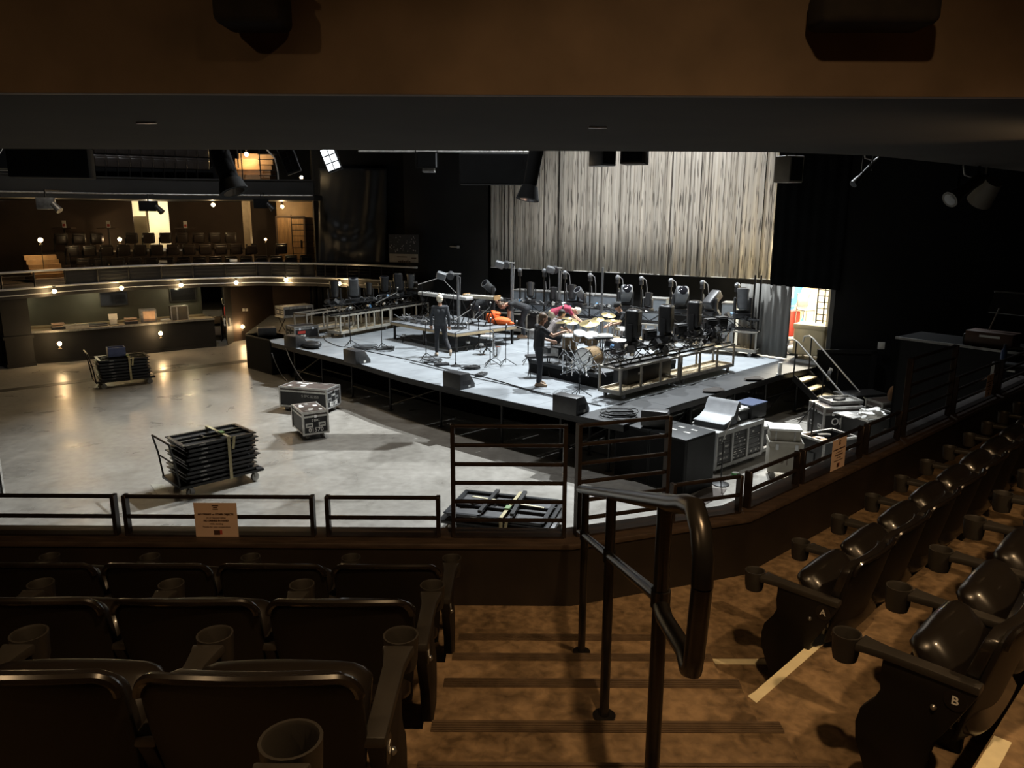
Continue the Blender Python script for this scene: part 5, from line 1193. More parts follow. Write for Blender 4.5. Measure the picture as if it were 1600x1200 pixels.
# saxophone-like silver horn on its stand
p = on(771, 568, SZ); t = thing('silver_saxophone', 'silver saxophone standing upright at the middle of the stage', 'saxophone', p, 0.2)
part('body', MB().tube([(0, 0, 0.28), (0.0, 0, 0.22), (0.03, 0, 0.18), (0.10, 0, 0.2), (0.13, 0, 0.3), (0.15, 0, 0.48)], [0.035, 0.04, 0.045, 0.05, 0.06, 0.085], 10), M_chrome, t); part('neck', MB().tube([(0, 0, 0.28), (0.0, 0, 0.85), (0.0, 0, 0.92), (-0.06, 0, 0.97), (-0.14, 0, 0.95)], [0.034, 0.020, 0.016, 0.014, 0.012], 8), M_chrome, t)
for k in range(7): part('key', MB().cone((0.03, -0.03, 0.3 + 0.08*k), (0.03, -0.045, 0.3 + 0.08*k), 0.018, n=8), M_chrome, t)
part('stand_leg', MB().tube([(0.03, 0, 0.2), (-0.2, -0.1, 0.01)], 0.01), M_blkmetal, t); part('stand_leg', MB().tube([(0.03, 0, 0.2), (0.25, 0.1, 0.01)], 0.01), M_blkmetal, t)
p = on(760, 553, SZ); t = thing('round_stool', 'small round pale stool by the saxophone', 'stool', p); part('seat', MB().cone((0, 0, 0.50), (0, 0, 0.56), 0.19, n=18), mat('pale_seat', (0.5, 0.5, 0.48), 0.5), t, bevel=0.01); part('column', MB().cone((0, 0, 0.1), (0, 0, 0.5), 0.02), M_blkmetal, t)
for k in range(3): a = 2*PI*k/3; part('leg', MB().tube([(0, 0, 0.18), (0.22*math.cos(a), 0.22*math.sin(a), 0.01)], 0.012, 6), M_blkmetal, t)
p = on(834, 597, SZ); t = thing('keyboard_bench', 'black folding bench just behind the standing person in black', 'bench', (p.x + 0.15, p.y + 0.7, SZ), 0.2); part('seat', MB().bx(-0.35, 0.35, -0.15, 0.15, 0.5, 0.57), M_gear, t, bevel=0.02)
for x in (-0.25, 0.25): part('leg', MB().tube([(x, -0.15, 0), (x, 0.15, 0.5)], 0.014), M_blkmetal, t); part('leg', MB().tube([(x, 0.15, 0), (x, -0.15, 0.5)], 0.014), M_blkmetal, t)
# ---- keyboards on the riser
def kr(u, v, z=0.0): q = kL + KU*u + KV*v; return Vector((q.x, q.y, KZ + z))
def keyboard(u, v, h, L_, lab, top, rz=0.0, wood=False):
    t = thing('stage_keyboard', lab, 'keyboard', kr(u, v, h), rk + rz, 'keyboards on the riser')
    part('case', MB().bx(-L_/2, L_/2, -0.17, 0.17, 0, 0.10), top, t, bevel=0.012); kw = MB(); n = int(L_/0.024)
    wk = MB().bx(-L_*0.46, L_*0.46, -0.155, -0.01, 0.10, 0.112); part('white_keys', wk, M_white, t); bk = MB()
    for k in range(0, n, 2):
        if k % 14 not in (4, 12): x = -L_*0.45 + L_*0.9*k/n; bk.bx(x, x+0.012, -0.10, -0.01, 0.112, 0.122)
    part('black_keys', bk, M_gear, t)
    for k in range(8): part('knob', MB().cone((-L_*0.4 + L_*0.1*k, 0.08, 0.1), (-L_*0.4 + L_*0.1*k, 0.08, 0.12), 0.014, n=8), M_gear, t)
    if wood:
        for x in (-L_/2, L_/2): part('end_cheek', MB().bx(x-0.02, x+0.02, -0.18, 0.18, -0.01, 0.13), mat('honey_wood', (0.42, 0.26, 0.12), 0.4), t)
def key_stand(u, v, h, L_, lab):
    t = thing('keyboard_stand', lab, 'stand', kr(u, v, 0), rk, 'keyboard stands')
    for x in (-L_*0.4, L_*0.4):
        part('strut', MB().tube([(x, -0.25, 0.02), (x, 0.18, h-0.02)], 0.018), M_blkmetal, t); part('strut', MB().tube([(x, 0.25, 0.02), (x, -0.18, h-0.02)], 0.018), M_blkmetal, t)
        part('foot', MB().bx(x-0.02, x+0.02, -0.3, 0.3, 0, 0.03), M_rubber, t); part('top_bar', MB().bx(x-0.02, x+0.02, -0.2, 0.2, h-0.035, h), M_blkmetal, t)
    part('cross_bar', MB().tube([(-L_*0.4, 0, h*0.5), (L_*0.4, 0, h*0.5)], 0.015), M_blkmetal, t)
M_kbw = mat('white_keyboard_case', (0.62, 0.62, 0.60), 0.4); M_kbr = mat('cream_keyboard_case', (0.48, 0.43, 0.33), 0.45)
key_stand(0.75, 1.35, 0.80, 1.2, 'black stand under the white left keyboard'); keyboard(0.75, 1.35, 0.80, 1.25, 'thin white keyboard at the left of the riser', M_kbw)
key_stand(1.95, 1.45, 0.80, 1.2, 'black stand under the grey middle keyboard'); keyboard(1.95, 1.45, 0.80, 1.2, 'grey keyboard behind the walking person', M_kbw, 0.05)
key_stand(2.75, 1.85, 0.84, 1.1, 'black stand under the cream keyboard'); keyboard(2.75, 1.85, 0.84, 1.2, 'cream wooden-sided keyboard to the right of the walking person', M_kbr, 0.25, True)
rr = random.Random(31)
kt = thing('riser_cabling', 'tangle of keyboard cables on the riser', 'cables')
for k in range(16):
    u, v = rr.uniform(0.1, 1.9), rr.uniform(0.2, 1.6); pts = []
    for j in range(8): pts.append(kr(u + rr.uniform(-0.3, 0.3), v + rr.uniform(-0.25, 0.25), 0.02 + abs(rr.gauss(0, 0.1))))
    part('cable', MB().tube(pts, 0.011, 6), M_cable if k % 3 else mat('cable_grey', (0.25, 0.25, 0.25), 0.5), kt)
for i, (u, v) in enumerate(((0.35, 0.5), (0.9, 0.45), (1.45, 0.5), (0.25, 1.0))):
    t = thing('effect_unit', '%s small effect unit on the keyboard riser from the left' % ORD[i], 'effect unit', kr(u, v), rk, 'effect units on the keyboard riser'); part('box', MB().bx(-0.18, 0.18, -0.12, 0.12, 0, 0.12), M_gear if i else M_gearg, t, bevel=0.01); part('panel', MB().bx(-0.15, 0.15, -0.126, -0.12, 0.02, 0.10), M_alud, t)
    for x in (-0.1, 0, 0.1): part('knob', MB().cone((x, 0, 0.12), (x, 0, 0.14), 0.016, n=8), M_alu, t)
for i, (u, v, bm_, h) in enumerate(((0.7, 0.9, (0.5, 0.1, 0.15), 1.25), (2.3, 0.95, (-0.35, 0.1, 0.35), 1.15), (2.9, 0.6, (0.4, 0.2, 0.25), 0.35))):
    mic_stand(kr(u, v), h, '%s boom microphone stand standing on the keyboard riser' % ['left', 'middle', 'right'][i], bm_)
# orange bags on the riser corner
M_orange = mat('orange_cloth', (0.80, 0.13, 0.015), 0.7, 0, 0.15, 5, 0.3, 12)
def lumpy(name, c, r, sc, m, t, seed, amp=0.12):
    rr = random.Random(seed); mb = MB().sphere((0, 0, 0), r, 22, 14); ax = [(Vector((rr.uniform(-1, 1), rr.uniform(-1, 1), rr.uniform(-1, 1))), rr.uniform(3, 8), rr.uniform(0, 6)) for _ in range(6)]
    out = []
    for v in mb.v:
        v = Vector(v); n_ = v.normalized(); k = 1 + amp*sum(math.sin(n_.dot(a)*f + p_) for a, f, p_ in ax)/3; w_ = v*k; w_ = Vector((w_.x*sc[0], w_.y*sc[1], max(-r*0.75*sc[2], w_.z*sc[2]))); out.append(w_ + Vector(c))
    q = MB(); q.v = [tuple(v) for v in out]; q.f = mb.f; return part(name, q, m, t)
c_ = on(771, 505, KZ); t = thing('orange_sack', 'upright bright orange cloth sack on the riser corner', 'sack', c_, 0.2); lumpy('body', (0, 0.15, 0.17), 0.25, (0.95, 0.8, 0.9), M_orange, t, 3); lumpy('knotted_top', (0.08, 0.1, 0.30), 0.13, (1.5, 0.9, 0.6), M_orange, t, 8)
c_ = on(783, 508, KZ); t = thing('orange_sack', 'flat bright orange cloth sack lying in front of the upright one', 'sack', c_, -0.2); lumpy('body', (0, 0.08, 0.12), 0.23, (1.4, 0.7, 0.6), M_orange, t, 5); lumpy('tail', (0.28, 0.05, 0.06), 0.11, (1.3, 0.8, 0.5), M_orange, t, 6)
# ---- racks and cases at stage left
def flight_case(loc, rz, L_, W_, H_, lab, cast=True, lidm=None, body=None, edge=None, num=None, small=None, end='x', group='flight cases', label_patches=0, name='flight_case', seed=1, mids=()):
    body = body or M_case; edge = edge or M_alu; b = 0.13 if cast else 0.0; e = 0.022
    t = thing(name, lab, 'case', loc, rz, group)
    part('body', MB().bx(-L_/2, L_/2, -W_/2, W_/2, b, b+H_*0.80), body, t); ld = part('lid', MB().bx(-L_/2, L_/2, -W_/2, W_/2, b+H_*0.81, b+H_), lidm or body, t)
    for x in (-L_/2, L_/2):
        for y in (-W_/2, W_/2): part('corner_edge', MB().bx(x-e, x+e, y-e, y+e, b-0.004, b+H_+0.004), edge, t)
    for z in (b+e, b+H_-e, b+H_*0.80):
        part('edge_strip', MB().bx(-L_/2, L_/2, -W_/2-0.008, -W_/2+0.008, z-e, z+e).bx(-L_/2, L_/2, W_/2-0.008, W_/2+0.008, z-e, z+e), edge, t); part('edge_strip', MB().bx(-L_/2-0.008, -L_/2+0.008, -W_/2, W_/2, z-e, z+e).bx(L_/2-0.008, L_/2+0.008, -W_/2, W_/2, z-e, z+e), edge, t)
    part('lid_edge', MB().bx(-L_/2, L_/2, -W_/2-0.006, -W_/2+e*1.4, b+H_, b+H_+0.006).bx(-L_/2, L_/2, W_/2-e*1.4, W_/2+0.006, b+H_, b+H_+0.006).bx(-L_/2-0.006, -L_/2+e*1.4, -W_/2, W_/2, b+H_, b+H_+0.006).bx(L_/2-e*1.4, L_/2+0.006, -W_/2, W_/2, b+H_, b+H_+0.006), edge, ld)
    for f in mids: part('edge_strip', MB().bx(-L_/2+L_*f-0.02, -L_/2+L_*f+0.02, -W_/2-0.01, W_/2+0.01, b, b+H_), edge, t)
    if cast:
        for x in (-L_/2+0.12, L_/2-0.12):
            for y in (-W_/2+0.12, W_/2-0.12): put('caster', CASTER, t, (x, y, 0), (0, 0, 0.6))
    # handles on both end faces (+-x)
    hp = lambda y: MB().bx(0, 0.008, y-0.085, y+0.085, -0.055, 0.055)
    for sx in (-1, 1):
        for y in (-W_*0.26, W_*0.26):
            h_ = part('handle_dish', hp(0), edge, t, (sx*L_/2 if sx > 0 else -L_/2-0.008, y, b+H_*0.42)); part('grip', MB().bx(-0.004, 0.014, -0.055, 0.055, -0.02, 0.015), M_gear, h_)
        part('latch', MB().bx(0, 0.012, -0.03, 0.03, -0.035, 0.035), M_chrome, t, (sx*L_/2 if sx > 0 else -L_/2-0.012, 0, b+H_*0.80))
    for x in (-L_*0.28, L_*0.28):
        part('latch', MB().bx(-0.03, 0.03, 0, 0.012, -0.035, 0.035), M_chrome, t, (x, -W_/2-0.018, b+H_*0.80))
    if num: put('lettering', text_mesh(num, min(0.16, W_*0.24), M_white, 0.003), t, (-L_/2-0.0105, 0, b+H_*0.20), (PI/2, 0, -PI/2))
    if small: put('lettering', text_mesh(small, 0.08, M_white, 0.001), t, (-L_/2-0.0105, 0, b+H_*0.62), (PI/2, 0, -PI/2))
    rr = random.Random(seed)
    for k in range(label_patches):
        x, y = rr.uniform(-L_*0.36, L_*0.36), rr.uniform(-W_*0.32, W_*0.32); part('sticker', MB().box((x, y, b+H_+0.0035), (rr.uniform(0.08, 0.16), rr.uniform(0.06, 0.12), 0.003), (0, 0, rr.uniform(-0.1, 0.1))), M_paper if k % 3 != 2 else M_alud, ld)
    return t
p = on(460, 500, SZ + 0.62); 
q = on(462, 521, SZ); t = thing('case_table', 'folding table carrying the upper case at stage left', 'table', (q.x - 0.15, q.y + 0.55, SZ), 0.75); part('table_top', MB().bx(-0.6, 0.6, -0.32, 0.32, 0.54, 0.58), M_alud, t)
for x in (-0.5, 0.5): part('leg', MB().tube([(x, -0.28, 0), (x, 0.28, 0.54)], 0.015), M_blkmetal, t); part('leg', MB().tube([(x, 0.28, 0), (x, -0.28, 0.54)], 0.015), M_blkmetal, t)
flight_case((q.x - 0.15, q.y + 0.55, SZ + 0.58), 0.75, 1.1, 0.6, 0.34, 'shallow flight case resting on the folding table at stage left', False, M_case, edge=M_alud, label_patches=1)
q = on(470, 529, SZ); flight_case((q.x, q.y + 0.25, SZ), 0.72, 0.85, 0.6, 0.42, 'low rack case with red stickers at stage left', False, M_case, edge=M_alud)
rc = bpy.data.objects['flight_case.001']; part('sticker', MB().bx(-0.32, -0.05, -0.322, -0.312, 0.18, 0.27), M_red, rc); part('white_marks', MB().bx(-0.32, -0.24, -0.322, -0.312, 0.07, 0.14).bx(-0.22, -0.14, -0.322, -0.312, 0.07, 0.14).bx(-0.12, -0.04, -0.322, -0.312, 0.07, 0.14), M_white, rc); part('sticker', MB().bx(0.427, 0.434, -0.2, 0.2, 0.06, 0.14).bx(0.427, 0.434, -0.2, 0.2, 0.2, 0.28), M_alud, rc)

# ---- drum kit
def drum(p, r, h, lab, tilt=(0, 0, 0), shell=None, legs=3, legh=0.3, name='tom_drum', group='drums of the kit'):
    t = thing(name, lab, 'drum', p, 0, group, rot=tilt)
    part('shell', MB().lathe([(r, 0), (r, h)], 22), shell or M_drumsh, t); part('top_head', MB().lathe([(r*0.97, h), (r*0.97, h+0.006), (0.01, h+0.008)], 22), M_head, t)
    hm = MB().lathe([(r+0.012, -0.015), (r+0.014, 0.015), (r-0.004, 0.015), (r-0.004, -0.015)], 22).mesh('hoop', M_chrome); put('hoop', hm, t, (0, 0, 0.0)); put('hoop', hm, t, (0, 0, h))
    lm = MB().bx(-0.008, 0.022, -0.012, 0.012, h*0.25, h*0.75).mesh('lug', M_chrome)
    for k in range(8): a = 2*PI*k/8; put('lug', lm, t, (r*math.cos(a), r*math.sin(a), 0), (0, 0, a))
    for k in range(legs): a = 2*PI*k/3 + 0.4; part('leg', MB().tube([(r*1.05*math.cos(a), r*1.05*math.sin(a), h*0.4), (r*1.1*math.cos(a), r*1.1*math.sin(a), -legh)], 0.009, 6), M_chrome, t)
    return t
def cymbal(p, r, lab, tilt=(0.2, 0.1, 0)):
    t = thing('cymbal', lab, 'cymbal', p, 0, 'cymbals of the drum kit'); h = p[2] - DZ
    c = part('plate', MB().lathe([(0.02, 0.045), (0.05, 0.04), (0.075, 0.02), (r, -0.006), (r, -0.009), (0.07, 0.012), (0.02, 0.03)], 26), M_bronze, t, (0, 0, 0), tilt); part('felt', MB().cone((0, 0, 0.04), (0, 0, 0.07), 0.02, n=8), M_gear, c)
    part('stand_pole', MB().tube([(0, 0, 0.02), (0, 0, -h + 0.15)], 0.011, 6), M_chrome, t)
    for k in range(3): a = 2*PI*k/3; part('stand_leg', MB().tube([(0, 0, -h+0.3), (0.28*math.cos(a), 0.28*math.sin(a), -h+0.01)], 0.010, 6), M_chrome, t)
    return t
def dk(px, py, z): return on(px, py, z)
def dY(px, py, Y): return far(px, py, Y)
p = on(922, 583, DZ); t = thing('bass_drum', 'chrome-rimmed bass drum of the kit, front head towards the stage left', 'drum', (p.x, p.y + 0.35, DZ + 0.30), 0, 'drums of the kit', rot=(PI/2, 0, -0.75))
part('shell', MB().lathe([(0.28, -0.22), (0.28, 0.22)], 26), M_drumsh, t); part('front_head', MB().lathe([(0.275, 0.22), (0.275, 0.228), (0.01, 0.23)], 26), M_head, t)
for z in (-0.22, 0.22): part('hoop', MB().lathe([(0.295, z-0.02), (0.295, z+0.02), (0.27, z+0.02), (0.27, z-0.02)], 26), M_chrome, t)
for s in (-1, 1): part('spur', MB().tube([(s*0.26, -0.1, 0.1), (s*0.38, -0.29, 0.2)], 0.012), M_chrome, t)
bdY = p.y
drum(dY(905, 531, 19.7), 0.17, 0.20, 'left rack tom with brown sparkle shell', (0.35, 0.1, 0), None, 0)
drum(dY(924, 535, 19.6), 0.18, 0.22, 'middle rack tom with brown sparkle shell and white head', (0.35, -0.1, 0), None, 0)
p = dY(946, 533, 19.9); drum(p, 0.19, 0.15, 'snare drum with white head at the middle of the kit', (0.1, 0, 0), M_chrome, 3, p.z - DZ, 'snare_drum')
p = dY(966, 552, 19.5); drum(p, 0.22, 0.34, 'dark floor tom in front of the drummer side', (0.05, 0, 0), mat('dark_drum_shell', (0.06, 0.045, 0.04), 0.35), 3, p.z - DZ, 'floor_tom')
p = dY(972, 522, 20.4); drum(p, 0.20, 0.14, 'second snare with white head beside the person in the cap', (0.15, 0, 0), M_chrome, 3, p.z - DZ, 'snare_drum')
p = dY(890, 545, 20.2); drum(p, 0.20, 0.36, 'left floor tom with sparkle shell near the standing person', (0.05, 0, 0), None, 3, p.z - DZ, 'floor_tom')
for i, (px, py, Y, r) in enumerate(((921, 505, 20.0, 0.27), (957, 501, 20.4, 0.26), (951, 492, 21.0, 0.20), (882, 503, 19.9, 0.24), (893, 503, 20.7, 0.20), (890, 498, 21.2, 0.22), (934, 499, 20.7, 0.18))):
    cymbal(dY(px, py, Y), r, '%s cymbal of the drum kit, counted from the %s' % (ORD[i], 'brightest in front'), (0.12*(-1)**i + 0.1, 0.1*(i % 3 - 1), 0))
p = on(908, 590, DZ); t = thing('hardware_rack', 'chrome drum hardware clustered under the toms', 'hardware', (p.x, p.y + 0.3, DZ)); rr = random.Random(9)
for k in range(16): a, b = Vector((rr.uniform(-0.5, 0.6), rr.uniform(-0.3, 0.5), 0.01)), Vector((rr.uniform(-0.45, 0.55), rr.uniform(-0.25, 0.45), rr.uniform(0.3, 0.75))); part('rod', MB().tube([a, b], 0.012, 6), M_chrome, t)
p = dY(942, 528, 19.3); t = thing('black_tray_table', 'narrow black tray on a stand in front of the drums', 'tray', (p.x, p.y, DZ), 0.2); h_ = p.z - DZ; part('tray', MB().bx(-0.24, 0.24, -0.12, 0.12, h_-0.02, h_+0.03), M_gear, t, bevel=0.008); part('pole', MB().tube([(0, 0, 0.02), (0, 0, h_)], 0.014), M_blkmetal, t); part('base', MB().lathe([(0.16, 0), (0.16, 0.02), (0.03, 0.04)], 14), M_blkmetal, t)
p = on(855, 572, DZ); 
for i, (px, py, w_, h_, lab) in enumerate(((862, 561, 0.34, 0.30, 'small white-topped amplifier on the left edge of the drum riser'), (880, 566, 0.30, 0.26, 'black amplifier box on the drum riser edge'), (846, 556, 0.3, 0.2, 'low grey box at the left corner of the drum riser'))):
    p = on(px, py, DZ); t = thing('small_amplifier', lab, 'amplifier', (p.x + 0.2, p.y + 0.3, DZ), rd, 'small boxes on the drum riser edge'); part('cabinet', MB().bx(-w_/2, w_/2, -0.14, 0.14, 0, h_), M_gear, t, bevel=0.012); part('face', MB().bx(-w_*0.4, w_*0.4, -0.147, -0.14, h_*0.15, h_*0.85), M_alud if i == 0 else M_blinder, t)
for i, (px, py, w_, d2, h_, lab) in enumerate(((833, 520, 1.3, 0.5, 0.75, 'low dark flight case between the tall stand and the drums'), (845, 524, 0.9, 0.4, 0.25, 'silver-topped crate in front of the low dark case'))):
    p = on(px, py, SZ); t = thing('equipment_crate', lab, 'crate', (p.x, p.y + (-0.3 if i == 0 else -0.75), SZ), -0.5, 'crates behind the drum riser'); part('body', MB().bx(-w_/2, w_/2, -d2/2, d2/2, 0, h_), M_case if i == 0 else M_alud, t, bevel=0.01); part('lid', MB().bx(-w_/2-0.01, w_/2+0.01, -d2/2-0.01, d2/2+0.01, h_, h_+0.04), M_alud, t)
for i, (px, py, w_, lab) in enumerate(((1115, 612, 0.24, 'brown flat cushion on the dark wing deck'), (1178, 594, 0.22, 'crumpled dark cloth on the dark wing deck near the stair'))):
    p = on(px, py, SZ); t = thing('floor_cloth', lab, 'cloth', p, 0.3); lumpy('body', (0, 0, 0.045), w_, (1.2, 0.7, 0.16), mat('dark_brown_cloth', (0.03, 0.024, 0.02), 0.9), t, i+2); lumpy('fold', (0.1, 0.05, 0.07), w_*0.5, (1.0, 0.7, 0.2), MATS['dark_brown_cloth'], t, i+5)
p = on(1005, 612, SZ); t = thing('storage_case', 'long black trunk stored under the right front truss', 'case', (p.x + 0.1, p.y + 0.75, SZ + 0.165), ANG); part('body', MB().bx(-0.9, 0.9, -0.22, 0.22, 0, 0.38), M_case, t, bevel=0.015); part('lid', MB().bx(-0.92, 0.92, -0.24, 0.24, 0.38, 0.43), M_case, t); part('emblem', MB().bx(-0.5, -0.3, -0.228, -0.22, 0.2, 0.26), M_alu, t)

# ================================================================== the hall floor
# ---- stacked platform carts
def deck_cart(loc, rz, lab, n, gap, L_=1.45, W_=0.95, crate=False, handle=True, hz=0.0):
    t = thing('platform_cart', lab, 'cart', loc, rz, 'carts with stacked black platforms')
    b = 0.20
    part('bed', MB().bx(-L_/2-0.14, L_/2+0.10, -W_/2, W_/2, b, b+0.06), M_blkmetal, t, bevel=0.008)
    for x in (-L_/2+0.08, L_/2-0.06):
        for y in (-W_/2+0.1, W_/2-0.1): c_ = put('caster', CASTER, t, (x, y, 0), (0, 0, 0.2), scale=(1.5, 1.5, 1.5))
    if handle:
        xh = -L_/2-0.12
        for y in (-W_/2+0.05, W_/2-0.05): part('push_bar', MB().tube([(xh, y, b+0.03), (xh-0.06, y, b+0.55), (xh-0.14, y, 1.12)], 0.018), M_blkmetal, t)
        part('push_bar', MB().tube([(xh-0.14, -W_/2+0.05, 1.12), (xh-0.14, W_/2-0.05, 1.12)], 0.02), M_rail, t); part('push_bar', MB().tube([(xh-0.05, -W_/2+0.05, b+0.5), (xh-0.05, W_/2-0.05, b+0.5)], 0.016), M_blkmetal, t)
    i_ = 0.045
    fr_ = MB().bx(-L_/2+i_, L_/2-i_, -W_/2+i_, -W_/2+i_+0.03, 0, 0.065).bx(-L_/2+i_, L_/2-i_, W_/2-i_-0.03, W_/2-i_, 0, 0.065).bx(-L_/2+i_, -L_/2+i_+0.03, -W_/2+i_, W_/2-i_, 0, 0.065).bx(L_/2-i_-0.03, L_/2-i_, -W_/2+i_, W_/2-i_, 0, 0.065)
    fr_.bx(-L_/2, L_/2, -W_/2, -W_/2+i_+0.01, 0.05, 0.068).bx(-L_/2, L_/2, W_/2-i_-0.01, W_/2, 0.05, 0.068).bx(-L_/2, -L_/2+i_+0.01, -W_/2, W_/2, 0.05, 0.068).bx(L_/2-i_-0.01, L_/2, -W_/2, W_/2, 0.05, 0.068)
    fr_.bx(-L_/2+i_, L_/2-i_, -0.13, -0.10, 0.02, 0.066).bx(-L_/2+i_, L_/2-i_, 0.10, 0.13, 0.02, 0.066).bx(-0.17, -0.13, -0.13, 0.13, 0.02, 0.066).bx(0.14, 0.18, -0.13, 0.13, 0.02, 0.066)
    fm = fr_.mesh('frame', mat('platform_steel', (0.028, 0.028, 0.029), 0.33, 0.3, 0.25, 7)); pmh = MB().bx(-L_/2+0.06, L_/2-0.06, -W_/2+0.06, W_/2-0.06, 0, 0.02).mesh('board', mat('platform_board', (0.035, 0.033, 0.032), 0.5, 0, 0.4, 4))
    hk = MB().bx(-0.06, 0.06, -0.012, 0.0, 0.02, 0.055).mesh('latch', M_alud); rr = random.Random(n)
    z = b + 0.06
    for k in range(n):
        dx, dy = rr.uniform(-0.04, 0.04), rr.uniform(-0.025, 0.025)
        pl = put('platform', fm, t, (dx, dy, z)); put('board', pmh, pl); put('latch', hk, pl, (-0.35, -W_/2+0.046, 0)); z += gap
    # strap over the middle
    sx = 0.12; part('strap', MB().bx(sx-0.03, sx+0.03, -W_/2-0.05, -W_/2-0.042, b, z+0.02).bx(sx-0.03, sx+0.03, W_/2+0.042, W_/2+0.05, b, z+0.02).bx(sx-0.03, sx+0.03, -W_/2-0.05, W_/2+0.05, z+0.015, z+0.022), M_strap, t)
    part('strap_tail', MB().box((sx+0.09, -W_/2-0.06, z-0.12), (0.05, 0.012, 0.26), (0, 0.15, 0)), M_strap, t); part('buckle', MB().box((sx, -0.2, z+0.035), (0.09, 0.14, 0.03)), mat('green_buckle', (0.16, 0.26, 0.10), 0.5), t)
    return t, z
c0, c1 = on(300, 778, 0), on(405, 752, 0); d = (c1-c0).normalized(); nn = Vector((-d.y, d.x, 0)); cc = (c0+c1)/2 + nn*0.47
deck_cart((cc.x - 0.02, cc.y, 0), math.atan2(d.y, d.x), 'loaded cart of stacked black platforms with strap, nearest on the hall floor', 9, 0.089)
c0, c1 = on(163, 608, 0), on(234, 600, 0); d = (c1-c0).normalized(); nn = Vector((-d.y, d.x, 0)); cc = (c0+c1)/2 + nn*0.42
t, zz = deck_cart((cc.x, cc.y, 0), math.atan2(d.y, d.x), 'far cart of stacked black platforms with a blue crate on top', 7, 0.094)
M_bluecr = mat('blue_crate_plastic', (0.10, 0.13, 0.28), 0.5); q = cc + d*(-0.15) + nn*0.05
t = thing('blue_crate', 'blue plastic crate on top of the far platform stack', 'crate', (q.x, q.y, zz + 0.005), math.atan2(d.y, d.x)); part('base', MB().bx(-0.24, 0.24, -0.17, 0.17, 0, 0.02), M_bluecr, t)
for s in (-1, 1): part('side', MB().bx(-0.24, 0.24, s*0.17-0.01, s*0.17+0.01, 0, 0.28), M_bluecr, t); part('side', MB().bx(s*0.24-0.01, s*0.24+0.01, -0.17, 0.17, 0, 0.28), M_bluecr, t); part('rib', MB().bx(-0.25, 0.25, s*0.185-0.008, s*0.185+0.008, 0.24, 0.28), M_bluecr, t)
c0, c1 = on(700, 848, 0), on(868, 842, 0); cc = Vector((-0.12, 12.55, 0)); deck_cart((cc.x, cc.y, 0), -0.28, 'low stack of black platforms with crossed yellow straps, just behind the tall guard rail', 2, 0.085, 1.75, 1.15, handle=False)
lc = bpy.data.objects['platform_cart.002']; part('strap', MB().box((0.0, 0.05, 0.46), (1.55, 0.05, 0.012), (0, 0, 0.25)), M_strap, lc); part('strap', MB().box((0.05, 0.02, 0.475), (1.35, 0.045, 0.012), (0, 0, -0.12)), mat('pale_strap', (0.66, 0.60, 0.40), 0.7), lc); part('tie_bar', MB().box((-0.28, 0, 0.47), (0.07, 1.05, 0.05)), M_blkmetal, lc); part('tie_bar', MB().box((0.25, 0.02, 0.48), (0.07, 1.1, 0.05), (0, 0, 0.06)), M_blkmetal, lc)
# ---- flight cases on the floor
f0, f1 = on(475, 690, 0), on(511, 686, 0); d = (f1-f0).normalized(); L3 = (f1-f0).length
fn = Vector((-d.y, d.x, 0)); rzf = math.atan2(-fn.y, -fn.x)
Lc, Wc = 0.95, 0.60
cc = (f0+f1)/2 + fn*(Lc/2 + 0.05) + Vector((-0.03, 0.02, 0)); rzc = math.atan2(fn.y, fn.x) + 0.12
flight_case((cc.x, cc.y, 0), rzc, Lc, Wc, 0.56, 'front road case stencilled 01570 on casters', True, M_caselid, num='01570', small='S EPC', label_patches=8, seed=3, body=M_case)
cc = on(486, 648, 0) + Vector((-0.15, 0.55, 0)); 
flight_case((cc.x, cc.y, 0), PI - 0.30, 1.45, 0.68, 0.56, 'long road case standing behind the one stencilled 01570', True, M_caselid, num='82158', small='S EPC', label_patches=9, seed=5)
lcx = bpy.data.objects['flight_case.003']; put('lettering', text_mesh('S EPC B2158', 0.10, M_alud, 0.001), lcx, (-0.22, 0.352, 0.46), (PI/2, 0, PI))
cc = on(-8, 800, 0); flight_case((cc.x - 0.52, cc.y + 0.1, 0), 1.4, 0.9, 0.62, 0.72, 'road case cut by the left picture edge', True, M_caselid, label_patches=3, seed=8)

# ================================================================== stage-right corner of the floor
# ---- rack with mixing console
r0, r1 = on(1117, 742, 0), on(1188, 716, 0); d = (r1-r0).normalized(); nn = Vector((-d.y, d.x, 0)); rzr = math.atan2(d.y, d.x); LR = (r1-r0).length
RK = thing('amp_rack', 'grey-framed equipment rack with three open bays beside the subwoofers', 'rack', (r0.x, r0.y, 0), rzr); hR = 0.88; DR = 0.7
fm_ = mat('rack_frame_grey', (0.38, 0.38, 0.37), 0.45, 0.3, 0.15, 6)
for k in range(4): x = LR*k/3; part('frame_post', MB().bx(x-0.03, x+0.03, -0.01, DR, 0.1, hR), fm_, RK)
part('frame_rail', MB().bx(0, LR, -0.015, 0.03, 0.1, 0.17).bx(0, LR, -0.015, 0.03, hR-0.06, hR), fm_, RK); part('top', MB().bx(-0.02, LR+0.02, -0.02, DR, hR, hR+0.04), fm_, RK); part('back', MB().bx(0, LR, DR-0.02, DR, 0.1, hR), M_gear, RK); part('floor_plate', MB().bx(0, LR, 0, DR, 0.1, 0.12), M_gear, RK)
rr = random.Random(14)
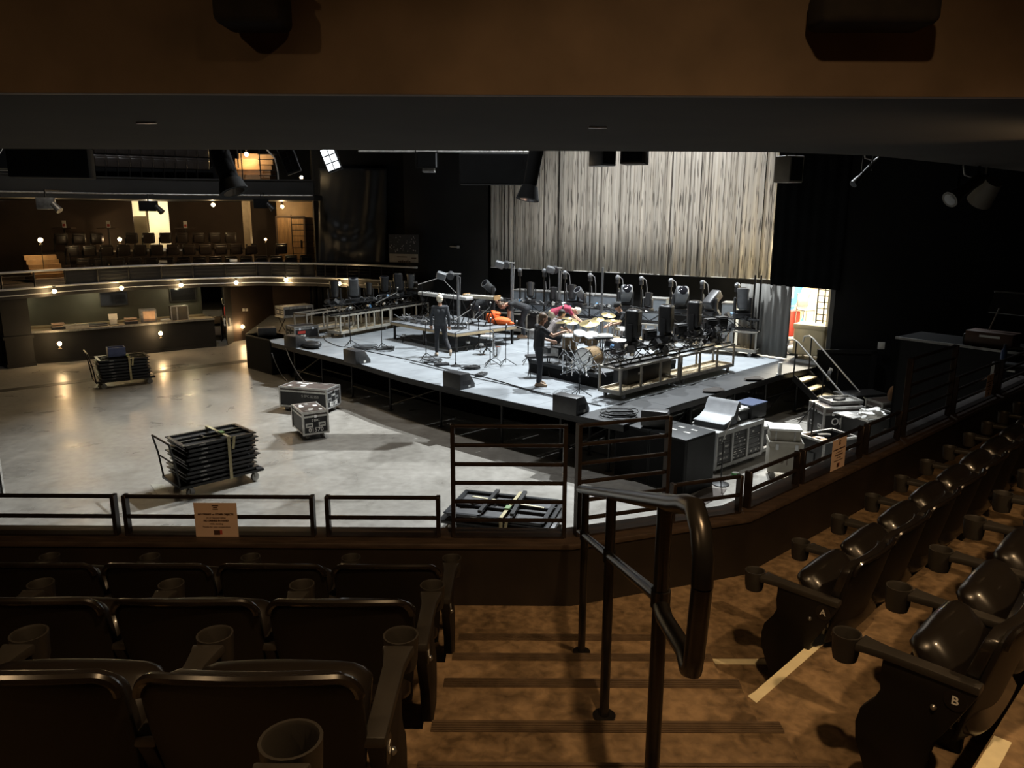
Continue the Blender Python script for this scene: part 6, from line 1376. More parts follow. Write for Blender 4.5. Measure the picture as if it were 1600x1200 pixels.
for k in range(3):
    x0 = LR*k/3 + 0.04; x1 = LR*(k+1)/3 - 0.04; z = 0.19
    while z < hR - 0.10:
        h_ = rr.choice((0.05, 0.09, 0.13)); h_ = min(h_, hR-0.08-z); u = part('rack_unit', MB().bx(x0, x1, 0.02, 0.3, z, z+h_-0.008), M_gear, RK)
        for j in range(rr.randint(1, 4)): xx = rr.uniform(x0+0.03, x1-0.05); part('panel_mark', MB().bx(xx, xx+rr.uniform(0.015, 0.07), 0.016, 0.02, z+h_*0.3, z+h_*0.6), rr.choice((M_alu, M_paper, M_alud)), u)
        z += h_
for x in (0.12, LR/2, LR-0.12):
    for y in (0.1, DR-0.1): put('caster', CASTER, RK, (x, y, -0.01))
p = r1 + d*0.12 + nn*0.05; t = thing('amp_rack', 'smaller open rack at the end of the grey-framed rack', 'rack', (p.x, p.y, 0), rzr); part('shell', MB().bx(0, 0.6, 0, 0.03, 0.1, 0.16).bx(0, 0.6, 0, 0.6, 0.62, 0.68).bx(0, 0.04, 0, 0.6, 0.1, 0.68).bx(0.56, 0.6, 0, 0.6, 0.1, 0.68).bx(0, 0.6, 0.57, 0.6, 0.1, 0.68), fm_, t); part('unit', MB().bx(0.06, 0.54, 0.1, 0.5, 0.17, 0.4), M_gear, t); part('unit', MB().bx(0.06, 0.54, 0.1, 0.5, 0.41, 0.6), M_gear, t)
for x in (0.1, 0.5): put('caster', CASTER, t, (x, 0.3, -0.02))
cpos = r0 + d*0.55 + nn*0.42; t = thing('mixing_console', 'mixing console under a grey cover with raised meter bridge on the rack', 'console', (cpos.x, cpos.y, hR + 0.04), rzr - PI/2 + 0.15); t.scale = (0.85, 0.85, 0.85)
prof = [(-0.42, 0), (0.38, 0), (0.42, 0.5), (0.36, 0.56), (0.30, 0.50), (0.16, 0.26), (-0.1, 0.16), (-0.42, 0.13)]
M_cover = mat('grey_dust_cover', (0.22, 0.23, 0.24), 0.4, 0, 0.15, 5); part('body', MB().extr(prof, 'x', -0.40, 0.40), M_gear, t); 
prof2 = [(-0.44, 0.13), (-0.1, 0.17), (0.16, 0.275), (0.30, 0.515), (0.36, 0.575), (0.43, 0.52), (0.45, 0.40), (0.47, 0.40), (0.45, 0.54), (0.37, 0.60), (0.28, 0.53), (0.14, 0.295), (-0.1, 0.19), (-0.44, 0.15)]
part('cover', MB().extr(prof2, 'x', -0.42, 0.42), M_cover, t); part('cover_mark', MB().box((0.1, 0.215, 0.385), (0.10, 0.10, 0.006), (1.03, 0, 0)), M_inkred, t); part('side_trim', MB().bx(-0.45, -0.42, -0.44, 0.44, 0, 0.06), M_alu, t)
for i, (u, v, w_, d2, h_, m, lab) in enumerate(((1.15, 0.35, 0.5, 0.35, 0.24, M_gear, 'dark equipment box with papers on the rack'), (1.75, 0.35, 0.6, 0.45, 0.30, M_gear, 'dark blue-topped box at the end of the rack'))):
    q = r0 + d*u + nn*v; t = thing('equipment_box', lab, 'box', (q.x, q.y, hR+0.04), rzr, 'boxes on the rack'); part('body', MB().bx(-w_/2, w_/2, -d2/2, d2/2, 0, h_), m, t, bevel=0.01); part('lid', MB().bx(-w_/2-0.01, w_/2+0.01, -d2/2-0.01, d2/2+0.01, h_, h_+0.03), M_alud if i == 0 else mat('navy_lid', (0.05, 0.07, 0.13), 0.4), t)
q = r0 + d*1.15 + nn*0.35
for i in range(4):
    o = tag(put('paper_sheet', MB().box((0, 0, 0), (0.24, 0.17, 0.004)).mesh('paper_sheet', M_paper if i != 1 else mat('blue_paper', (0.25, 0.36, 0.52), 0.6)), None, (q.x + 0.1*i - 0.15, q.y + 0.07*(i % 2), hR + 0.04 + 0.275 + 0.006*i), (0, 0, rzr + 0.5*i)), ['white paper sheet lowest on the rack box', 'blue paper sheet on the rack box', 'white paper sheet across the blue one', 'topmost white paper sheet on the rack box'][i], 'paper', 'papers on the rack box')
q = r0 + d*0.95 + nn*0.12; t = thing('paper_roll', 'white paper roll leaning on the rack', 'roll', (q.x, q.y, hR+0.05)); part('tube', MB().cone((0, 0, 0.06), (-0.12, 0.1, 0.28), 0.045, n=14), M_paper, t); part('core', MB().cone((0.003, -0.003, 0.055), (0, 0, 0.065), 0.02, n=10), M_ply, t)
# boom stand left of the rack
p = on(1126, 757, 0); t = thing('boom_stand', 'thin boom stand in front of the console rack', 'stand', p, 0); part('pole', MB().tube([(0, 0, 0.02), (0, 0, 0.95)], 0.014), M_blkmetal, t); part('boom', MB().tube([(-0.02, 0, 0.9), (0.16, 0.05, 1.42)], 0.011), M_alu, t); part('base', MB().lathe([(0.17, 0), (0.17, 0.02), (0.03, 0.05)], 16), M_blkmetal, t)
p = on(1149, 742, 0); t = thing('green_tape_roll', 'roll of green and white tape on the floor by the rack', 'tape roll', p); part('roll', MB().lathe([(0.045, 0), (0.08, 0), (0.08, 0.05), (0.045, 0.05)], 18), mat('green_tape', (0.12, 0.36, 0.12), 0.5), t); part('label_disc', MB().lathe([(0.05, 0.051), (0.072, 0.053), (0.05, 0.055)], 18), M_paper, t)
# white trunk and box
p0, p1 = on(1193, 752, 0), on(1240, 762, 0)
cc = on(1220, 752, 0) + Vector((0.12, 0.3, 0)); M_whitec = mat('off_white_trunk', (0.36, 0.33, 0.27), 0.55, 0, 0.12, 4)
t = thing('white_case', 'tall off-white trunk on casters behind the corner guard rail', 'case', (cc.x, cc.y, 0), -0.2); part('body', MB().bx(-0.32, 0.32, -0.26, 0.26, 0.16, 0.80), M_whitec, t, bevel=0.01); part('lid', MB().bx(-0.34, 0.34, -0.28, 0.28, 0.72, 0.82), M_whitec, t, bevel=0.008)
for x in (-0.18, 0.2): part('latch', MB().bx(x-0.03, x+0.03, -0.295, -0.28, 0.66, 0.78), M_steel, t)
put('lettering', text_mesh('S |', 0.16, M_ink, 0.0), t, (-0.02, -0.262, 0.42), (PI/2, 0, 0))
for x in (-0.22, 0.22):
    for y in (-0.16, 0.16): put('caster', CASTER, t, (x, y, 0), scale=(1.2, 1.2, 1.2))
t = thing('white_tote', 'off-white lidded tote sitting on the white trunk', 'box', (cc.x - 0.02, cc.y + 0.02, 0.82), -0.2); part('body', MB().bx(-0.30, 0.30, -0.22, 0.22, 0, 0.22), M_whitec, t, bevel=0.012); part('lid', MB().bx(-0.32, 0.32, -0.24, 0.24, 0.22, 0.27), M_paper, t, bevel=0.01); part('rib', MB().bx(-0.2, -0.17, -0.235, -0.22, 0, 0.22).bx(0.17, 0.2, -0.235, -0.22, 0, 0.22), M_alud, t)
# stencilled case and its neighbours
cc = on(1302, 690, 0) + Vector((0.15, 0.35, 0)); flight_case((cc.x, cc.y, 0), 0.12, 1.0, 0.7, 0.86, 'tall black case stencilled OMAN beside the stage stair', False, M_caselid, group='cases at stage right', edge=M_alud)
mc = bpy.data.objects['flight_case.005']; put('lettering', text_mesh('OMAN', 0.24, M_paper, 0.004), mc, (0.05, -0.362, 0.50), (PI/2, 0, 0)); part('sticker', MB().bx(-0.05, 0.18, -0.363, -0.352, 0.62, 0.68), M_paper, mc)
cc2 = cc + Vector((0.12, 0.1, 0.88)); t = thing('shallow_tray_case', 'shallow grey open tray lying on the stencilled case', 'tray', cc2, 0.2); part('tray', MB().bx(-0.42, 0.42, -0.3, 0.3, 0, 0.03), M_alud, t); part('rim', MB().bx(-0.42, 0.42, -0.3, -0.27, 0, 0.09).bx(-0.42, 0.42, 0.27, 0.3, 0, 0.09).bx(-0.42, -0.39, -0.3, 0.3, 0, 0.09).bx(0.39, 0.42, -0.3, 0.3, 0, 0.09), M_alud, t); part('tools', MB().box((0, 0.05, 0.06), (0.3, 0.16, 0.05), (0, 0, 0.4)), M_gear, t)
def open_case(px, py, L_, W_, H_, rz, lab, dz=0.0, cont=None):
    p = on(px, py, dz); t = thing('open_road_case', lab, 'case', p, rz, 'cases at stage right')
    for y0, y1, x0, x1 in ((-W_/2, -W_/2+0.02, -L_/2, L_/2), (W_/2-0.02, W_/2, -L_/2, L_/2), (-W_/2, W_/2, -L_/2, -L_/2+0.02), (-W_/2, W_/2, L_/2-0.02, L_/2)): part('wall', MB().bx(x0, x1, y0, y1, 0.0, H_), M_case, t)
    part('bottom', MB().bx(-L_/2, L_/2, -W_/2, W_/2, 0, 0.02), M_case, t)
    part('rim', MB().bx(-L_/2-0.01, L_/2+0.01, -W_/2-0.012, -W_/2+0.03, H_-0.04, H_+0.01).bx(-L_/2-0.01, L_/2+0.01, W_/2-0.03, W_/2+0.012, H_-0.04, H_+0.01).bx(-L_/2-0.012, -L_/2+0.03, -W_/2, W_/2, H_-0.04, H_+0.01).bx(L_/2-0.03, L_/2+0.012, -W_/2, W_/2, H_-0.04, H_+0.01), M_alu, t)
    for x in (-L_/2, L_/2):
        for y in (-W_/2, W_/2): part('corner_edge', MB().bx(x-0.02, x+0.02, y-0.02, y+0.02, 0, H_), M_alud, t)
    part('latch', MB().bx(-0.05, 0.05, -W_/2-0.02, -W_/2, H_*0.5, H_*0.65), M_chrome, t); part('latch', MB().bx(L_*0.3-0.05, L_*0.3+0.05, -W_/2-0.02, -W_/2, H_*0.5, H_*0.65), M_chrome, t)
    if cont: cont(t, L_, W_, H_)
    return t
def tools(t, L_, W_, H_):
    rr = random.Random(int(L_*100))
    for k in range(7): part('contents', MB().box((rr.uniform(-L_*0.35, L_*0.35), rr.uniform(-W_*0.3, W_*0.3), H_ - rr.uniform(0.04, 0.12)), (rr.uniform(0.1, 0.3), rr.uniform(0.06, 0.15), 0.05), (0, 0, rr.uniform(0, 3))), rr.choice((M_gear, M_alud, M_paper, M_gear)), t)
open_case(1290, 722, 1.0, 0.7, 0.62, 0.45, 'open road case full of small gear behind the paper notice', 0, tools)
open_case(1358, 692, 1.15, 0.75, 0.72, 0.45, 'open road case with grey lids, right of the stencilled case', 0, tools)
p = on(1340, 692, 0); t = thing('metal_sheet', 'grey metal sheet laid across the open cases', 'sheet', (p.x - 0.05, p.y - 0.05, 0.735), 0.45); part('sheet', MB().bx(-0.55, 0.45, -0.3, 0.3, 0, 0.03), M_alud, t, bevel=0.008); part('label_sheet', MB().bx(-0.45, -0.2, 0.0, 0.2, 0.03, 0.034), M_paper, t)
open_case(1436, 676, 1.15, 0.7, 0.62, 0.35, 'empty open black case with bright rim at the black wall', 0)
cc = on(1385, 676, 0); flight_case((cc.x, cc.y + 0.2, 0), 0.3, 0.7, 0.55, 0.80, 'upright black case with white label at stage right', False, M_caselid, group='cases at stage right', edge=M_alud); uc = bpy.data.objects['flight_case.006']; part('sticker', MB().bx(0.05, 0.25, -0.29, -0.282, 0.28, 0.44), M_paper, uc)
q = on(1360, 655, 0.8); t = thing('crumpled_plastic', 'crumpled white plastic lying on the cases', 'plastic', (q.x, q.y, 0.83)); lumpy('body', (0, 0, 0.1), 0.2, (1.2, 0.9, 0.7), M_paper, t, 21, 0.4); lumpy('fold', (0.2, 0.05, 0.06), 0.12, (1.3, 0.8, 0.6), M_paper, t, 22, 0.4)
t0_ = on(1345, 668, 0); t = thing('work_table', 'dark work table behind the open cases', 'table', (t0_.x + 0.1, t0_.y + 0.45, 0), 0.25); part('table_top', MB().bx(-0.6, 0.6, -0.3, 0.3, 0.78, 0.82), M_gear, t); 
for x in (-0.5, 0.5):
    for y in (-0.24, 0.24): part('leg', MB().bx(x-0.02, x+0.02, y-0.02, y+0.02, 0, 0.78), M_blkmetal, t)
part('front_sheet', MB().bx(-0.55, -0.35, -0.31, -0.3, 0.6, 0.8), M_paper, t)
q = on(1384, 668, 0.2); t = thing('guitar_rack', 'brown guitar leaning upright among the cases', 'guitar', (q.x + 0.1, q.y + 0.1, 0.95), 0.4, rot=(0.0, 0.35, 0.4)); M_guit = mat('brown_guitar', (0.22, 0.12, 0.06), 0.3); part('body', MB().sphere((0, 0, 0.1), 0.17, 14, 10, (1.0, 0.3, 1.2)), M_guit, t); part('neck', MB().bx(-0.025, 0.025, -0.02, 0.02, 0.25, 0.75), M_cap, t); part('headstock', MB().bx(-0.04, 0.04, -0.015, 0.015, 0.75, 0.9), M_gear, t)
p = on(1264, 720, 0); t = thing('sheet_stand', 'thin dark stand with a boom between trunk and stencilled case', 'stand', p); part('pole', MB().tube([(0, 0, 0.02), (0, 0, 1.35)], 0.02), M_blkmetal, t); part('boom', MB().tube([(0, 0, 1.3), (-0.35, 0.05, 0.75)], 0.012), M_blkmetal, t); part('base', MB().lathe([(0.2, 0), (0.2, 0.02), (0.03, 0.05)], 16), M_blkmetal, t)
q = on(1271, 728, 0) + Vector((0.1, 0.2, 0)); t = thing('cardboard_box', 'small brown cardboard box with white tape beside the trunk', 'box', q, 0.4); M_card = mat('cardboard', (0.42, 0.26, 0.15), 0.8); part('carton', MB().bx(-0.2, 0.2, -0.15, 0.15, 0.3, 0.56), M_card, t); part('tape', MB().bx(-0.205, 0.205, -0.03, 0.03, 0.3, 0.565), M_paper, t); part('pallet', MB().bx(-0.25, 0.25, -0.2, 0.2, 0, 0.3), M_case, t)
p = on(1083, 776, 0); o = tag(put('rubber_mat', MB().prism([on(1080, 800, 0).xy, on(1083, 776, 0).xy, on(1100, 762, 0).xy, on(1135, 765, 0).xy, on(1128, 775, 0).xy], 0, 0.012).mesh('floor_mat', mat('brown_mat', (0.06, 0.045, 0.035), 0.8))), 'dark brown mat on the floor below the subwoofers', 'mat')
# ---- mixing position at the right edge
M_desk = mat('desk_grey', (0.06, 0.058, 0.055), 0.4, 0, 0.2)
a, b = far(1405, 525, 11.0), far(1625, 556, 9.6); dz_ = 4.0
t = thing('mix_desk', 'long dark desk with pale top edge at the right of the hall', 'desk', (a.x, a.y, 0), math.atan2(b.y-a.y, b.x-a.x)); LD = (b-a).length; hD = a.z
part('worktop', MB().bx(0, LD, -0.1, 0.7, hD-0.04, hD), mat('desk_top_grey', (0.008, 0.008, 0.008), 0.9, spec=0.05), t); part('front_edge', MB().bx(0, LD, -0.115, -0.1, hD-0.03, hD+0.004), M_alud, t); part('front_panel', MB().bx(0, LD, 0.0, 0.03, 0, hD-0.04), M_wallk, t); part('end_panel', MB().bx(0, 0.03, 0, 0.7, 0, hD-0.04), M_wallk, t)
q = a.lerp(b, 0.62); rzd = math.atan2(b.y-a.y, b.x-a.x)
t = thing('desk_monitor', 'round-faced device glowing pale on the mix desk', 'device', (q.x, q.y + 0.15, hD), rzd); part('body', MB().bx(-0.14, 0.10, -0.1, 0.1, 0.0, 0.15), M_gear, t, bevel=0.02); part('dial', MB().cone((0.0, -0.105, 0.085), (0.0, -0.10, 0.085), 0.055, n=18), mat('pale_dial', (0.65, 0.78, 0.75), 0.3), t)
q = a.lerp(b, 0.74); t = thing('desk_case', 'brown case with a white label on the mix desk', 'case', (q.x, q.y + 0.2, hD), rzd); part('body', MB().bx(-0.28, 0.3, -0.15, 0.15, 0, 0.2), mat('brown_case', (0.10, 0.05, 0.03), 0.5), t, bevel=0.01); part('label_strip', MB().bx(-0.1, 0.15, -0.158, -0.15, 0.13, 0.16), M_paper, t)
for k in range(6):
    q0 = a.lerp(b, 0.78) + Vector((0, 0.05*k - 0.05, 0)); q1 = a.lerp(b, 1.0) + Vector((0, 0.04*k - 0.05, 0)); cable([Vector((q0.x, q0.y, hD + 0.02)), Vector(((q0.x+q1.x)/2, (q0.y+q1.y)/2 + 0.03*(k % 2), hD + 0.03)), Vector((q1.x, q1.y, hD + 0.02))], 0.008, '%s pale cable of the bundle on the mix desk' % ORD[k], M_alud)
q = a.lerp(b, 0.60); t = thing('rack_tower', 'dark equipment tower with small lit displays below the mix desk', 'rack', (q.x + 0.1, q.y - 0.75, 0), rzd); hh = hD - 0.12
part('shell', MB().bx(-0.3, 0.35, 0, 0.5, 0, hh), M_gear, t); part('frame', MB().bx(-0.33, -0.29, -0.02, 0.03, 0, hh).bx(0.34, 0.38, -0.02, 0.03, 0, hh), M_alud, t)
for k in range(5): part('unit', MB().bx(-0.27, 0.32, -0.015, 0.0, hh - 0.12 - 0.11*k, hh - 0.03 - 0.11*k), M_lens, t); part('display', MB().bx(-0.2 + 0.05*k, -0.06 + 0.05*k, -0.02, -0.015, hh - 0.09 - 0.11*k, hh - 0.07 - 0.11*k), M_paper, t)
q = a.lerp(b, 0.70); t = thing('water_bottle', 'blue water bottle standing on the tower in front of the desk', 'bottle', (q.x - 0.15, q.y - 0.45, hh), 0); part('body', MB().lathe([(0.03, 0), (0.035, 0.02), (0.035, 0.16), (0.014, 0.2), (0.014, 0.23)], 14), mat('blue_bottle', (0.05, 0.09, 0.20), 0.2), t); part('cap', MB().cone((0, 0, 0.23), (0, 0, 0.25), 0.016, n=10), M_gear, t)
q = far(1600, 545, 10.4); t = thing('tilted_panel', 'tilted dark panel on a thin strut above the mix desk', 'panel', (b.x, b.y + 0.4, hD), rzd); part('panel', MB().box((0.05, 0.1, 0.56), (1.0, 0.03, 0.30), (-0.5, 0, 0)), M_gear, t); part('strut', MB().tube([(-0.42, -0.1, 0), (-0.32, 0.02, 0.5)], 0.01), M_alud, t); part('edge', MB().box((0.05, 0.17, 0.70), (1.02, 0.03, 0.02), (-0.5, 0, 0)), M_alud, t)
# ================================================================== people
import numpy as np
M_skin = mat('skin', (0.52, 0.30, 0.20), 0.55, 0, 0.06, 8); M_lip = mat('lips', (0.38, 0.15, 0.11), 0.5); M_eye = mat('eye_dark', (0.03, 0.02, 0.02), 0.3)
def standing():
    J = dict(pelvis=(0, 0, .95), chest=(0, 0, 1.30), neck=(0, -.01, 1.47), head=(0, .02, 1.635))
    for s, n in ((-1, 'L'), (1, 'R')):
        J.update({'sh'+n: (s*.185, -.01, 1.41), 'el'+n: (s*.235, -.03, 1.13), 'wr'+n: (s*.235, .06, .89), 'hip'+n: (s*.09, 0, .92), 'kn'+n: (s*.10, .02, .50), 'an'+n: (s*.10, -.02, .09), 'toe'+n: (s*.115, .15, .035)})
    return J
def person(loc, rz, J, lab, shirt, trousers, shoes, hair, sleeves='short', legs='long', look=(0, 1, 0), curl=0.6, h=1.75, cap=None, bun=False, skirted=False):
    k = h/1.75; V = {a: Vector(b)*k for a, b in J.items()}
    prims = []   # p, q, r0, r1, material index
    SH, TR, SK, SO, LI, EY = 0, 1, 2, 3, 4, 5
    def c(p, q, r0, r1, m): prims.append((Vector(p), Vector(q), r0*k, r1*k, m))
    up = (V['chest'] - V['pelvis']).normalized(); across = (V['shR'] - V['shL']).normalized(); fw = up.cross(across).normalized() * -1
    fw = across.cross(up).normalized() * -1
    ah = (V['hipR'] - V['hipL']).normalized()
    for s in (-1, 1):
        c(V['pelvis'] + ah*s*.06*k, V['pelvis'].lerp(V['chest'], .5) + across*s*.055*k, .125, .112, SH)
        c(V['pelvis'].lerp(V['chest'], .5) + across*s*.055*k, V['chest'] + across*s*.075*k, .112, .118, SH)
    c(V['shL'], V['shR'], .072, .072, SH); c(V['chest'] + across*.08*k, V['shR'], .11, .07, SH); c(V['chest'] - across*.08*k, V['shL'], .11, .07, SH)
    c(V['neck'] - (V['neck']-V['chest'])*.25, V['neck'].lerp(V['head'], .5), .062, .052, SK)
    for n in 'LR':
        hp = V['pelvis'].lerp(V['hip'+n], 1.0)
        c(V['pelvis'] - up*.03*k, hp, .12, .11, TR); c(hp, V['kn'+n], .098, .064, TR if True else SK)
        if legs == 'long': c(V['kn'+n], V['an'+n] + (V['kn'+n]-V['an'+n])*.12, .064, .056, TR); c(V['an'+n] + (V['kn'+n]-V['an'+n])*.12, V['an'+n], .044, .042, SK)
        else: c(V['kn'+n], V['kn'+n].lerp(V['an'+n], .35), .056, .058, SK); c(V['kn'+n].lerp(V['an'+n], .35), V['an'+n], .058, .04, SK)
        heel = V['an'+n] - (V['toe'+n]-V['an'+n])*.28; heel.z = V['an'+n].z - .045*k if V['an'+n].z > .12*k else .04*k
        c(V['an'+n], heel, .045, .040, SO); c(heel, V['toe'+n], .041, .038, SO); c(V['an'+n], V['an'+n].lerp(V['toe'+n], .6), .045, .04, SO)
        sm = SH; c(V['sh'+n], V['sh'+n].lerp(V['el'+n], .6), .066, .054, SH); c(V['sh'+n].lerp(V['el'+n], .6), V['el'+n], .046 if sleeves == 'short' else .052, .042 if sleeves == 'short' else .046, SK if sleeves == 'short' else SH)
        c(V['el'+n], V['wr'+n], .041 if sleeves == 'short' else .046, .029 if sleeves == 'short' else .038, SK if sleeves == 'short' else SH)
        # hand: palm, four fingers, thumb
        d = (V['wr'+n]-V['el'+n]).normalized(); sd = d.cross(fw if abs(d.dot(fw)) < .9 else up).normalized(); pal = d.cross(sd).normalized(); s = -1 if n == 'L' else 1
        w0 = V['wr'+n]; pm_ = w0 + d*.075*k
        for o_ in (-.020, 0.0, .020): c(w0 + sd*o_*.6*k, pm_ + sd*o_*1.1*k, .022, .019, SK)
        for i_, (o_, ln) in enumerate(((-.033, .062), (-.011, .075), (.011, .070), (.033, .055))):
            a0 = pm_ + sd*o_*k; a1 = a0 + (d*math.cos(curl*.5) + pal*math.sin(curl*.5))*ln*.55*k; a2 = a1 + (d*math.cos(curl*1.4) + pal*math.sin(curl*1.4))*ln*.5*k
            c(a0, a1, .0105, .0098, SK); c(a1, a2, .0098, .0085, SK)
        th0 = w0 + d*.025*k + sd*-.03*k; th1 = th0 + (d*.6 - sd*.7 + pal*.25).normalized()*.04*k; c(th0, th1, .014, .0115, SK); c(th1, th1 + (d*.9 + pal*.3).normalized()*.035*k, .0115, .0095, SK)
    # head
    hd = V['head']; hu = (hd - V['neck']).normalized(); hf = Vector(look).normalized(); hf = (hf - hu*hf.dot(hu)).normalized(); hx_ = hf.cross(hu).normalized()
    def hp_(x, y, z): return hd + (hx_*x + hf*y + hu*z)*k
    c(hp_(0, -.018, .035), hp_(0, .012, .03), .088, .084, SK); c(hp_(0, .02, -.03), hp_(0, .03, -.075), .070, .048, SK); c(hp_(0, .095, .012), hp_(0, .108, -.022), .010, .016, SK)
    c(hp_(-.026, .078, -.062), hp_(.026, .078, -.062), .011, .011, LI)
    for s in (-1, 1): c(hp_(s*.033, .084, .016), hp_(s*.034, .084, .016), .012, .012, EY); c(hp_(s*.082, -.01, .015), hp_(s*.086, -.016, -.02), .016, .012, SK)
    mb = MB()
    for p, q, r0, r1, m in prims:
        mb.sphere(p, r0, 12, 8); mb.sphere(q, r1, 12, 8)
        if (q-p).length > 1e-4: mb.cone(p, q, r0, r1, 12)
    me0 = bpy.data.meshes.new('body_source'); me0.from_pydata(mb.v, [], mb.f); ob = bpy.data.objects.new('body_source', me0); C.objects.link(ob)
    rm = ob.modifiers.new('remesh', 'REMESH'); rm.mode = 'VOXEL'; rm.voxel_size = 0.0085; sm_ = ob.modifiers.new('smooth', 'SMOOTH'); sm_.iterations = 4; sm_.factor = 0.5
    me = bpy.data.meshes.new_from_object(ob.evaluated_get(bpy.context.evaluated_depsgraph_get())); bpy.data.objects.remove(ob); bpy.data.meshes.remove(me0)
    n = len(me.polygons); cen = np.empty(n*3, np.float32); me.polygons.foreach_get('center', cen); cen = cen.reshape(-1, 3); best = np.full(n, 1e9, np.float32); idx = np.zeros(n, np.int32)
    for p, q, r0, r1, m in prims:
        p_, q_ = np.array(p), np.array(q); d = q_ - p_; L2 = max(1e-9, float(d @ d)); t_ = np.clip(((cen - p_) @ d)/L2, 0, 1)
        ds = np.linalg.norm(cen - (p_ + t_[:, None]*d), axis=1) - (r0 + (r1-r0)*t_); w_ = ds < best; best[w_] = ds[w_]; idx[w_] = m
    # hem of the shirt above the hips
    up_ = np.array(up); ph_ = np.array(V['pelvis']); low = ((cen - ph_) @ up_ < -0.02*k) & (idx == SH); idx[low] = TR
    for m in (shirt, trousers, M_skin, shoes, M_lip, M_eye): me.materials.append(m)
    me.polygons.foreach_set('material_index', idx); me.polygons.foreach_set('use_smooth', [True]*n); me.update(); me.name = 'body'
    t = thing('person', lab, 'person', loc, rz, 'people working on the stage'); put('body', me, t)
    hb = MB(); R_ = Matrix((hx_, hf, hu)).transposed()
    for (x, y, z, r, sc) in ((0, -.022, .05, .096, (1, 1.05, .95)), (0, -.045, .0, .085, (1, .8, 1.0))):
        hb.sphere(hp_(x, y, z), r*k, 14, 10, sc, R_)
    part('hair', hb, hair, t)
    if bun: part('hair_bun', MB().sphere(hp_(0, -.03, .15), .045*k, 12, 8), hair, t)
    if cap:
        part('cap', MB().sphere(hp_(0, -.01, .062), .102*k, 14, 10, (1, 1.06, .85), R_), cap, t); part('cap_brim', MB().box(hp_(0, .12, .055), (.14*k, .11*k, .012), R_), cap, t)
    return t, V
M_dkgrey = mat('charcoal_jersey', (0.040, 0.043, 0.048), 0.85, 0, 0.2, 6); M_blkcl = mat('black_cotton', (0.020, 0.021, 0.023), 0.85, 0, 0.25, 6); M_dkjean = mat('dark_trousers', (0.024, 0.025, 0.029), 0.85, 0, 0.25, 6)
M_shoeL = mat('pale_shoes', (0.42, 0.33, 0.24), 0.6); M_shoeK = mat('tan_shoes', (0.30, 0.20, 0.12), 0.6); M_blond = mat('white_blond_hair', (0.68, 0.62, 0.48), 0.6, 0, 0.2, 20); M_brownh = mat('brown_hair', (0.11, 0.065, 0.035), 0.6, 0, 0.3, 20); M_dkhair = mat('dark_hair', (0.022, 0.017, 0.014), 0.6, 0, 0.3, 20)
M_maroon = mat('maroon_cotton', (0.28, 0.03, 0.06), 0.85, 0, 0.15, 6); M_tan = mat('tan_trousers', (0.36, 0.30, 0.20), 0.85, 0, 0.15, 6); M_plaid = mat('grey_plaid', (0.22, 0.19, 0.18), 0.85, 0, 0.4, 14)
# walking, seen from behind
J = standing(); J.update(pelvis=(0, 0, .93), hipL=(-.09, 0, .90), hipR=(.09, 0, .90), knL=(-.10, .07, .49), anL=(-.11, .05, .09), toeL=(-.13, .22, .035), knR=(.15, -.06, .50), anR=(.26, -.32, .20), toeR=(.27, -.22, .06), elL=(-.26, .05, 1.13), wrL=(-.25, .16, .90), elR=(.25, -.10, 1.13), wrR=(.26, -.02, .90))
p = on(686, 556, SZ); person((p.x + 0.05, p.y, SZ), 0.15, J, 'person in charcoal sweater walking away across the stage', M_dkgrey, M_dkjean, M_shoeL, M_blond, 'long', look=(0.05, 1, -0.05), h=1.78, bun=True)
# standing at the drum riser, one arm reaching out
J = standing(); J.update(chest=(0, .02, 1.30), neck=(0, .05, 1.46), head=(0, .10, 1.62), shR=(.18, .04, 1.40), elR=(.22, .30, 1.24), wrR=(.20, .52, 1.32), elL=(-.22, .10, 1.12), wrL=(-.12, .34, 1.06), toeR=(.13, .16, .035), toeL=(-.11, .17, .035), anL=(-.10, .05, .09), knL=(-.1, .06, .5))
p = on(841, 603, SZ); person((p.x, p.y, SZ), -PI/2 + 0.15, J, 'standing person in black reaching towards the drums', M_blkcl, M_dkjean, M_shoeK, M_brownh, 'short', look=(0, 1, -0.15), h=1.80)
# bending over the orange sacks, facing left
B = dict(pelvis=(0, -.10, .92), chest=(0, .27, 1.06), neck=(0, .44, 1.05), head=(0, .60, 1.00))
J = standing(); J.update(B); J.update(shL=(-.185, .38, 1.06), shR=(.185, .38, 1.06), elL=(-.2, .40, .78), elR=(.2, .40, .78), wrL=(-.16, .42, .55), wrR=(.16, .42, .55), hipL=(-.09, -.10, .90), hipR=(.09, -.10, .90), knL=(-.10, .02, .50), knR=(.10, .02, .50), anL=(-.1, -.06, .09), anR=(.1, -.06, .09), toeL=(-.11, .12, .035), toeR=(.11, .12, .035))
p = on(812, 524, SZ); person((0.34, 25.75, SZ), PI/2 + 0.1, J, 'person in black tee bending over the orange sacks', M_blkcl, M_dkjean, M_shoeK, M_brownh, 'short', look=(0, .4, -1), curl=0.9, h=1.95)
p = on(748, 520, SZ); person((-1.12, 26.45, SZ), -PI/2 + 0.1, J, 'person all in black bending down left of the orange sacks', M_blkcl, M_dkjean, M_shoeK, M_dkhair, 'long', look=(0, .4, -1), curl=0.9, h=2.0)
# bending behind the cymbals in maroon
J2 = dict(J); J2.update(elL=(-.2, .55, .82), elR=(.2, .55, .82), wrL=(-.14, .72, .70), wrR=(.14, .72, .70))
p = on(864, 540, SZ); person((p.x + 0.1, p.y + 0.35, SZ), -PI/2 - 0.1, J2, 'person in maroon tee bending behind the cymbals', M_maroon, M_tan, M_shoeK, M_blond, 'short', look=(0, .6, -0.8), curl=0.9, h=1.9)
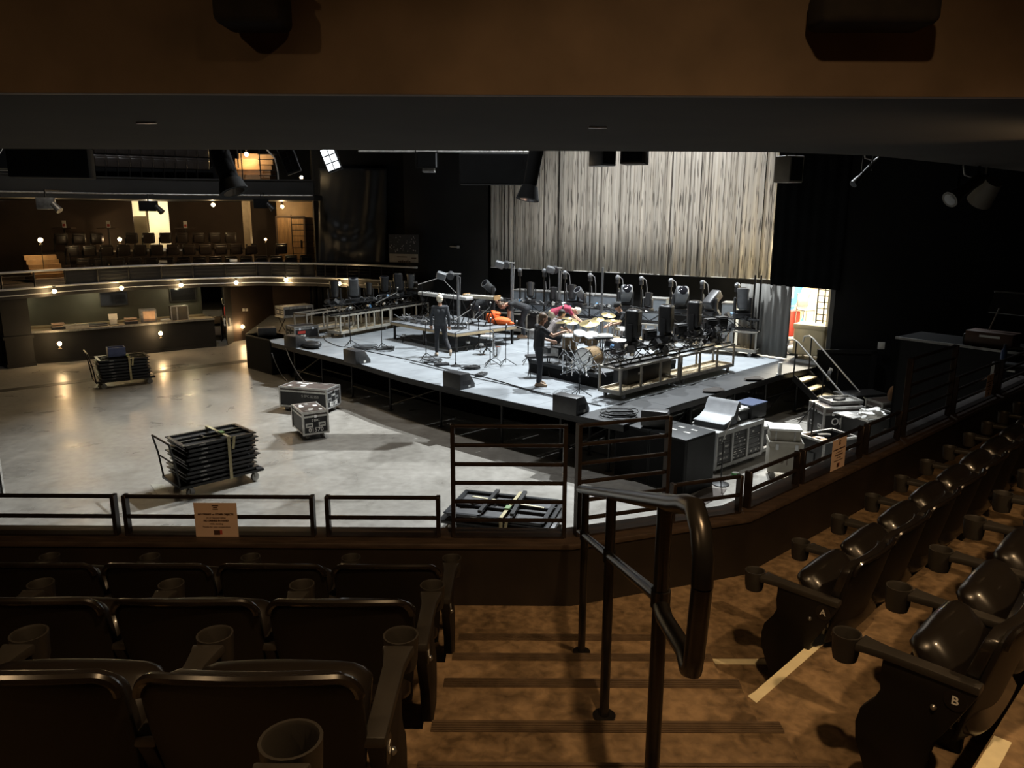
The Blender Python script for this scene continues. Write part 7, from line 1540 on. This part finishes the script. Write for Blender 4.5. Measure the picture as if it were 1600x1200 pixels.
# crouching beside the drum hardware
J3 = standing(); J3.update(pelvis=(0, -.15, .45), chest=(0, .08, .74), neck=(0, .18, .88), head=(0, .26, 1.02), shL=(-.185, .14, .83), shR=(.185, .14, .83), elL=(-.24, .30, .62), elR=(.24, .30, .62), wrL=(-.12, .50, .55), wrR=(.12, .50, .50), hipL=(-.09, -.15, .43), hipR=(.09, -.15, .43), knL=(-.16, .25, .50), knR=(.16, .20, .36), anL=(-.13, .05, .09), anR=(.13, -.14, .12), toeL=(-.14, .22, .035), toeR=(.14, .02, .035))
p = on(864, 548, DZ); person((p.x, p.y, DZ), -PI/2 + 0.4, J3, 'person in grey plaid crouching behind the standing person in black', M_plaid, M_dkjean, M_shoeK, M_dkhair, 'short', look=(0, 1, -0.6), curl=0.8, h=1.75)
# at the far side of the kit with a cap
J4 = standing(); J4.update(chest=(0, .08, 1.29), neck=(0, .17, 1.44), head=(0, .25, 1.57), shL=(-.185, .14, 1.38), shR=(.185, .14, 1.38), elL=(-.24, .32, 1.15), elR=(.23, .25, 1.12), wrL=(-.18, .55, 1.10), wrR=(.14, .48, 1.05))
p = on(972, 566, SZ); q, V_ = person((p.x + 0.05, p.y, SZ), PI/2 + 0.35, J4, 'person in black tee and cap leaning over the cymbals', M_blkcl, M_dkjean, M_shoeK, M_dkhair, 'short', look=(0, 1, -0.5), h=1.78, cap=M_blkcl)
part('red_back_print', MB().box((0.02, -.115, 1.28), (.20, .03, .26), (-0.2, 0, 0)), mat('red_print', (0.55, 0.06, 0.06), 0.8), q, bevel=0.01)
# ================================================================== things rigged overhead
def hang(px, py, Y): return far(px, py, Y)
def pa_box(px0, px1, py0, py1, Y, dep, lab, rz=0.0, m=None):
    a = far(px0, py1, Y); b = far(px1, py0, Y); w_, h_ = b.x - a.x, b.z - a.z
    t = thing('hung_speaker', lab, 'speaker', ((a.x+b.x)/2, Y, a.z), rz, 'speakers rigged overhead'); m = m or M_black
    part('cabinet', MB().bx(-w_/2, w_/2, 0, dep, 0, h_), m, t, bevel=0.015); part('grille', MB().bx(-w_/2+0.03, w_/2-0.03, -0.008, 0, 0.03, h_-0.03), M_black, t)
    for x in (-w_*0.3, w_*0.3): part('hanger', MB().tube([(x, dep/2, h_), (x, dep/2, 22 - a.z)], 0.012), M_blkmetal, t)
    part('bracket', MB().bx(-w_*0.35, w_*0.35, dep*0.45, dep*0.55, h_, h_ + 0.04), M_blkmetal, t)
    return t
pa_box(22, 128, 228, 277, 13.0, 0.7, 'large black speaker hung at the upper left', 0.35)
pa_box(718, 832, 240, 288, 20.0, 0.6, 'wide black speaker hung over the left edge of the backdrop', 0.0)
pa_box(968, 1007, 231, 256, 12.0, 0.4, 'brown speaker box hung in front of the backdrop', -0.35, mat('dark_brown_box', (0.05, 0.035, 0.025), 0.6))
t = pa_box(937, 966, 233, 259, 12.2, 0.35, 'grey wedge speaker beside the brown box over the backdrop', 0.5, M_gearg)
pa_box(1228, 1262, 243, 285, 14.0, 0.35, 'beige speaker box hung against the dark right side', 0.5, mat('beige_box', (0.16, 0.14, 0.11), 0.6))
def spot(px0, py0, px1, py1, Y, r, lab, m=None, r2=None):
    a = far(px0, py0, Y); b = far(px1, py1, Y - 0.15); m = m or M_gear
    t = thing('profile_spot', lab, 'stage light', a, 0, 'spot lights rigged overhead'); v = b - a; n_ = v.normalized()
    part('barrel', MB().cone((0, 0, 0), v*0.72, r*0.85, r*0.8, 16), m, t); part('nose', MB().cone(v*0.72, v, r*0.95, (r2 or r*1.25), 16), m, t); part('lens', MB().cone(v*0.985, v*1.004, r*0.9, n=16), M_lens, t); part('rear_cap', MB().cone(-n_*0.08, (0, 0, 0), r*0.5, r*0.85, 14), m, t)
    side = Vector((r + 0.03, 0, 0)); yk = MB()
    for s in (-1, 1): yk.bar(v*0.4 + side*s, Vector((0, 0.05, 0.35)) + v*0.3 + side*s, 0.03, 0.012)
    yk.bar(Vector((0, 0.05, 0.35)) + v*0.3 - side, Vector((0, 0.05, 0.35)) + v*0.3 + side, 0.03, 0.012); part('yoke', yk, M_blkmetal, t)
    part('clamp', MB().box(Vector((0, 0.05, 0.42)) + v*0.3, (0.06, 0.05, 0.12)), M_alud, t); part('hang_pipe', MB().tube([Vector((0, 0.05, 0.45)) + v*0.3, Vector((v.x*0.3, v.y*0.3 + 0.05, 22 - a.z))], 0.024), M_blkmetal, t); part('cable', MB().tube([(0, 0, 0), (-0.15, 0.05, 0.05), (-0.22, 0.05, 0.3), (-0.1, 0.05, 0.5)], 0.012, 6), M_alud, t)
    return t
spot(838, 235, 824, 312, 16.0, 0.17, 'black profile spot pointing down in front of the backdrop left part', M_black, 0.24)
spot(342, 236, 366, 300, 15.0, 0.22, 'long dark profile spot hanging before the upper balcony seats', M_black)
spot(1368, 252, 1333, 288, 13.0, 0.05, 'thin pale spot hung at upper right', M_gear)
spot(1530, 280, 1484, 312, 9.5, 0.08, 'dim profile spot with small bright lens at the right', mat('brown_fixture', (0.06, 0.05, 0.035), 0.5))
a = far(1540, 300, 9.8); t = thing('beige_flood', 'dim beige flood light hung at the far right', 'stage light', a, 0.3); part('housing', MB().cone((0, -0.1, 0.12), (0.02, 0.1, -0.12), 0.10, 0.15, 14), mat('beige_box', (0.16, 0.14, 0.11), 0.6), t); part('bracket', MB().bx(-0.02, 0.02, 0, 0.03, 0.1, 0.5), M_blkmetal, t); part('hang_pipe', MB().tube([(0, 0, 0.5), (0, 0, 22 - a.z)], 0.02), M_blkmetal, t)
# cell blinders
M_cell = glow('blinder_cell_reflect_glow', (0.92, 0.97, 1.0), 2.2)  # emission stands in for light the cells reflect
def blinder_bank(px, py, Y, lab, lit, rows=3):
    a = far(px, py, Y); t = thing('blinder_bank', lab, 'stage light', a, 0, 'blinder banks rigged overhead', rot=(0, -0.35, 0.15)); t.scale = (0.58, 0.58, 0.58)
    part('frame', MB().bx(-0.24, 0.24, 0, 0.12, -0.75, 0.05), M_gear, t); part('bracket', MB().bx(-0.27, -0.25, 0, 0.06, -0.4, 0.3).bx(0.25, 0.27, 0, 0.06, -0.4, 0.3), M_blkmetal, t); part('hang_pipe', MB().tube([(0, 0.1, 0.0), (4.5, 0.1, 11.0)], 0.02), M_blkmetal, t)
    for r in range(rows):
        for c_ in range(2):
            x0 = -0.21 + c_*0.22; z1 = 0.0 - r*0.24; part('cell', MB().bx(x0, x0+0.19, -0.02, 0.0, z1-0.20, z1), M_cell if lit else M_lens, t)
blinder_bank(510, 232, 15.0, 'bank of six bright white cells hung left of centre', True)
blinder_bank(446, 236, 15.5, 'unlit dark bank of cells hung beside the bright one', False)
a = far(668, 262, 18.0); t = thing('cage_projector', 'boxed projector in a wire cage with pale underside, over the dark wall', 'projector', a, 0.0)
part('body', MB().bx(-0.2, 0.2, -0.15, 0.25, 0.0, 0.32), M_black, t); part('under_plate', MB().bx(-0.1, 0.16, -0.16, 0.2, -0.10, -0.0), M_alud, t)
for x in (-0.24, 0.24): part('cage_bar', MB().bx(x-0.01, x+0.01, -0.17, -0.15, -0.02, 0.6), M_blkmetal, t)
part('cage_bar', MB().bx(-0.24, 0.24, -0.17, -0.15, -0.02, 0.0), M_blkmetal, t); part('hang_pipe', MB().tube([(0, 0.05, 0.32), (0, 0.05, 22 - a.z)], 0.02), M_blkmetal, t)
a, b = far(560, 236.5, 17.9), far(835, 237.5, 17.9); t = thing('rig_pipe', 'pale rigging pipe running just under the balcony edge', 'pipe', a); part('tube', MB().tube([(0, 0, 0), b - a], 0.018), M_alud, t)
for f in (0.2, 0.8): part('drop_rod', MB().tube([(b-a)*f, (b-a)*f + Vector((0, 0, 22 - a.z))], 0.01), M_blkmetal, t)
# fixtures under the upper balcony floor on the far side
for i, (px, py, Y, lab) in enumerate(((72, 318, 24.4, 'silver projector on the pipe at the far left'), (232, 322, 28.3, 'black fixture hanging in front of the lit doorway'), (408, 318, 29.6, 'black speaker hanging under the upper balcony corner'))):
    a = far(px, py, Y); t = thing('balcony_fixture', lab, 'fixture', a, 0.3, 'fixtures on the upper balcony pipe'); m = M_alud if i == 0 else M_black; w_ = (0.5, 0.62, 0.55)[i]
    part('housing', MB().bx(-w_/2, w_/2, -0.15, 0.15, -0.18, 0.18), m, t, bevel=0.03); part('snout', MB().cone((w_/2-0.05, -0.1, 0), (w_/2+0.15, -0.2, -0.22), 0.08, 0.11, 12), M_alud if i == 0 else M_gear, t); part('hook', MB().bx(-0.02, 0.02, -0.02, 0.02, 0.18, 0.42), M_blkmetal, t); part('hook_arm', MB().bar((0, 0, 0.40), Vector((0.3, 2.1, 5.98 - a.z)), 0.03), M_blkmetal, t)
# zig-zag truss end at the upper left
a = far(-8, 265, 14.0); t = thing('white_truss', 'pale zigzag truss end at the upper left picture edge', 'truss', (a.x, a.y, a.z), 0.0)
for z in (0.0, 0.38): part('chord', MB().tube([(-1.5, 0, z), (0.28, 0, z)], 0.022), M_alu, t)
for k in range(4): part('brace', MB().tube([(-1.0 + 0.3*k, 0, 0.0 if k % 2 else 0.38), (-0.7 + 0.3*k, 0, 0.38 if k % 2 else 0.0)], 0.012), M_alu, t)
a, b = far(716, 386, 29.4), far(656, 382, 31.0); t = thing('wall_conduit', 'thin pipe fixed across the dark wall right of the mural panel', 'pipe', a); part('tube', MB().tube([(0, 0, 0), b - a], 0.025), M_alud, t); part('clip', MB().bx(-0.05, 0.05, -0.04, 0.06, -0.05, 0.05), M_alud, t)
